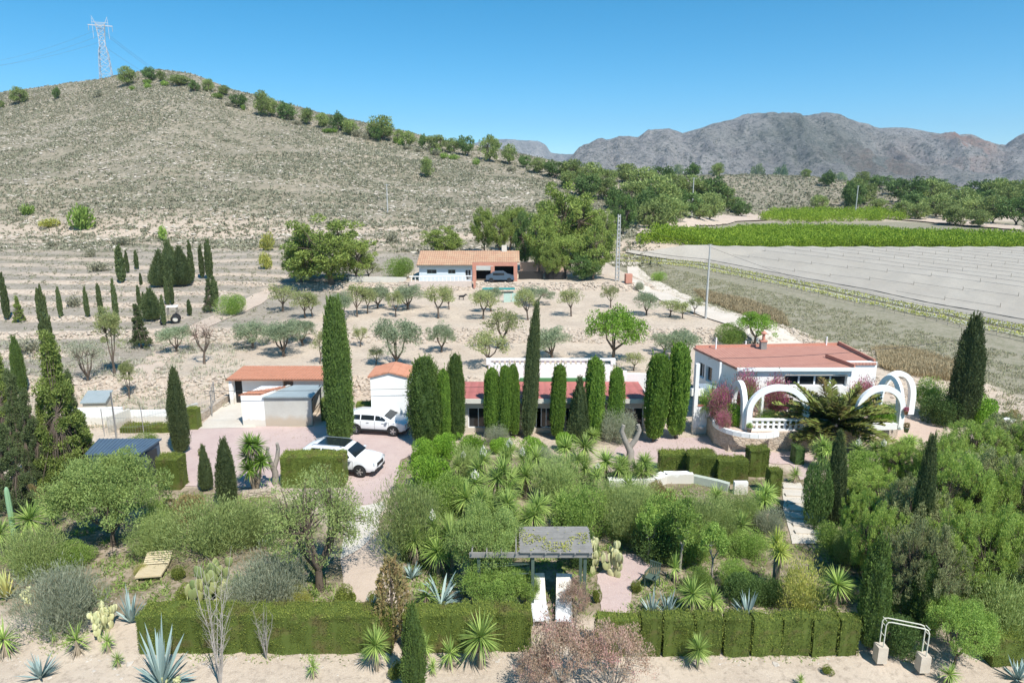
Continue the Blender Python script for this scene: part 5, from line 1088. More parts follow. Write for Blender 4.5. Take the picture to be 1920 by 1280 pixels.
# --- far house
Yf = P(880, 527)[1]; zf = Hs(XAT(880, Yf, 3.5), Yf)
b = empty('far_house', (0, 0, 0), 0, 'white bungalow with faded clay tile roof and porch, beyond the orchard', 'house')
f0, f1, f2 = XAT(786, Yf, zf+1), XAT(886, Yf, zf+1), XAT(970, Yf, zf+1); ze = zrow(Yf, 497); zrd = zrow(Yf+5, 469); h_ = ze-zf
wo = [(1.05, 2.35, zf+1.0, zf+h_*.72), (3.9, 4.9, zf+1.0, zf+h_*.72)]; dr = [(6.2, 7.0, zf+.1, zf+h_*.72)]
mb = MB(); wall(mb, (f0, Yf), (f1, Yf), zf-.3, ze, .25, [o_ for o_ in wo+dr if o_[1] < f1-f0]); wall(mb, (f1+.02, Yf+2.2), (f2, Yf+2.2), zf-.3, ze, .25); wall(mb, (f0, Yf+7), (f0, Yf+.25), zf-.3, ze); wall(mb, (f2, Yf+.25), (f2, Yf+7), zf-.3, ze); mb.box(((f0+f2)/2, Yf+7, zf+h_/2), (f2-f0, .25, h_)); mb.build('wall', bluew, b)
for o_ in wo: window((f0, Yf), (f1, Yf), o_, b, 1, fm=plain('green_shutter', (.16, .24, .20), .6))
for o_ in dr:
    if o_[1] < f1-f0: window((f0, Yf), (f1, Yf), o_, b, 1, name='door')
mb = MB(); tiles(mb, (f0-.3, Yf-.45, ze+.02), (f1, Yf-.45, ze+.02), (f1, Yf+4, zrd), (f0-.3, Yf+4, zrd), pitch=.3, amp=.05, rows=.6); tiles(mb, (f1+.01, Yf+.4, ze+.32), (f2+.3, Yf+.4, ze+.32), (f2+.3, Yf+4, zrd), (f1+.01, Yf+4, zrd), pitch=.3, amp=.05, rows=.6); tiles(mb, (f0-.3, Yf+7.4, ze), (f2+.3, Yf+7.4, ze), (f2+.3, Yf+4.01, zrd), (f0-.3, Yf+4.01, zrd), pitch=.3, amp=.05, rows=.6); mb.build('roof', oldtile, b)
MB().box(((f0+f1)/2-.1, Yf-.30, ze-.14), (f1-f0+.2, .3, .22)).build('eave', plain('slate_eave', (.13, .16, .16), .8), b)
mb = MB(); mb.box(((f1+f2)/2, Yf+.1, ze+.12), (f2-f1, .22, .5)); mb.build('porch_beam', terra, b)
for x_ in (f1+.25, f1+(f2-f1)*.45, f2-.25): MB().box((x_, Yf, zf+h_/2-.1), (.5, .5, h_-.06)).build('porch_column', terra, b)
MB().box(((f1+f1+(f2-f1)*.45)/2+.3, Yf-.12, ze-.38), ((f2-f1)*.38, .12, .6)).build('awning', greyr, b)
MB().box(((f1+f2)/2, Yf+2.1, zf+1.1), (f2-f1-.6, .06, 2.2)).build('porch_door', dark, b)
c = (f2-1.8, Yf+4); MB().box((c[0], c[1], zrd+.3), (.7, .7, .9)).build('chimney', cream, b)
# terrace and garden in front of it
def seg(name, pa_, pb_, h, th, m_, label, cat, dz=0, grp=None):
    A, C = P(*pa_), P(*pb_); z_ = min(A[2], C[2]); o = MB().bar((A[0], A[1], z_+h/2+dz), (C[0], C[1], z_+h/2+dz), th, h).build(name, m_); return tag(o, label, cat, grp)
b = empty('terrace_railing', (0, 0, 0), 0, 'pale balustrade and wall of the terrace before the far house', 'railing'); A = np.array(P(768, 538)); C = np.array(P(885, 537))
MB().bar(A+[0, 0, .3], C+[0, 0, .3], .3, .9).build('wall_panel', plain('pinkish_wall', (.62, .52, .45), .9), b); q = MB(); balusters(q, A[:2], C[:2], A[2]+.75, .6, .5); q.bar(A+[0, 0, 1.4], C+[0, 0, 1.4], .2, .1); q.build('balustrade', white, b)
seg('brick_wall', (888, 540), (892, 540), 1.5, .5, terra, 'short terracotta pier at the end of the far terrace balustrade', 'pier'); seg('brick_pillar', (1172, 530), (1184, 530), 1.2, .8, terra, 'squat terracotta pillar at the bend of the dirt track', 'pillar')
seg('shade_fence', (972, 524), (1018, 524), 1.0, .08, dark, 'black shade cloth fence right of the far house, left panel', 'fence', .1, 'shade fences'); seg('shade_fence', (1022, 524), (1062, 524), .95, .08, dark, 'black shade cloth fence right of the far house, right panel', 'fence', .1, 'shade fences')
seg('garden_wall', (975, 512), (1070, 510), 1.6, .3, plain('salmon_wall', (.60, .42, .33), .9), 'salmon wall under the pines right of the far house', 'wall')
seg('white_wall', (655, 528), (762, 529), .7, .25, cream, 'long low cream wall with posts left of the far house', 'wall')
c = P(935, 549); o = MB().box((c[0], c[1], c[2]+.55), (4.2, 1.5, .05)).build('pool_cover', teal); o.rotation_euler = (0, 0, 0); tag(o, 'flat teal cover spread below the porch of the far house', 'cover')
b = empty('green_tarpaulin', (0, 0, 0), 0, 'pale green mesh panels standing under the orchard trees below the teal cover', 'panel'); c = P(965, 566)
for k in range(3): MB().box((c[0]-.9+k*.95, c[1]+k*.2, c[2]+.5), (.85, .06, 1.1), M=rot3('X', -.2)).build('panel', plain('pale_green_mesh', (.42, .55, .47), .8), b)
c = P(938, 528); b = empty('covered_car', (c[0], c[1], c[2]), 0, 'dark grey parked car beside the porch of the far house', 'car')
q = MB(); pr = [(-1.9, .35), (-1.9, .8), (-1.5, .95), (-.9, 1.4), (.4, 1.42), (1.0, 1.0), (1.8, .85), (1.9, .35)]; n = len(pr); V = [(a, -.8, z) for a, z in pr]+[(a, .8, z) for a, z in pr]
q.add(V, [[i, i+1, n+i+1, n+i][::-1] for i in range(n-1)]); q.add(V, [[0, 1, 6, 7][::-1], [1, 2, 5, 6][::-1], [2, 3, 4, 5][::-1], [8, 9, 14, 15], [9, 10, 13, 14], [10, 11, 12, 13]]); q.build('body', bluem, b)
q = MB(); q.box((-.2, -.805, 1.12), (1.5, .02, .32)); q.build('side_window', gl, b)
for x_ in (-1.2, 1.2): q = MB(); q.tube([(x_, -.82, .32), (x_, .82, .32)], .31, 16); q.build('wheel', rubber, b)
c = P(866, 562); b = empty('black_dog', (c[0], c[1], c[2]), 0, 'black dog standing on the pale path of the orchard', 'dog')
q = MB(); q.tube([(-.35, 0, .42), (-.15, 0, .44), (.12, 0, .45), (.3, 0, .5), (.42, 0, .62), (.55, 0, .66), (.66, 0, .63)], [.10, .13, .14, .12, .09, .09, .045], 9)
for lx in (-.3, .2):
    for ly in (-.08, .08): q.tube([(lx, ly, .42), (lx-.03, ly, .22), (lx, ly, 0)], [.06, .035, .03], 6)
q.tube([(-.35, 0, .46), (-.5, 0, .5), (-.6, 0, .62)], [.03, .02, .01], 5); o = q.build('body', blackp, b, True)
q = MB(); q.add([(.42, -.05, .72), (.46, -.09, .68), (.43, -.06, .82)], [[0, 1, 2]]); q.add([(.42, .05, .72), (.46, .09, .68), (.43, .06, .82)], [[0, 2, 1]]); q.build('ear', blackp, b)

# --- tractor with canopy on the left terraces
c = P(322, 606); b = empty('tractor', (c[0], c[1], c[2]), R(200), 'small old tractor with a flat white canopy among the slim cypresses', 'tractor'); b.scale = (.72,)*3
q = MB(); q.box((.75, 0, 1.0), (1.3, .6, .6)); q.box((-.1, 0, .8), (.9, .7, .5)); q.build('engine_hood', plain('tractor_paint', (.42, .38, .26), .6), b)
q = MB(); q.box((-.3, 0, 2.5), (1.5, 1.4, .08)); q.build('canopy', white, b)
for sx in (-.9, .3):
    for sy in (-.6, .6): MB().box((sx, sy, 1.75), (.05, .05, 1.45)).build('canopy_post', darkm, b)
q = MB(); q.box((-.5, 0, 1.2), (.4, .45, .1)); q.box((-.7, 0, 1.42), (.08, .45, .4)); q.build('seat', blackp, b)
for sx, r_ in ((-.6, .65), (1.1, .4)):
    for sy in (-.62, .62):
        w_ = empty('wheel', (sx, sy, r_)); w_.parent = b; w_.rotation_euler = (pi/2, 0, 0); MB().lathe([(r_*.55, -.14), (r_*.95, -.15), (r_, -.1), (r_, .1), (r_*.95, .15), (r_*.55, .14)], n=20).build('tyre', rubber, w_, True); MB().lathe([(.001, .05), (r_*.3, .02), (r_*.56, .1), (r_*.56, -.1), (r_*.3, -.02), (.001, -.05)], n=16).build('rim', cream, w_, True)

# --- poles, pylon, wires
def pole(px, by, ty, r, m_, label, arm=0, name='utility_pole', lattice=False):
    x, y, z = P(px, by); zt = zrow(y, ty); b = empty(name, (x, y, z), 0, label, 'utility pole', 'utility poles'); h = zt-z
    if lattice:
        q = MB()
        for sx in (-1, 1):
            for sy in (-1, 1): q.bar((sx*r*1.5, sy*r, -.2), (sx*r*.9, sy*r*.7, h), .11)
        n = int(h/.55)
        for k in range(n): t = k/n; w_ = r*(1.5-.6*t); q.box((0, -r*(1-.3*t), h*(k+.5)/n), (2*w_, .05, .16)); q.box((0, r*(1-.3*t), h*(k+.5)/n), (2*w_, .05, .16))
        q.build('pole_shaft', m_, b)
    else: MB().tube([(0, 0, -.2), (0, 0, h)], [r*1.25, r*.8], 10).build('pole_shaft', m_, b, True)
    q = MB(); q.box((0, 0, h-.2), (arm or .35, .08, .08)); q.build('cross_arm', m_, b)
    for s_ in (-1, 1): MB().lathe([(.001, 0), (.05, 0), (.03, .08), (.05, .14), (.001, .18)], (s_*(arm or .35)*.42, 0, h-.16), 8).build('insulator', plain('porcelain', (.5, .45, .4), .3), b)
    return np.array([x, y, zt])
tops = {}
tops['big'] = pole(1157, 527, 402, .15, pole_m, 'tall concrete ladder pole beside the pine cluster and dirt track', 0, 'concrete_pole', True)
tops['mid'] = pole(1323, 597, 458, .11, pole_m, 'slim grey pole at the edge of the dirt track near the netted field')
tops['f1'] = pole(1297, 404, 333, .16, pole_m, 'pale distant pole in front of the pine wood', 1.8); tops['f2'] = pole(1603, 406, 348, .18, plain('pole_green_grey', (.45, .46, .42), .8), 'distant pole with stacked insulators standing in the bright orchard', .9); tops['f3'] = pole(727, 400, 345, .13, pole_m, 'small pale pole standing alone on the scrub slope', 1.2)
px_, py_ = 203, 168
Yp = 338.; zb_ = zrow(Yp, py_)-1; xp = XAT(px_, Yp, zb_); hp = zrow(Yp, 34)-zb_
b = empty('power_pylon', (xp, Yp, zb_), R(20), 'tall lattice steel power pylon on the hill crest', 'pylon'); wsl = lambda t: 2.3*(1-t)**1.0*.9+.85 if t < .55 else (1.2 if t < .72 else 1.2+(t-.72)*3.2)
ts = [0, .12, .24, .35, .45, .54, .62, .70, .78, .86, .92]; stl = plain('pylon_steel', (.55, .57, .6), .5, metal=.2); q = MB()
for ta, tb_ in zip(ts[:-1], ts[1:]):
    for sx, sy in ((1, 1), (1, -1), (-1, -1), (-1, 1)):
        a_ = np.array([sx*wsl(ta), sy*wsl(ta)*(.9 if ta < .7 else .45), hp*ta]); c_ = np.array([sx*wsl(tb_), sy*wsl(tb_)*(.9 if tb_ < .7 else .45), hp*tb_]); q.bar(a_, c_, .17)
        a2 = np.array([-sy*wsl(ta), sx*wsl(ta)*(.9 if ta < .7 else .45), hp*ta]); q.bar(a_, np.array([-sy*wsl(tb_), sx*wsl(tb_)*(.9 if tb_ < .7 else .45), hp*tb_]), .13); q.bar(a2, c_, .13); q.bar(c_, np.array([-sy*wsl(tb_), sx*wsl(tb_)*(.9 if tb_ < .7 else .45), hp*tb_]), .12)
q.build('lattice_body', stl, b); q = MB()
for s_ in (-1, 1): q.bar((s_*1.8, 0, hp*.92), (s_*3.2, 0, hp*1.02), .2); q.bar((s_*3.2, 0, hp*.72), (s_*3.2, 0, hp*.99), .15)
q.bar((-5, 0, hp*.90), (5, 0, hp*.90), .28, .4); q.bar((-3.4, 0, hp*.94), (3.4, 0, hp*.94), .2); q.build('cross_arm', stl, b)
for x_ in (-4.8, 0, 4.8): MB().tube([(x_, 0, hp*.90), (x_, 0, hp*.90-2.4)], .09, 6).build('insulator', plain('porcelain', (.5, .45, .4), .3), b)
def wire(pa_, pb_, sag, r, label, grp='cables'):
    pa_, pb_ = np.array(pa_), np.array(pb_); t = np.linspace(0, 1, 25)[:, None]; p = pa_*(1-t)+pb_*t; p[:, 2] -= (sag*4*t*(1-t))[:, 0]; o = MB().tube(p, r, 5).build('power_cable', cable); return tag(o, label, 'cable', grp)
tp = np.array([xp, Yp, zb_+hp*.86]); lw = plain('far_cable', (.30, .33, .36), .6)
for dx, dzz, lb in ((0, 0, 'upper'), (1.5, -2.2, 'middle'), (-1.5, -6.0, 'lower')):
    o = wire(tp+[dx, 0, dzz], PY(520, 232+dx*2, 520.), 9, .045, lb+' power line sagging down to the right from the hill pylon'); o.data.materials[0] = lw
    o = wire(tp+[dx, 0, dzz], PY(-200, 120+dx*6, 520.), 8, .035, lb+' power line running left from the hill pylon out of the frame'); o.data.materials[0] = lw
wire(tops['mid']-[0, 0, .3], PY(2050, 668, 62.), .9, .014, 'thin cable running right from the slim grey pole over the field'); wire(tops['mid']-[0, 0, .1], tops['big']-[0, 0, .4], .5, .014, 'thin cable between the slim grey pole and the concrete pole')
wire((FL[0]-2.5, Yh-1.6, zrow(Yh-1.6, 672)), PY(1830, 632, 47.), .35, .016, 'dark cable crossing above the red roof of the main house'); wire(PY(380, 733, 44.), PY(1000, 722, 44.), .1, .014, 'thin dark cable strung across the front of the gabled shed')

# steps on the garden path
q = MB()
for k in range(7):
    a, c = P(1468+k*4-(k > 3)*2, 915+k*14), P(1506+k*5.5, 917+k*14); q.bar((a[0], a[1], a[2]+.07), (c[0], c[1], c[2]+.07), .30, .10)
o = q.build('path_steps', plain('step_stone', (.62, .56, .48), .9, (.5, .45, .38), 2)); tag(o, kind='structure')
# ================================================================== planting (photo pixels: x, foot row, top row, width)
def many(rows):
    for r in rows:
        k, px, by, ty, w, lb = r[:6]; place(k, px, by, ty, w, lb, **(r[6] if len(r) > 6 else {}))
# --- hedges
hedge(262, 735, 1226, 1139, 1.0, 'longest clipped hedge along the front gravel, behind the large blue agave')
hedge(757, 996, 1224, 1141, .8, 'clipped hedge in front of the pergola, right of the hedge gap')
for a_, c_, lb in ((1118, 1198, 'leftmost block of the right front hedge, just right of the tamarisks'), (1201, 1239, 'narrow hedge block second from the left in the right front hedge'), (1242, 1300, 'front hedge block right behind the small yucca on the gravel'), (1302, 1352, 'front hedge block left of the bright gap in the right hedge'), (1357, 1406, 'front hedge block just right of the bright gap'), (1409, 1463, 'front hedge block below the yellow yucca'), (1465, 1518, 'front hedge block below the yellow shrub'), (1521, 1568, 'second last block of the right front hedge'), (1571, 1609, 'last hedge block before the feathery cypress by the gate frame')):
    hedge(a_, c_, 1232, 1150+(a_ % 3), .6, lb)
hedge(1858, 2010, 1250, 1176, 1.3, 'clipped hedge at the lower right corner beyond the gate frame')
hedge(528, 645, 916, 850, 1.2, 'square clipped hedge in front of the nearest white car')
hedge(296, 339, 919, 854, 1.0, 'square hedge block right of the blue grey shed')
hedge(668, 776, 790, 755, .9, 'dark green clipped hedge behind the compact white car', by1=788)
hedge(602, 616, 790, 748, .9, 'narrow clipped hedge between the garage and the tall cypress')
hedge(1238, 1288, 890, 846, 1.0, 'clipped hedge left half below the pink forecourt'); hedge(1291, 1342, 902, 846, 1.0, 'darker clipped hedge in the middle below the forecourt')
hedge(1345, 1402, 908, 858, 1.0, 'uneven hedge right of the middle below the stone terrace wall'); hedge(1404, 1441, 895, 838, .9, 'tallest square hedge block at the right end of the forecourt hedge')
hedge(1441, 1465, 932, 878, .7, 'small square hedge block beside the garden steps'); hedge(1490, 1508, 872, 836, .8, 'dark narrow hedge block where the garden steps begin', mat_=m_pined)
hedge(224, 322, 812, 796, 1.2, 'low clipped hedge above the blue grey shed'); hedge(350, 371, 806, 764, .7, 'small square hedge behind the lone cypress of the driveway')
# --- cypresses
many([
 ('tallfat', 640, 838, 556, 66, 'tallest broad cypress standing between the two white cars'),
 ('spire', 340, 850, 687, 38, 'lone pointed cypress at the left of the driveway'),
 ('spire', 989, 822, 566, 31, 'very tall slim grey green cypress before the white terrace wall'),
 ('spire', 1799, 798, 590, 58, 'tall dark cypress on the right, silhouetted against the grass strip'),
 ('fat', 800, 834, 668, 66, 'wide ragged cypress right of the compact car'), ('fat', 856, 824, 662, 38, 'slender cypress joined to the right of the wide ragged cypress'), ('trim', 836, 832, 690, 26, 'thin cypress squeezed behind the wide ragged cypress'),
 ('trim', 921, 820, 688, 29, 'trimmed column cypress left of the annex hedge pair'), ('trim', 944, 822, 684, 26, 'trimmed column cypress second in the annex row, lighter green'), ('trim', 965, 820, 683, 24, 'trimmed column cypress touching the very tall slim cypress'),
 ('trim', 1043, 824, 682, 28, 'trimmed column cypress alone between red roof panels'), ('cone', 1085, 826, 708, 44, 'bluish cone shaped cypress between two trimmed columns'), ('trim', 1113, 826, 670, 35, 'trimmed column cypress behind the bluish cone'), ('trim', 1149, 824, 688, 29, 'short trimmed column cypress before the right end of the red roof'),
 ('trim', 1224, 828, 660, 44, 'left one of the two thick flat topped columns by the gateway'), ('trim', 1266, 822, 640, 42, 'right one of the two thick columns, touching the white gateway'),
 ('spire', 1564, 985, 808, 38, 'tall rough cypress right of the garden steps', dict(v=1)), ('spire', 1717, 1080, 812, 38, 'slim dark cypress rising from the bright young pines'),
 ('spire', 428, 952, 822, 42, 'ragged cypress at the foot of the driveway beside the big yucca', dict(v=2)), ('cone', 388, 918, 834, 26, 'thin dry brownish cypress on the driveway edge'),
 ('feather', 777, 1300, 1132, 38, 'foreground feathery cypress cut by the bottom edge'), ('feather', 1628, 1216, 1005, 50, 'feathery tall cypress left of the pale gate frame'), ('feather', 1722, 1195, 1040, 48, 'dark feathery cypress behind the gate frame'),
 ('spire', 1668, 1010, 900, 26, 'short narrow cypress among the young pines above the gate'),
])
many([('farc', *r) for r in [
 (15, 600, 513, 13, 'slim cypress at the far left edge of the terraces'), (97, 700, 540, 22, 'tall dark cypress above the loose conifers at left'), (115, 596, 538, 9, 'slim cypress right of the tall dark one on the terraces'), (165, 596, 540, 9, 'slim cypress left of the closely spaced pair'), (190, 592, 532, 10, 'slim cypress between the lone pair and the conifer clump'),
 (74, 592, 548, 7, 'short brownish cypress on the left terrace'), (219, 600, 525, 10, 'slim cypress above the poplar'), (229, 530, 460, 17, 'taller cypress at the left of the upper group'), (240, 512, 470, 7, 'little cypress touching the taller upper left one'), (257, 505, 470, 8, 'little cypress left of the dark conifer clump'),
 (265, 535, 512, 6, 'tiny cypress below the upper left group'), (263, 582, 535, 8, 'thin cypress before the dark conifer clump'), (272, 588, 548, 8, 'thin short cypress in the middle of the left terraces'), (315, 573, 520, 9, 'left one of two thin cypresses above the tractor'), (324, 572, 518, 8, 'right one of two thin cypresses above the tractor'),
 (361, 528, 453, 11, 'first slim cypress right of the dark conifer clump'), (380, 522, 460, 10, 'second slim cypress right of the dark conifer clump'), (394, 523, 450, 14, 'third and thickest cypress right of the dark conifer clump'), (308, 610, 555, 9, 'slim cypress left of the tractor canopy'), (356, 592, 562, 9, 'short cypress right of the tractor canopy'), (404, 570, 518, 14, 'cypress beside the round dark shrub')]])
many([
 ('cone', 303, 538, 470, 34, 'left lobe of the dark conifer clump on the left terraces'), ('cone', 322, 538, 450, 34, 'tallest conifer of the dark clump on the left terraces'), ('cone', 342, 536, 462, 36, 'right lobe of the dark conifer clump'), 
 ('loose', 265, 652, 572, 38, 'dark drooping conifer left of the olive tree'), ('loose', 37, 604, 556, 22, 'small dark fir on the left terrace'), ('cone', 286, 600, 540, 34, 'grey green conifer left of the tractor'),
 ('loose', 395, 585, 522, 26, 'dark loose conifer left of the round dark shrub'), ('bush', 436, 590, 546, 58, 'round dark green shrub at the edge of the orchard'),
 ('loose', 128, 905, 632, 100, 'largest ragged conifer at the left, reaching over the shed'), ('loose', 73, 915, 735, 52, 'dark pointed conifer left of the largest ragged one'), ('loose', 22, 850, 655, 62, 'bright green conifer at the left frame edge'), ('loose', 50, 900, 700, 60, 'bright conifer behind the dark pointed one'),
 ('loose', 0, 940, 780, 44, 'dark conifer cut by the left frame edge'), ('loose', 30, 960, 800, 66, 'shaded conifer low at the left edge behind the cactus'), ('loose', 98, 900, 748, 56, 'green conifer between the dark pointed and largest ragged ones'), ('loose', 150, 872, 700, 44, 'narrow ragged conifer right of the largest ragged one'), ('loose', 165, 890, 775, 60, 'low spreading conifer behind the blue grey shed'), ('feather', 42, 740, 630, 20, 'thin pale conifer behind the left conifers'), ('loose', 112, 760, 632, 46, 'slim dark top of a conifer before the grey field')])
# --- orchard
many([
 ('olive', 332, 660, 606, 62, 'round olive tree left of the bare dark tree'), ('bare', 383, 682, 594, 72, 'bare brownish tree with dark trunk right of the round olive'), ('poplar', 216, 704, 560, 48, 'yellow green poplar left of the orchard'), ('poplar', 243, 748, 668, 30, 'small bright poplar by the fenced yard'), ('barebush', 165, 716, 622, 78, 'grey leafless thicket left of the poplar'),
 ('olive', 474, 652, 597, 62, 'olive tree at the left end of the dense olive row'), ('olive', 532, 668, 598, 78, 'largest olive of the dense row above the barn'), ('olive', 568, 648, 594, 52, 'olive tree at the right end of the dense row'), ('almond', 600, 682, 616, 36, 'thin almond tree beside the tall broad cypress'),
 ('almond', 530, 584, 528, 50, 'thin almond tree left in the upper orchard row'), ('almond', 572, 596, 540, 46, 'almond tree second in the upper orchard row'), ('almond', 586, 594, 545, 34, 'small almond tree third in the upper orchard row'), ('almond', 670, 594, 528, 46, 'almond tree just right of the tall broad cypress top'), ('almond', 689, 588, 532, 38, 'almond tree behind the one right of the tall cypress'),
 ('olive', 708, 578, 530, 48, 'olive green tree under the big left pine'), ('olive', 765, 580, 532, 58, 'twin crowned olive below the pale balustrade'), ('almond', 742, 594, 540, 36, 'pale thin tree left of the twin crowned olive'), ('almond', 822, 597, 526, 56, 'open crowned almond left of the black dog'), ('almond', 842, 580, 540, 30, 'small almond behind the open crowned one'),
 ('almond', 906, 598, 536, 44, 'almond tree right of the black dog'), ('olive', 921, 584, 534, 38, 'olive leaning left by the teal cover'), ('olive', 1003, 572, 534, 60, 'wide olive behind the very tall slim cypress'), ('almond', 990, 600, 538, 42, 'yellowish crown above the very tall slim cypress'), ('almond', 1071, 593, 534, 44, 'round almond right of the tall slim cypress top'),
 ('almond', 1145, 577, 532, 36, 'round almond below the salmon wall'), ('olive', 1212, 591, 545, 46, 'grey almond beside the dirt track bend'), ('almond', 1256, 594, 558, 42, 'bare little almond on the stony bank'), ('almond', 1280, 597, 562, 34, 'leaning bare almond nearest the slim grey pole'), ('almond', 1302, 590, 552, 30, 'small twiggy tree left of the slim grey pole'),
 ('olive', 742, 690, 588, 80, 'big olive tree left of centre in the lower orchard row'), ('olive', 828, 660, 600, 48, 'olive right of the big lower olive'), ('almond', 676, 650, 610, 32, 'pale small tree on the bank right of the tall cypress'), ('almond', 942, 655, 572, 58, 'pale almond on the bank at centre'), ('almond', 915, 690, 618, 66, 'thin yellowish almond above the white terrace wall'),
 ('bigalmond', 1148, 682, 572, 112, 'large bright almond above the right end of the terrace wall'), ('olive', 1036, 672, 612, 72, 'grey green olive behind the white terrace wall'), ('olive', 1275, 684, 612, 60, 'olive tree behind the thick column pair'), ('almond', 1188, 695, 656, 38, 'small pale leaved bush behind the red roof end'), ('olive', 1245, 662, 622, 50, 'grey olive between the large almond and main house'),
 ('bush', 1372, 644, 600, 66, 'rounded shrub behind the chimney of the main house, left'), ('bigalmond', 1415, 646, 585, 72, 'leafy bush behind the chimney of the main house, right'), ('almond', 705, 684, 648, 30, 'thin low tree between the barn and the big olive'), ('olive', 640, 600, 545, 44, 'olive crown behind the tall broad cypress'), ('olive', 625, 655, 612, 40, 'olive showing left of the tall broad cypress'),
 ('greybush', 1098, 522, 500, 36, 'pale blue green shrub at the foot of the pine cluster'), ('bush', 1236, 527, 507, 32, 'dense green bush on the dirt track verge'), ('greybush', 1198, 545, 526, 20, 'small grey shrub on the track bank'), ('bush', 750, 522, 476, 60, 'leafy tree left of the far house'), ('almond', 690, 525, 485, 44, 'thin pinkish tree under the big left pine')])
# --- pines near the far house
many([
 ('pine', 622, 532, 408, 150, 'largest rounded pine left of the far house'), ('pine', 565, 528, 462, 74, 'lower left lobe pine beside the largest rounded pine'), ('pine', 668, 526, 440, 70, 'pine at the right of the largest rounded pine'), ('pine', 828, 478, 426, 84, 'round bright pine behind the far house roof'),
 ('pine', 908, 474, 388, 54, 'pine behind the chimney end of the far house roof'), ('pine', 955, 470, 378, 60, 'tall pine behind the right end of the far house'), ('pine', 1065, 480, 348, 130, 'highest wide umbrella pine above the far house'), ('pine', 1010, 515, 400, 74, 'pine rising behind the black shade fence'), ('pine', 1060, 520, 432, 80, 'low pine in the middle of the cluster'),
 ('pine', 1112, 524, 412, 76, 'broad bright pine left of the concrete ladder pole'), ('pined', 1168, 440, 362, 52, 'dense dark green pine right of the concrete ladder pole'), ('pined', 1092, 526, 470, 60, 'dark pine foot beside the salmon wall'), ('pine', 1034, 450, 375, 60, 'pine behind the left of the umbrella pine')])
many([('pine', 936, 478, 396, 52, 'small pine just behind the chimney of the far house'), ('pined', 984, 505, 392, 50, 'darker pine between the far house and the umbrella pine'), ('pined', 1086, 478, 366, 60, 'dark pine behind the right side of the umbrella pine'), ('pine', 1136, 480, 396, 50, 'pine crown left of the concrete ladder pole, farther back'), ('pine', 1040, 524, 452, 46, 'small pine before the salmon wall'), ('pined', 582, 520, 440, 56, 'darker pine at the left of the largest rounded pine')])
many([('yucca', 1022, 935, 868, 52, 'yucca right of the centre clump, before the flecked broom'), ('yucca', 1052, 985, 915, 54, 'yucca between the pergola clump and the green shrub mass'), ('yucca3', 1082, 905, 842, 60, 'many headed yucca under the dark stemmed one'), ('yucca', 1005, 890, 830, 46, 'yucca below the foot of the very tall slim cypress'), ('yuccaf', 868, 905, 845, 50, 'small flowering yucca above the tall olive broom'), ('yucca', 1178, 940, 885, 46, 'yucca beside the left end of the white garden wall'), ('yucca', 1388, 1020, 955, 46, 'yucca in the shrubs left of the garden steps'), ('yucca', 1342, 960, 905, 44, 'yucca under the right end of the pale garden wall'), ('yucca', 285, 1020, 958, 52, 'dark yucca under the right side of the large leafy bush'), ('agaves', 700, 1180-30, 1110, 36, 'small agave on the dirt path before the long hedge')])
# --- ridge pines, from left to right
ridge = [(35, 193, 166, 33, 'lone round pine on the crest at the far left'), (104, 184, 166, 22, 'small pine midway between the far left pine and the pylon'), (3, 200, 190, 14, 'half seen bush on the crest at the frame edge'), (240, 158, 127, 44, 'flat topped pine just right of the pylon'), (283, 150, 128, 28, 'round pine on the summit'), (305, 150, 136, 16, 'small pine right of the summit pine'), (337, 158, 141, 40, 'brownish wide bush right of the summit'), (366, 170, 153, 26, 'green bush first down the right ridge'), (393, 170, 151, 22, 'small pine second down the right ridge'), (421, 176, 158, 24, 'thin pine third down the right ridge'), (446, 199, 177, 32, 'low dark pine before the tight ridge group'),
 (488, 214, 170, 46, 'tallest pine of the tight ridge group'), (510, 216, 184, 28, 'pine at the right of the tight ridge group'), (540, 223, 190, 30, 'round pine just after the tight ridge group'), (572, 230, 200, 34, 'pine at the start of the continuous ridge wood'), (604, 238, 212, 28, 'low pine in the ridge wood left part'), (634, 244, 213, 36, 'bushy pine in the ridge wood'), (660, 250, 222, 30, 'pine left of the large dark ridge pine'), (716, 260, 216, 52, 'large dark umbrella pine standing out on the ridge'), (705, 262, 236, 34, 'bright low pine under the large dark umbrella pine'), (750, 266, 244, 22, 'slim pine right of the umbrella pine'), (770, 272, 243, 30, 'pine in the gap right of the umbrella pine'), (790, 276, 250, 26, 'low pine on the falling ridge'), (816, 280, 250, 30, 'dense pine on the falling ridge'), (850, 286, 262, 30, 'pine left of the close ridge trio'), (878, 290, 254, 42, 'left pine of the close ridge trio'), (918, 300, 256, 42, 'middle pine of the close ridge trio'), (955, 306, 272, 36, 'right pine of the close ridge trio'), (985, 312, 290, 26, 'low pine after the ridge trio'), (800, 330, 298, 30, 'single bush like pine standing alone on the open slope')]
rgr = np.random.default_rng(4)
for r in ridge: place('pinefar', r[0], r[1]+3, r[2]-rgr.uniform(-3, 5), r[3]*rgr.uniform(.75, 1.3), r[4])
for px in np.r_[rgr.uniform(150, 470, 9), rgr.uniform(500, 1000, 26)]:
    cy = float(np.interp(px, cr_px, cr_py)); dy = rgr.uniform(1, 12); place(['farbush', 'farbushd', 'farbush'][int(px) % 3], px, cy+dy+3, cy+dy-rgr.uniform(5, 13), rgr.uniform(9, 26), 'low bush filling a gap between the ridge pines', group='bushes between the ridge pines')
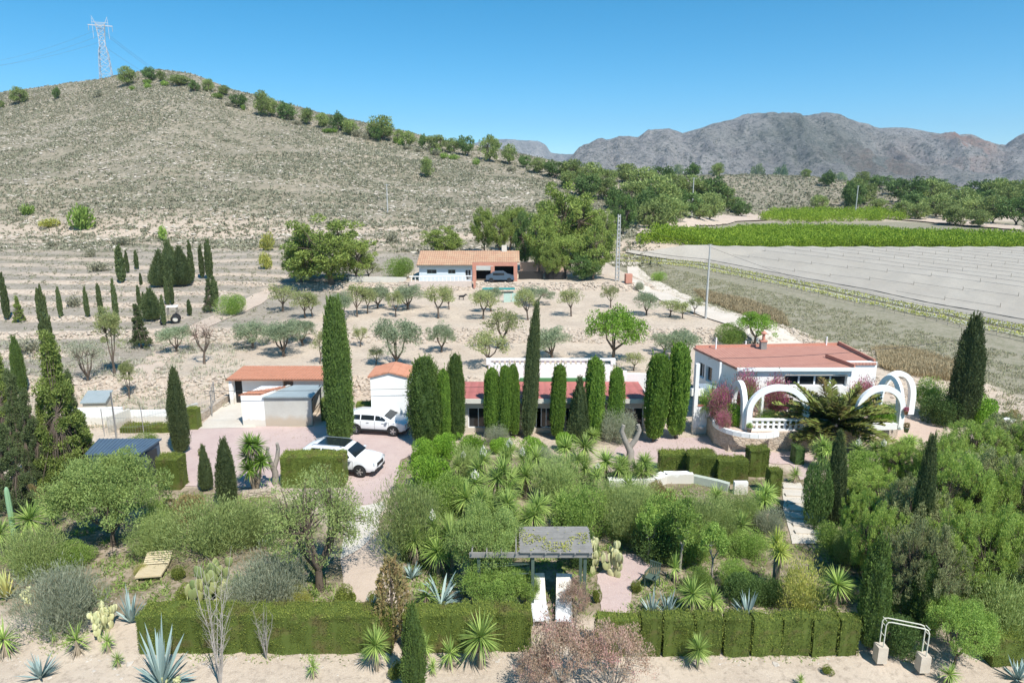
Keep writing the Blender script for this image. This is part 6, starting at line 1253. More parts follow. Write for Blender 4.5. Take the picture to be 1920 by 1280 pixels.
# --- woods on the right
wood = [(1012, 322, 298, 30), (1040, 330, 302, 34), (1070, 338, 300, 40), (1106, 345, 306, 44), (1100, 372, 325, 44), (1176, 330, 308, 40), (1205, 352, 316, 48), (1238, 345, 312, 44), (1262, 362, 326, 40), (1228, 395, 330, 58), (1208, 418, 352, 50), (1245, 425, 365, 56), (1292, 372, 330, 44), (1325, 384, 330, 52), (1352, 392, 345, 40), (1330, 412, 362, 44), (1375, 395, 368, 30), (1140, 350, 318, 34), (1135, 372, 335, 40), (1155, 392, 352, 34), (1185, 385, 340, 50), (1250, 398, 350, 44), (1285, 402, 358, 40), (1265, 412, 375, 40), (1312, 398, 366, 36), (1338, 372, 338, 36), (1225, 428, 378, 50), (1310, 410, 378, 36), (1390, 405, 380, 28), (1180, 310+30, 318, 30), (1065, 352, 322, 34), (1300, 332, 308, 26), (1345, 328, 308, 24), (1270, 325, 310, 22)]
for i_, r in enumerate(wood): place('pinefar', r[0], r[1]+3, r[2]-3, r[3]*1.35, ['rounded pine in the wood between the ridge and the white sandy bank', 'rounded pine in the wood between the ridge and the white sandy bank'][0], group='pines of the middle wood')
wood2 = [(1650, 352, 330, 36), (1620, 380, 342, 44), (1600, 385, 335, 40), (1700, 380, 332, 50), (1735, 375, 338, 46), (1770, 372, 345, 38), (1715, 392, 362, 46), (1755, 404, 366, 52), (1795, 398, 352, 50), (1830, 374, 338, 44), (1865, 380, 336, 48), (1905, 385, 340, 50), (1680, 364, 336, 34), (1720, 410, 382, 36), (1775, 410, 380, 40), (1845, 392, 356, 44), (1880, 372, 338, 40), (1925, 372, 336, 44), (1750, 358, 334, 30), (1822, 404, 372, 50), (1862, 416, 368, 56), (1905, 420, 366, 60), (1790, 420, 388, 48), (1835, 424, 396, 40), (1945, 400, 350, 60), (1690, 405, 378, 36), (1885, 400, 352, 44)]
for r in wood2: place('pinefar', r[0], r[1]+3, r[2]-3, r[3]*1.3, 'rounded pine in the wood above the far end of the netted field', group='pines of the right wood')
many([('pinefar', 1551, 350, 320, 34, 'dark pine standing alone on the low scrub rise'), ('pinefar', 1512, 334, 316, 20, 'small green pine left of the one on the scrub rise'), ('pinefar', 1618, 348, 320, 30, 'pine behind the first pines right of the scrub rise'), ('pinefar', 1597, 395, 338, 40, 'tall dark pine behind the distant orchard pole'), ('pinefar', 1537, 394, 364, 40, 'round pine at the left end of the far bright orchard'), ('pinefar', 1648, 392, 372, 40, 'pale green pine right of the distant orchard pole'), ('pinefar', 1465, 325, 308, 24, 'small pine on the top of the scrub rise'), ('pinefar', 1420, 324, 306, 26, 'faint pine on the left shoulder of the scrub rise'), ('pinefar', 1580, 335, 322, 24, 'low pine right beside the lone dark one on the rise')])
# --- hillside bushes
many([('farbush', 150, 432, 378, 56, 'largest green bush on the lower left hillside'), ('farbush', 52, 403, 380, 30, 'small green bush left of the largest hillside bush'), ('farbushy', 92, 426, 408, 42, 'yellowish round bush below the small green one'), ('farbush', 308, 452, 418, 20, 'narrow yellow green bush on the lower slope'), ('farbushd', 230, 460, 442, 38, 'flat dark bush above the upper cypress group'), ('farbushy', 502, 470, 434, 30, 'upper yellow green bush left of the large pine'), ('farbushy', 500, 505, 470, 28, 'lower yellow green bush left of the large pine'), ('farbushd', 170, 482, 462, 22, 'small dark bush on the left terraces'), ('farbushd', 185, 508, 488, 46, 'wide grey green bush on the left terraces'), ('farbushd', 96, 462, 450, 22, 'grey bush near the dark doorway on the slope'), ('farbushd', 140, 575, 552, 30, 'grey bush between slim cypresses on the terrace'), ('farbushd', 560, 440, 424, 26, 'grey bush behind the large pine, left'), ('farbushd', 735, 455, 432, 30, 'scrub bush up the slope behind the far house'), ('farbushd', 60, 660, 632, 46, 'grey green bush on the terrace above the conifers')])
# --- left garden
many([
 ('lightbush', 212, 1022, 852, 212, 'large leafy light green bush in front of the blue grey shed'), ('broom', 70, 1080, 985, 120, 'soft olive broom left of the bare soil'), ('greybush', 122, 1178, 1068, 170, 'wispy grey shrub near the left front'), ('cactus', 29, 1015, 912, 9, 'single tall column cactus at the left'),
 ('yucca', 62, 1016, 938, 72, 'bright yucca right of the column cactus'), ('yucca', 6, 1042, 968, 54, 'bright yucca at the left frame edge'), ('yucca', 100, 985, 930, 50, 'yucca in the shade of the large leafy bush'), ('agavey', 14, 1122, 1060, 50, 'yellow striped agave at the left frame edge'), ('yuccas', 12, 1228, 1160, 60, 'green yucca at the lower left corner'), ('yuccas', 147, 1226, 1165, 54, 'green yucca on the bare soil below the wispy grey shrub'), ('yuccas', 204, 1220, 1178, 34, 'small yucca left of the prickly pear'), ('yuccas', 100, 1205, 1172, 26, 'tiny yucca beside the green yucca on bare soil'), ('yuccas', 222, 1248, 1218, 30, 'tiny yellowish yucca close to the blue agave'),
 ('agaves', 76, 1272, 1222, 62, 'small blue agave at the lower left corner'), ('peary', 198, 1188, 1118, 74, 'yellowish prickly pear left of the long hedge'), ('peary', 52, 1130, 1098, 40, 'small pale prickly pear behind the wispy grey shrub'), ('agaves', 246, 1168, 1098, 56, 'upright grey agave behind the left end of the long hedge'), ('agave', 305, 1290, 1160, 122, 'largest blue agave in front of the long hedge'), ('peary', 322, 1290, 1258, 52, 'low prickly pear at the foot of the largest blue agave'),
 ('sapling', 413, 1290, 1040, 112, 'bare whitish many stemmed sapling in front of the long hedge'), ('sapling', 500, 1235, 1130, 60, 'thin bare sapling against the middle of the long hedge'), ('pear', 392, 1140, 1030, 104, 'tall green prickly pear clump by the bare sapling'), ('peary', 420, 1130, 1075, 50, 'pale prickly pear pads right of the tall clump'), ('rust', 352, 976, 924, 110, 'reddish brown shrub above the soft olive shrubs'), ('broom', 395, 1040, 938, 175, 'wide soft green broom in the left middle garden'), ('broom', 300, 1040, 960, 100, 'dark green broom at the right foot of the large leafy bush'),
 ('yuccab', 478, 922, 808, 76, 'big dark yucca clump at the foot of the driveway'), ('greybush', 500, 1140, 1030, 140, 'silvery wispy shrub left of the sparse olive tree'), ('greybush', 455, 1150, 1080, 80, 'grey shrub behind the long hedge near the sapling'), ('broom', 480, 1020, 940, 110, 'olive green shrub behind the silvery wispy shrub'), ('fineolive', 600, 1104, 878, 196, 'sparse dark trunked olive tree in front of the driveway'),
 ('ball', 648, 1136, 1092, 48, 'small round dark green ball bush by the dirt path'), ('ball', 700, 1132, 1106, 32, 'small light ball bush on the dirt path'), ('yelbush', 560, 1140, 1095, 52, 'yellow flowering shrub left of the ball bush'), ('yelbush', 262, 1078, 1056, 26, 'low green tuft beside the wooden lounger'), ('ball', 335, 1085, 1058, 32, 'low tuft right of the wooden lounger'), ('ball', 352, 1128, 1090, 44, 'dark low shrub before the tall prickly pear'), ('bush', 140, 1060, 1010, 90, 'dark bush skirt below the large leafy bush'),
 ('bush', 305, 1010, 930, 60, 'dark spiky bush at the right of the large leafy bush'), ('rust', 200, 925, 900, 60, 'rusty patch between the conifers and the column cactus'), ('rust', 60, 935, 905, 60, 'rusty shrub left behind the column cactus'), ('bush', 270, 850, 808, 60, 'grey green shrub above the blue grey shed roof'), ('ball', 378, 855, 838, 18, 'grey plant in a pot by the lone cypress'), ('dead', 517, 908, 834, 30, 'leaning grey dead trunk beside the big dark yucca', dict(rz=1.1)), ('dead', 1180, 868, 796, 38, 'forked grey dead trunk left of the thick column cypresses', dict(rz=0.1))])
# --- centre garden
many([
 ('broom', 765, 1052, 900, 138, 'tall olive green broom right of the pale path'), ('bushb', 800, 925, 848, 100, 'bright green shrub with pale flowers right of the driveway'), ('bush', 840, 965, 880, 90, 'green shrub between the broom and the flowering yuccas'), ('bushb', 790, 868, 820, 64, 'bright low shrub below the wide ragged cypress'), ('bushb', 840, 858, 806, 60, 'bright shrub in front of the slender cypress'), ('bushb', 890, 852, 810, 66, 'bright shrub before the first annex window'), ('bushb', 945, 848, 818, 60, 'bright shrub before the trimmed column pair'), ('bushb', 1000, 858, 818, 60, 'bright shrub at the foot of the very tall slim cypress'), ('bushb', 1060, 846, 806, 40, 'dark leaved bright shrub at the foot of the lone trimmed column'), ('ball', 930, 812, 786, 26, 'small round shrub under the annex windows'),
 ('broom', 880, 905, 835, 80, 'olive shrub with yellowish tips above the flowering yuccas'), ('broom', 1045, 945, 848, 105, 'yellow flecked broom in the middle of the garden'), ('greybush', 1022, 882, 834, 50, 'round silver shrub among the yuccas'), ('broom', 1130, 800, 760, 60, 'pale shrub before the bluish cone cypress'), ('greybush', 1160, 830, 770, 70, 'large pale olive shrub under the short trimmed column'), ('greybush', 935, 835, 796, 50, 'pale shrub at the foot of the trimmed column pair'),
 ('yuccaf', 905, 925, 835, 66, 'flowering yucca with white spike, leftmost of the centre clump'), ('yuccaf', 953, 900, 822, 62, 'flowering yucca with pale spike at the top of the centre clump'), ('yuccaf', 890, 960, 880, 80, 'flowering yucca low on the left of the centre clump'), ('yucca3', 945, 950, 850, 86, 'many headed yucca in the middle of the centre clump'), ('yucca', 985, 930, 860, 56, 'yucca head right in the centre clump'), ('yuccaf', 980, 915, 838, 50, 'yucca with cream spike right of centre clump'), ('yucca', 1060, 870, 812, 48, 'yucca below the lone trimmed column cypress'),
 ('yucca3', 905, 1000, 905, 80, 'many headed yucca left above the pergola'), ('yucca3', 950, 1010, 910, 84, 'many headed yucca in the middle above the pergola'), ('yucca3', 1005, 1005, 918, 84, 'many headed yucca right above the pergola roof'), ('yucca', 875, 975, 900, 56, 'yucca left of the many headed ones above the pergola'),
 ('yucca', 780, 1060, 972, 52, 'yucca at the left end of the group left of the pergola'), ('yuccaf', 812, 1060, 955, 60, 'yucca with dry flower spike left of the pergola'), ('yucca', 848, 1068, 958, 66, 'tall yucca nearest the pergola shrub'), ('yucca', 822, 1075, 1000, 64, 'lower yucca of the group left of the pergola'), ('yucca3', 846, 1050, 960, 60, 'many headed yucca behind the group left of the pergola'),
 ('agavel', 828, 1138, 1046, 102, 'large drooping blue agave left of the pergola'), ('agaves', 772, 1085, 1050, 40, 'pale agave at the path edge above the drooping one'), ('yuccas', 800, 1140, 1088, 58, 'yellow green yucca behind the hedge left of the drooping agave'), ('bigbush', 925, 1146, 1052, 132, 'leafy oleander mass in front of the pergola posts'), ('lightbush', 918, 1108, 950, 150, 'light green shrub growing over the pergola roof'), ('bigbush', 985, 1135, 1068, 60, 'dark purple tinged shrub behind the lattice'),
 ('brownc', 738, 1205, 1045, 48, 'thin brown half dead conifer in the hedge gap'), ('yucca', 707, 1256, 1170, 58, 'bright yucca on the gravel before the long hedge'), ('yucca', 902, 1252, 1146, 76, 'largest bright yucca on the gravel before the pergola hedge'), ('yuccas', 845, 1250, 1190, 50, 'yucca between the foreground cypress and the largest gravel yucca'), ('yuccas', 798, 1240, 1180, 40, 'yucca half hidden behind the foreground cypress'), ('yuccas', 588, 1270, 1222, 32, 'thin upright yucca alone on the gravel'), ('ball', 745, 1268, 1238, 36, 'low leafy plant left of the foreground cypress'), ('yuccas', 812, 1262, 1232, 30, 'little plant right of the foreground cypress'),
 ('yucca', 1096, 866, 812, 62, 'dark stemmed yucca right of the silver shrub'), ('yucca', 1135, 895, 838, 56, 'yucca below the dark stemmed one'), ('yuccaf', 1118, 918, 868, 50, 'yucca with a bright white flower head by the white wall'), ('yucca3', 1165, 905, 850, 60, 'bright yucca clump left of the forecourt hedge'), ('yucca3', 1205, 908, 845, 66, 'bright yucca clump touching the forecourt hedge'), ('yuccas', 1255, 868, 840, 30, 'small yucca rising behind the forecourt hedge'), ('yucca', 1110, 835, 800, 40, 'yucca under the bluish cone cypress'),
 ('bush', 1090, 1010, 900, 110, 'green shrub mass right of the many headed yuccas'), ('broom', 1192, 1015, 912, 112, 'olive broom forming the left of the widest bush group'), ('bush', 1254, 1035, 915, 128, 'green central bush of the widest bush group, above the grey trunks'), ('broom', 1316, 1015, 926, 104, 'yellowish broom forming the right of the widest bush group'), ('rust', 1225, 935, 902, 90, 'rusty tinted shrub top under the angled white wall'), ('oleander', 1215, 1050, 945, 60, 'leafy shrub with dark stems below the widest bush group'), ('broom', 1140, 985, 895, 90, 'olive broom left of the widest bush'), ('broom', 1190, 960, 905, 100, 'yellowish broom touching the white garden wall'), ('darkbush', 1095, 1060, 985, 70, 'dark shrub behind the pale prickly pear'), ('darkbush', 1240, 1050, 975, 100, 'dark underside bush with thick bare stems'),
 ('peary', 1136, 1078, 996, 84, 'pale yellow prickly pear right of the pergola'), ('pear', 1110, 1062, 1010, 40, 'green prickly pear touching the pergola roof'), ('oleander', 1274, 1072, 930, 76, 'grey trunked small tree left on the stony bed'), ('oleander', 1334, 1090, 978, 62, 'grey trunked small tree right on the stony bed'), ('yuccas', 1264, 1090, 1032, 36, 'bright green plant at the foot of the left grey trunk'), ('bush', 1300, 1050, 990, 80, 'light shrub between the two grey trunked trees'), ('bush', 1170, 1010, 950, 70, 'mid green bush left of the widest bush'),
 ('yucca', 1296, 1152, 1080, 60, 'yellow green yucca left of the pair behind the hedge'), ('yucca', 1335, 1158, 1096, 46, 'yellow green yucca right of the pair behind the hedge'), ('agaves', 1222, 1154, 1104, 48, 'pale blue agave left of the twins behind the hedge'), ('agaves', 1252, 1156, 1104, 50, 'pale blue agave right of the twins behind the hedge'), ('bush', 1310, 1110, 1060, 60, 'low green shrub behind the yellow green yuccas'), ('ball', 1118, 1130, 1090, 22, 'low green edging plant left of the pink patio'), ('ball', 1192, 1110, 1085, 26, 'small plant right of the pink patio'),
 ('tamarisk', 1050, 1296, 1150, 150, 'pinkish tamarisk at the bottom, left of the pair'), ('tamarisk', 1150, 1300, 1165, 150, 'pinkish tamarisk at the bottom, right of the pair'), ('tamarisk', 1005, 1310, 1215, 100, 'low pinkish tamarisk at the bottom left of the others'), ('tamarisk', 1078, 1160, 1085, 70, 'dry pink shrub before the pergola loungers')])
# --- right garden
many([
 ('yuccay', 1450, 1110, 985, 76, 'tall yellow green yucca left of the yellow shrub'), ('yelbush', 1506, 1160, 1040, 104, 'feathery yellow shrub behind the right hedge'), ('yucca', 1566, 1135, 1062, 62, 'pale leaved yucca right of the feathery yellow shrub'), ('yuccas', 1560, 1168, 1138, 34, 'small pale yucca peeping over the right hedge'), ('darkbush', 1395, 1130, 1070, 66, 'dark spiky shrub behind the blue agave'), ('agaves', 1402, 1160, 1106, 54, 'pale agave left of the yellow yucca behind the hedge'), ('darkbush', 1435, 1130, 1075, 60, 'dark shrub under the tall yellow yucca'), ('bush', 1380, 1100, 1045, 70, 'low reddish green shrub on the right bed'),
 ('yucca3', 1430, 968, 900, 70, 'bright yucca clump left of the garden steps'), ('yucca', 1405, 985, 935, 46, 'pale yucca below the white wall stub'), ('broom', 1380, 985, 915, 80, 'flowery shrub between the widest bush and the steps'), ('greybush', 1440, 1000, 955, 66, 'grey shrub left of the lower garden steps'), ('broom', 1350, 1010, 940, 80, 'olive shrub right of the widest bush'), ('bush', 1400, 1045, 990, 80, 'green mixed shrub left of the tall yellow yucca'), ('bush', 1560, 1040, 975, 76, 'leafy shrub at the foot of the rough cypress'), ('broom', 1600, 1060, 985, 80, 'pale shrub right of the leafy one below the rough cypress'),
 ('darkbush', 1530, 988, 845, 56, 'dark shaded bush leaning over the garden steps'), ('yucca3', 1540, 880, 812, 60, 'dark yucca top under the feathery palm'), ('yuccaf', 1602, 890, 822, 58, 'yucca with white flowers right of the rough cypress'), ('yuccaf', 1650, 885, 822, 54, 'yucca with white flower below the terrace right half'), ('bush', 1625, 905, 840, 80, 'green shrub under the white flowered yuccas'), ('yucca3', 1700, 850, 812, 60, 'spiky yucca left of the slim dark cypress top'), ('yuccas', 1490, 905, 872, 34, 'pale yucca beside the garden steps top'), ('rust', 1590, 975, 925, 50, 'reddish dry plant right of the rough cypress'), ('yucca3', 1625, 935, 880, 66, 'bright yucca below the white flowered ones'),
 ('palm', 1556, 838, 708, 214, 'feathery olive brown palm in front of the terrace arcade'), ('yucca3', 1330, 808, 712, 60, 'yucca rising above the white gateway'), 
  ('bushb', 1830, 800, 730, 76, 'green shrub right of the tall dark cypress'), ('bush', 1745, 775, 700, 64, 'green shrub left of the tall dark cypress'), ('darkbush', 1762, 795, 735, 70, 'dark red leaved shrub under the tall dark cypress'), ('broom', 1440, 835, 805, 0.1+34, 'small herb before the stone terrace wall'),
 ('bigbush', 1790, 1245, 1120, 130, 'mixed green bush right of the gate frame'), ('broom', 1870, 1210, 1080, 130, 'dry bush above the corner hedge'), ('yuccas', 1778, 1282, 1240, 46, 'bright yucca right of the gate frame on the soil'), ('agaves', 1908, 1275, 1228, 54, 'small blue agave at the lower right corner'), ('yuccas', 1500, 1285, 1262, 24, 'tiny plant on the gravel strip at lower right'), ('ball', 1550, 1262, 1245, 26, 'low creeping plant on the gravel before the right hedge'), ('yucca', 1308, 1252, 1188, 50, 'bright yucca before the right hedge on the gravel'), ('darkbush', 1690, 1225, 1150, 76, 'dark undergrowth seen through the gate frame'), ('bush', 1650, 1160, 1080, 80, 'shrub behind the feathery tall cypress'),
 ('bushb', 1880, 855, 800, 76, 'bush around the white urn'), ('rust', 1900, 800, 765, 60, 'reddish bush behind the white urn')])
for k_, px, Y_, ty, w_, lb in [
 ('bract', 1350, fy+1.6, 715, 48, 'magenta bougainvillea beside the white side arch'), ('bract', 1452, Yh-.5, 700, 50, 'lilac bougainvillea climbing the house wall'), ('bract', 1396, Yh-.7, 690, 46, 'brownish pink bougainvillea under the roof corner'), ('bract', 1354, fy+.2, 765, 34, 'low reddish bougainvillea at the corner of the stone terrace'),
 ('yucca', 1402, Yh-1.1, 712, 52, 'yucca head between the bougainvilleas'), ('bushb', 1376, fy+.9, 752, 46, 'bright green plant inside the side arch'), ('bract', 1614, Yh-.3, 704, 44, 'pale pink climber by the corner of the side wing'), ('yelbush', 1602, Yh-.9, 716, 34, 'brownish shrub behind the palm at the house door'),
 ('bushb', 1655, fy+1.3, 766, 56, 'green shrubs inside the right terrace arch'), ('bush', 1662, fy+2.3, 750, 50, 'round grey green bush behind the right terrace arch'), ('bush', 1440, fy+1.0, 766, 50, 'small shrub seen through the left terrace arch'), ('yuccas', 1480, fy+1.4, 770, 40, 'little yucca on the terrace behind the palm fronds')]:
    stand(k_, XAT(px, Y_, T), Y_, T, zrow(Y_, ty)-T, w_*depth(Y_, T)/F, lb)
place('barebush', 1705, 1140, 1010, 110, 'grey twiggy tree among the pines above the gate frame'); place('barebush', 1850, 1165, 1050, 110, 'grey branchy thicket at the lower right under the pines'); place('barebush', 1790, 980, 890, 70, 'grey twigs showing in the upper pine mass')
yp = [(1640, 990, 880, 130), (1700, 1060, 905, 150), (1762, 945, 812, 120), (1815, 915, 790, 130), (1872, 900, 780, 130), (1930, 920, 790, 120), (1780, 1040, 850, 150), (1850, 1010, 850, 160), (1915, 1050, 860, 150), (1640, 1100, 950, 120), (1720, 1170, 985, 150), (1800, 1150, 960, 160), (1870, 1150, 960, 160), (1930, 1180, 990, 130), (1690, 910, 830, 90), (1610, 1030, 920, 80)]
yl = ['lowest left', 'broad middle', 'bright upper', 'tall upper middle', 'upper right', 'top right edge', 'dense central', 'wide right', 'right edge', 'left greyish', 'dark lower middle', 'lower middle', 'lower right', 'bottom right edge', 'small top', 'small left']
for r, l_ in zip(yp, yl): place('pineyoung', *r, l_+' pine of the bright young pine mass at the right side')
# climbing flecks: white blossoms in the bright shrubs
# ================================================================== stuff
rg2 = np.random.default_rng(77)
def scatter(n, xr, yr, cond):
    x = rg2.uniform(*xr, n); y = rg2.uniform(*yr, n); k = cond(x, y); x, y = x[k], y[k]; return x, y, H(x, y)
OCT = np.array([[1, 0, .3], [0, 1, .35], [-1, 0, .3], [0, -1, .3], [.55, .55, .75], [-.55, .5, .8], [-.5, -.6, .7], [.5, -.5, .75], [0, 0, .95], [.7, -.7, 0], [-.7, .7, 0], [.7, .7, 0], [-.7, -.7, 0]])
OF = np.array([[0, 11, 1], [0, 1, 4], [1, 10, 2], [1, 2, 5], [2, 12, 3], [2, 3, 6], [3, 9, 0], [3, 0, 7], [4, 5, 8], [5, 6, 8], [6, 7, 8], [7, 4, 8], [1, 5, 4], [2, 6, 5], [3, 7, 6], [0, 4, 7]])
def blobs(x, y, z, r, hgt, name, mat_, label, cat, jit=.25, kind='stuff'):
    n = len(x); V = OCT[None]*(1+rg2.normal(size=(n, 13, 3))*jit); a = rg2.uniform(0, 2*pi, n); c, s = np.cos(a)[:, None], np.sin(a)[:, None]
    X = (V[..., 0]*c-V[..., 1]*s)*r[:, None]+x[:, None]; Y_ = (V[..., 0]*s+V[..., 1]*c)*r[:, None]+y[:, None]; Z = V[..., 2]*hgt[:, None]+z[:, None]-.05
    o = MB().add(np.stack([X, Y_, Z], -1).reshape(-1, 3), (np.arange(n)[:, None, None]*13+OF[None]).reshape(-1, 3), np.repeat(rg2.uniform(0, 1, n), 13)).build(name, mat_); return tag(o, label, cat, kind=kind)
def scrubs(x, y, z, r, per, name, mat_, label, ls=.42):
    n = len(x); ci = np.repeat(np.arange(n), per); d = sph(n*per, rg2); d[:, 2] = np.abs(d[:, 2]); Pt = np.c_[x[ci], y[ci], z[ci]]+d*(r[ci]*rg2.uniform(.2, 1, n*per))[:, None]*[1, 1, .8]
    t = rg2.uniform(0, 1, n)[ci]*.75+.25*rg2.uniform(0, 1, n*per); o = MB().leaves(Pt, d+[0, 0, .4]+rg2.normal(size=d.shape)*.3, ls*np.clip(r[ci]/.5, .5, 1.6), ls*.6*np.clip(r[ci]/.5, .5, 1.6), rg2, t).build(name, mat_); return tag(o, label, 'scrub', kind='stuff')
inview = lambda x, y, m=1.12: np.abs(x) < y*.77*m+3
def hill(x, y): return inview(x, y) & (x/np.maximum(y, 1) < .22) & (rg2.uniform(0, 1, x.shape) < .16+.85*ss(.36, .54, .5*fbm(x/9, y/6, 61, 4)+.5*fbm(x/34, y/20, 66, 3)))
x, y, z = scatter(150000, (-290, 60), (122, 350), hill); r = rg2.uniform(.18, .7, len(x))*(1+1.1*(rg2.uniform(0, 1, len(x)) > .965)); scrubs(x, y, z, r, 8, 'hillside_scrub', m_scrub, 'low grey green scrub covering the hill')
x, y, z = scatter(26000, (-290, 60), (122, 345), lambda x, y: inview(x, y) & (x/np.maximum(y, 1) < .2) & (fbm(x/10, y/6, 71, 3) > .42)); r = rg2.uniform(.15, .6, len(x)); blobs(x, y, z, r, r*.5, 'hillside_rocks', plain('pale_rock', (.58, .52, .43), .9, (.46, .40, .33), 1), 'pale rocks strewn over the hill', 'rocks')
x, y, z = scatter(14000, (60, 330), (235, 440), lambda x, y: inview(x, y)); r = rg2.uniform(.4, 1.1, len(x)); scrubs(x, y, z, r, 7, 'distant_scrub', m_scrub, 'scrub on the low rise beyond the orchard', .6)
tl = lambda x, y: inview(x, y) & (x < -np.interp(y/K, [50, 60, 74, 90, 105, 125], [30, 24, 22, 18, 14, 8])*K) & (rg2.uniform(0, 1, x.shape) < .2+fbm(x/7, y/3, 81, 3)**2*2)
x, y, z = scatter(9000, (-130, 0), (56, 140), tl); r = rg2.uniform(.12, .42, len(x)); scrubs(x, y, z, r, 10, 'terrace_weeds', m_scrub, 'low dry weeds on the left terraces', .3)
# stones on banks and gravel
x = rg2.uniform(-60, 34, 60000); y = rg2.uniform(49, 96, 60000); e = .4; sl_ = np.hypot(H(x+e, y)-H(x-e, y), H(x, y+e)-H(x, y-e))/(2*e); k = (sl_ > .22) & inview(x, y); x, y = x[k][:9000], y[k][:9000]; r = rg2.uniform(.08, .26, len(x))
blobs(x, y, H(x, y), r, r*.9, 'bank_stones', plain('bank_stone', (.52, .44, .35), .9, (.38, .31, .25), 1.3), 'rough stones facing the orchard banks', 'stones')
x, y, z = scatter(34000, (-19, 20), (17.0, 22.8), lambda x, y: inview(x, y, 1) & (rg2.uniform(0, 1, x.shape) < .25+ss(.4, .6, fbm(x/1.5, y/1.1, 19, 3)))); r = rg2.uniform(.015, .05, len(x))*(1+.7*np.exp(-((y-P(900, 1236)[1])/.5)**2))*(1+1.0*(rg2.uniform(0, 1, len(x)) > .99)); blobs(x, y, z, r, r*.7, 'gravel_stones', plain('gravel_stone', (.56, .50, .43), .9, (.42, .365, .31), 2), 'pale stones of the front gravel strip', 'stones')
x, y, z = scatter(5000, (-20, 24), (23, 34), lambda x, y: inview(x, y, 1) & (fbm(x/2, y/2, 91, 2) > .5)); r = rg2.uniform(.02, .08, len(x)); blobs(x, y, z, r, r*.7, 'garden_stones', plain('gravel_stone', (.62, .56, .50)), 'loose stones on the garden soil', 'stones')
# track bank, verge grass
EXC = [[P(*q)[:2] for q in pl_] for pl_ in ([(1115, 1155), (1110, 1078), (1160, 1036), (1260, 1036), (1210, 1075), (1185, 1110), (1185, 1155)], [(1460, 900), (1505, 900), (1525, 935), (1548, 985), (1540, 1025), (1480, 1025), (1462, 970)], [(755, 930), (735, 985), (735, 1060), (770, 1140), (650, 1140), (630, 1060), (640, 990), (640, 950), (690, 930)])]
def tufts(n, poly, hgt, name, mat_, label, clump=9, cat='grass', wd=.03, lean=.35, cut=0):
    p = [P(*q)[:2] for q in poly]; a = np.array(p); x = rg2.uniform(a[:, 0].min(), a[:, 0].max(), n*4); y = rg2.uniform(a[:, 1].min(), a[:, 1].max(), n*4); k = inpoly(x, y, p) & (fbm(x/1.7, y/1.7, 33, 3) > cut)
    for e_ in EXC: k &= ~inpoly(x, y, e_)
    x, y = x[k][:n], y[k][:n]
    x = np.repeat(x, clump)+rg2.normal(size=len(x)*clump)*.12; y = np.repeat(y, clump)+rg2.normal(size=len(y)*clump)*.12; D = np.c_[rg2.normal(size=len(x))*lean, rg2.normal(size=len(x))*lean, np.ones(len(x))]
    mb = MB(); L = hgt*rg2.uniform(.5, 1.2, len(x)); mb.blades(np.c_[x, y, H(x, y)-.02], D, L, wd, rg2, .25, seg=2); o = mb.build(name, mat_); return tag(o, label, cat, kind='stuff')
tufts(1500, [(1300, 545), (1400, 563), (1465, 588), (1480, 612), (1400, 592), (1325, 566)], .8, 'dry_grass', m_straw, 'straw coloured dry grass along the dirt track', wd=.06)
tufts(2200, [(1640, 655), (1700, 655), (1790, 680), (1790, 715), (1700, 705), (1650, 690)], .8, 'verge_grass', m_straw, 'tall straw coloured grass behind the main house', wd=.05)
tufts(7000, [(1190, 480), (1500, 560), (1960, 680), (1960, 800), (1850, 760), (1500, 640), (1330, 580), (1200, 520)], .35, 'field_grass', leafm('field_grass_leaf', (.27, .24, .165), (.20, .205, .11), .1, .3), 'thin grey green grass on the field margin', 7, wd=.05, cut=.35)
tufts(5200, [(-200, 1220), (250, 1240), (1700, 1240), (2200, 1240), (2200, 900), (1700, 870), (1500, 900), (1150, 890), (750, 850), (740, 1100), (640, 1100), (500, 930), (300, 925), (-200, 910)], .22, 'garden_weeds', m_broom, 'low weeds and litter between the garden shrubs', 6, 'weeds', .03, .8, .52)
tufts(1700, [(-200, 640), (480, 620), (430, 760), (300, 800), (-200, 830)], .5, 'yard_weeds', leafm('dry_weed_leaf', (.36, .33, .28), (.24, .25, .15), .1, .3), 'dry grey weeds on the lower left field', 8, 'weeds', .05, .5, .4)
tufts(5000, [(-200, 1150), (250, 1150), (1700, 1160), (2200, 1160), (2200, 900), (1700, 870), (1500, 930), (1150, 910), (760, 850), (760, 1100), (640, 1130), (500, 930), (300, 925), (-200, 910)], .34, 'garden_undergrowth', m_mid, 'green undergrowth filling the gaps between the garden shrubs', 8, 'undergrowth', .035, .9, .45)
x, y, z = scatter(9000, (-16, 16), (28, 45), lambda x, y: (fbm(x/1.6, y/1.6, 95, 3) > .47)); n_ = len(x); o = MB().leaves(np.c_[x, y, z+.07+rg2.uniform(0, .02, n_)], sph(n_, rg2)*[1, 1, .15], .055, .035, rg2).build('fallen_leaves', m_rust); tag(o, 'dry leaf litter blown over the driveway and paths', 'leaf litter', kind='stuff')
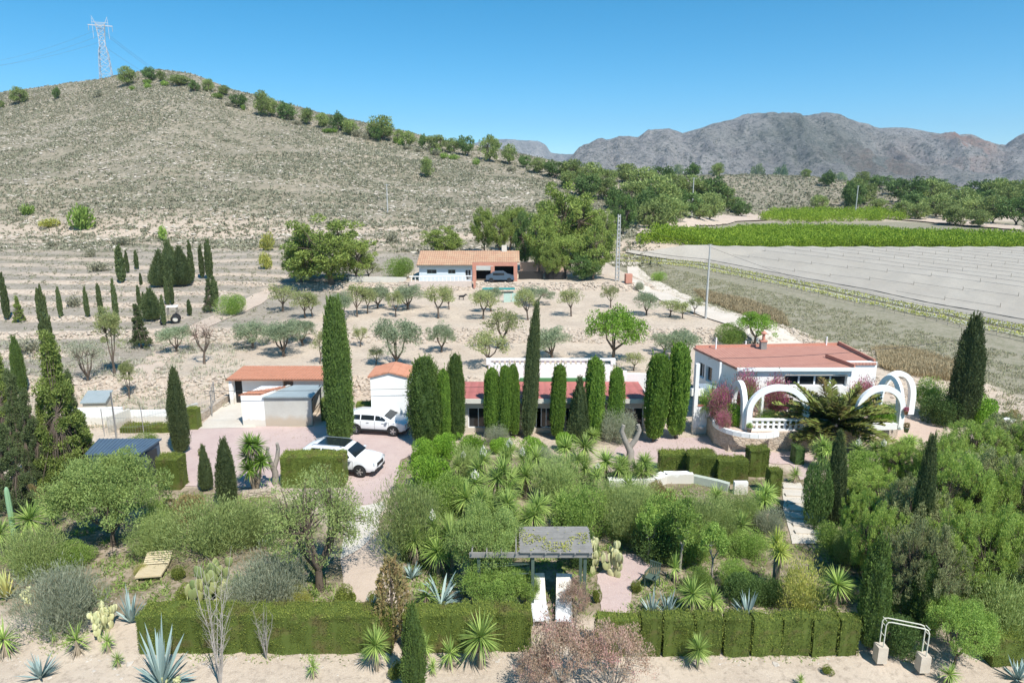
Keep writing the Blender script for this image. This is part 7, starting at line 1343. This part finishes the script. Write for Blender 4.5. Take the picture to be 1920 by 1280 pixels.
# bright orchard behind the net
def grove(polyA, n, hgt, name, label, seed):
    p = [P(*q)[:2] for q in polyA]; a = np.array(p); x = rg2.uniform(a[:, 0].min(), a[:, 0].max(), n*5); y = rg2.uniform(a[:, 1].min(), a[:, 1].max(), n*5); k = inpoly(x, y, p); x, y = x[k][:n], y[k][:n]; z = H(x, y); per = 60; ci = np.repeat(np.arange(len(x)), per)
    d = sph(len(ci), rg2); hh = hgt*rg2.uniform(.65, 1.15, len(x)); Pt = np.c_[x[ci]+d[:, 0]*.9, y[ci]+d[:, 1]*.9, z[ci]+hh[ci]*.55+d[:, 2]*hh[ci]*.48]; t = .5*rg2.uniform(0, 1, len(x))[ci]+.5*rg2.uniform(0, 1, len(ci))
    o = MB().leaves(Pt, d+[0, 0, .5], .38, .2, rg2, t).build(name, m_vine); return tag(o, label, 'orchard', kind='stuff')
grove([(1196, 462), (1600, 468), (1990, 474), (1990, 456), (1700, 447), (1560, 438), (1400, 438), (1290, 444), (1205, 453)], 4200, 2.6, 'orchard_bushes', 'dense bright green orchard beyond the grey netting', 1)
grove([(1425, 414), (1480, 418), (1700, 414), (1690, 402), (1560, 400), (1450, 402)], 700, 2.4, 'far_orchard_bushes', 'far strip of bright green orchard left of the right wood', 2)
# sandy bank
for i_, (pl_, lb) in enumerate([([(1196, 442), (1290, 428), (1400, 410), (1445, 414), (1405, 402), (1350, 405), (1290, 412), (1200, 420)], 'a'), ([(1650, 410), (1760, 420), (1915, 433), (1915, 425), (1800, 415), (1700, 405)], 'b')]): patch('sandy_bank', dirt, pl_, .35, 1.0)
# --- netting over the field
NH = 2.3
npx = [(1178, 474), (1330, 494), (1500, 527), (1700, 566), (1960, 614)]
nr = [np.array(P(p, q+0)) for p, q in npx]
near = []
for (p, q) in npx:
    c = P(p, q-7, .55); near.append(c)
near = np.array(near); NF = P(1230, 462)
b = empty('field_netting', (0, 0, 0), 0, 'wide grey net canopy stretched on posts over the right field', 'netting')
nx_, ny_ = 190, 150; yy = np.linspace(0, 1, ny_); Ynear = lambda x: np.interp(x, near[::-1, 0] if near[0, 0] > near[-1, 0] else near[:, 0], near[:, 1])
xl = min(near[0, 0], near[-1, 0]); edge = near[np.argsort(near[:, 1])]     # near edge line: far end (left) to near end (right)
Yfar = P(1600, 462, NH)[1]
# parametrise by distance Y from the near right corner to the far edge; left border follows the edge line
Ys_ = np.linspace(edge[0, 1], Yfar, ny_); Xl = np.interp(Ys_, edge[:, 1], edge[:, 0]); U = np.linspace(0, 1, nx_)[None]; X = Xl[:, None]+(175-Xl[:, None])*U**1.4; Yg_ = np.broadcast_to(Ys_[:, None], X.shape)
E0, E1 = edge[0, :2], edge[-1, :2]; eu = (E1-E0)/np.linalg.norm(E1-E0); en = np.array([-eu[1], eu[0]]); en = en if en[0] > 0 else -en
PV = (X-E0[0])*en[0]+(Yg_-E0[1])*en[1]; sag = .16*np.abs(np.sin(PV/4.3*pi))-.08+.02*np.sin(((X-E0[0])*eu[0]+(Yg_-E0[1])*eu[1])/6*2*pi); NV = lambda v_: .55+(NH-.55)*ss(-.5, 11, v_); VE = (X-Xl[:, None])*en[0]; Z = H(X, Yg_)+NV(VE)-sag*ss(0, 8, VE); q = np.arange(ny_-1)[:, None]*nx_+np.arange(nx_-1)[None]; mb = MB(); mb.add(np.stack([X, Yg_, Z], -1).reshape(-1, 3), np.stack([q, q+1, q+nx_+1, q+nx_], -1).reshape(-1, 4))
m, nt, bs = newmat('shade_net'); v = pos(nt); f = noise(nt, v, .25, 4, .6, (1, .35, 1)); f2 = noise(nt, v, 2.5, 4, .7)
c = mixc(nt, ramp(nt, f, .35, .65), (.385, .34, .28), (.435, .39, .325)); c = mixc(nt, ramp(nt, f2, .45, .7, (0, 0, 0), (.5, .5, .5)), c, (.31, .295, .26)); nt.links.new(c, bs.inputs['Base Color']); bs.inputs['Roughness'].default_value = .8
mb.build('net', m, b, True)
mw = MB(); k = 0
for vi in range(1, 40):
    for si in range(-30, 30):
        q_ = E0+eu*si*6.5+en*vi*4.3; q2_ = q_+eu*6.5
        if q2_[1] > Yfar or q_[1] < edge[0, 1] or q_[0] > 165 or q_[0] > q_[1]*.82: continue
        nh_ = float(NV((q_[0]-np.interp(q_[1], edge[:, 1], edge[:, 0]))*en[0]))
        if nh_ < .7: continue
        z_, z2_ = Hs(*q_)+nh_-NH, Hs(*q2_)+nh_-NH; mw.bar((q_[0], q_[1], z_+NH+.14), (q2_[0], q2_[1], z2_+NH+.14), .025)
        if k < 100: MB().tube([(q_[0], q_[1], z_-.2), (q_[0], q_[1], z_+NH+.55)], .04, 6).build('post', polew, b); k += 1
# edge line wires and outer posts
ed = []
for s_ in np.linspace(0, 1, 26):
    i_ = s_*(len(edge)-1); k0 = int(min(i_, len(edge)-2)); e_ = edge[k0]*(1-(i_-k0))+edge[k0+1]*(i_-k0); ed.append((e_[0], e_[1], Hs(e_[0], e_[1])))
for a_, c_ in zip(ed[:-1], ed[1:]): mw.bar((a_[0], a_[1], a_[2]+.62), (c_[0], c_[1], c_[2]+.62), .05)
mw.build('support_wire', cable, b); 
sk = MB(); A_ = np.array(ed); sk.add(np.concatenate([A_+[0, 0, .56], A_+[-.7, -.8, .1]]), [[i, i+1, 26+i+1, 26+i] for i in range(25)]); sk.build('net_skirt', m, b)
# vine rows and margin strips below the net edge
def vrow(off, label, mat_, hgt=.8):
    A_ = np.array(ed)+[-off*.65, -off*.76, 0]; n = 5200; i_ = rg2.uniform(0, 25, n)**1.0; k0 = np.clip(i_.astype(int), 0, 24); f_ = (i_-k0)[:, None]; Pt = A_[k0]*(1-f_)+A_[k0+1]*f_; Pt = Pt+rg2.normal(size=(n, 3))*[.3, .3, 0]; Pt[:, 2] = H(Pt[:, 0], Pt[:, 1])+rg2.uniform(0, hgt, n)
    o = MB().leaves(Pt, sph(n, rg2)+[0, 0, .5], .22, .12, rg2).build('vine_row', mat_); return tag(o, label, 'vines', kind='stuff')
vrow(3.2, 'low green vine row along the net edge', m_yel, .6); vrow(6.6, 'second low green vine row nearer the track', m_yel, .4)
def fence(off, label, h=1.3):
    b = empty('wire_fence', (0, 0, 0), 0, label, 'fence', 'wire fences beside the field'); A_ = np.array(ed)+[-off*.65, -off*.76, 0]; A_[:, 2] = H(A_[:, 0], A_[:, 1]); q = MB()
    for a_, c_ in zip(A_[:-1], A_[1:]):
        for t in (0, .5): p_ = a_*(1-t)+c_*t; MB().tube([p_-[0, 0, .1], p_+[0, 0, h]], .03, 5).build('post', polew, b)
        for z_ in (.3, .7, h-.05): q.bar(a_+[0, 0, z_], c_+[0, 0, z_], .018)
    q.build('fence_wires', cable, b)
fence(9.2, 'wire fence running along the bottom of the grassy field margin'); fence(4.9, 'wire line with posts between the two vine rows', 1.1)
ribs = []
for i_, off in enumerate((1.6, 5.2)):
    A_ = np.array(ed)+[-off*.65, -off*.76, 0]; B2 = A_+[-1.2, -1.4, 0]; t = np.linspace(0, 25, 160); f_ = lambda M: np.c_[[np.interp(t, np.arange(26), M[:, k]) for k in range(2)]].T
    a2, b2 = f_(A_), f_(B2); V = np.concatenate([np.c_[a2, H(a2[:, 0], a2[:, 1])+.16], np.c_[b2, H(b2[:, 0], b2[:, 1])+.06]]); o = MB().add(V, [[k, k+1, 161+k, 160+k] for k in range(159)]).build('field_path', plain('pale_strip', (.46, .45, .385), .9)); tag(o, kind='structure')
# ================================================================== haze
hz = MB().box((0, 2950, 290), (12300, 6900, 610)).mesh('haze', None); ho = bpy.data.objects.new('haze', hz); col.objects.link(ho); tag(ho, kind='stuff'); ho['label'] = 'thin blue air in front of the mountains'
hm = bpy.data.materials.new('haze_air'); hm.use_nodes = True; hn = hm.node_tree; hn.nodes.remove(hn.nodes['Principled BSDF']); pv = hn.nodes.new('ShaderNodeVolumePrincipled'); pv.inputs['Density'].default_value = .00009; pv.inputs['Color'].default_value = (.6, .8, 1, 1); pv.inputs['Anisotropy'].default_value = .2
hn.links.new(pv.outputs[0], hn.nodes['Material Output'].inputs['Volume']); hz.materials.append(hm)
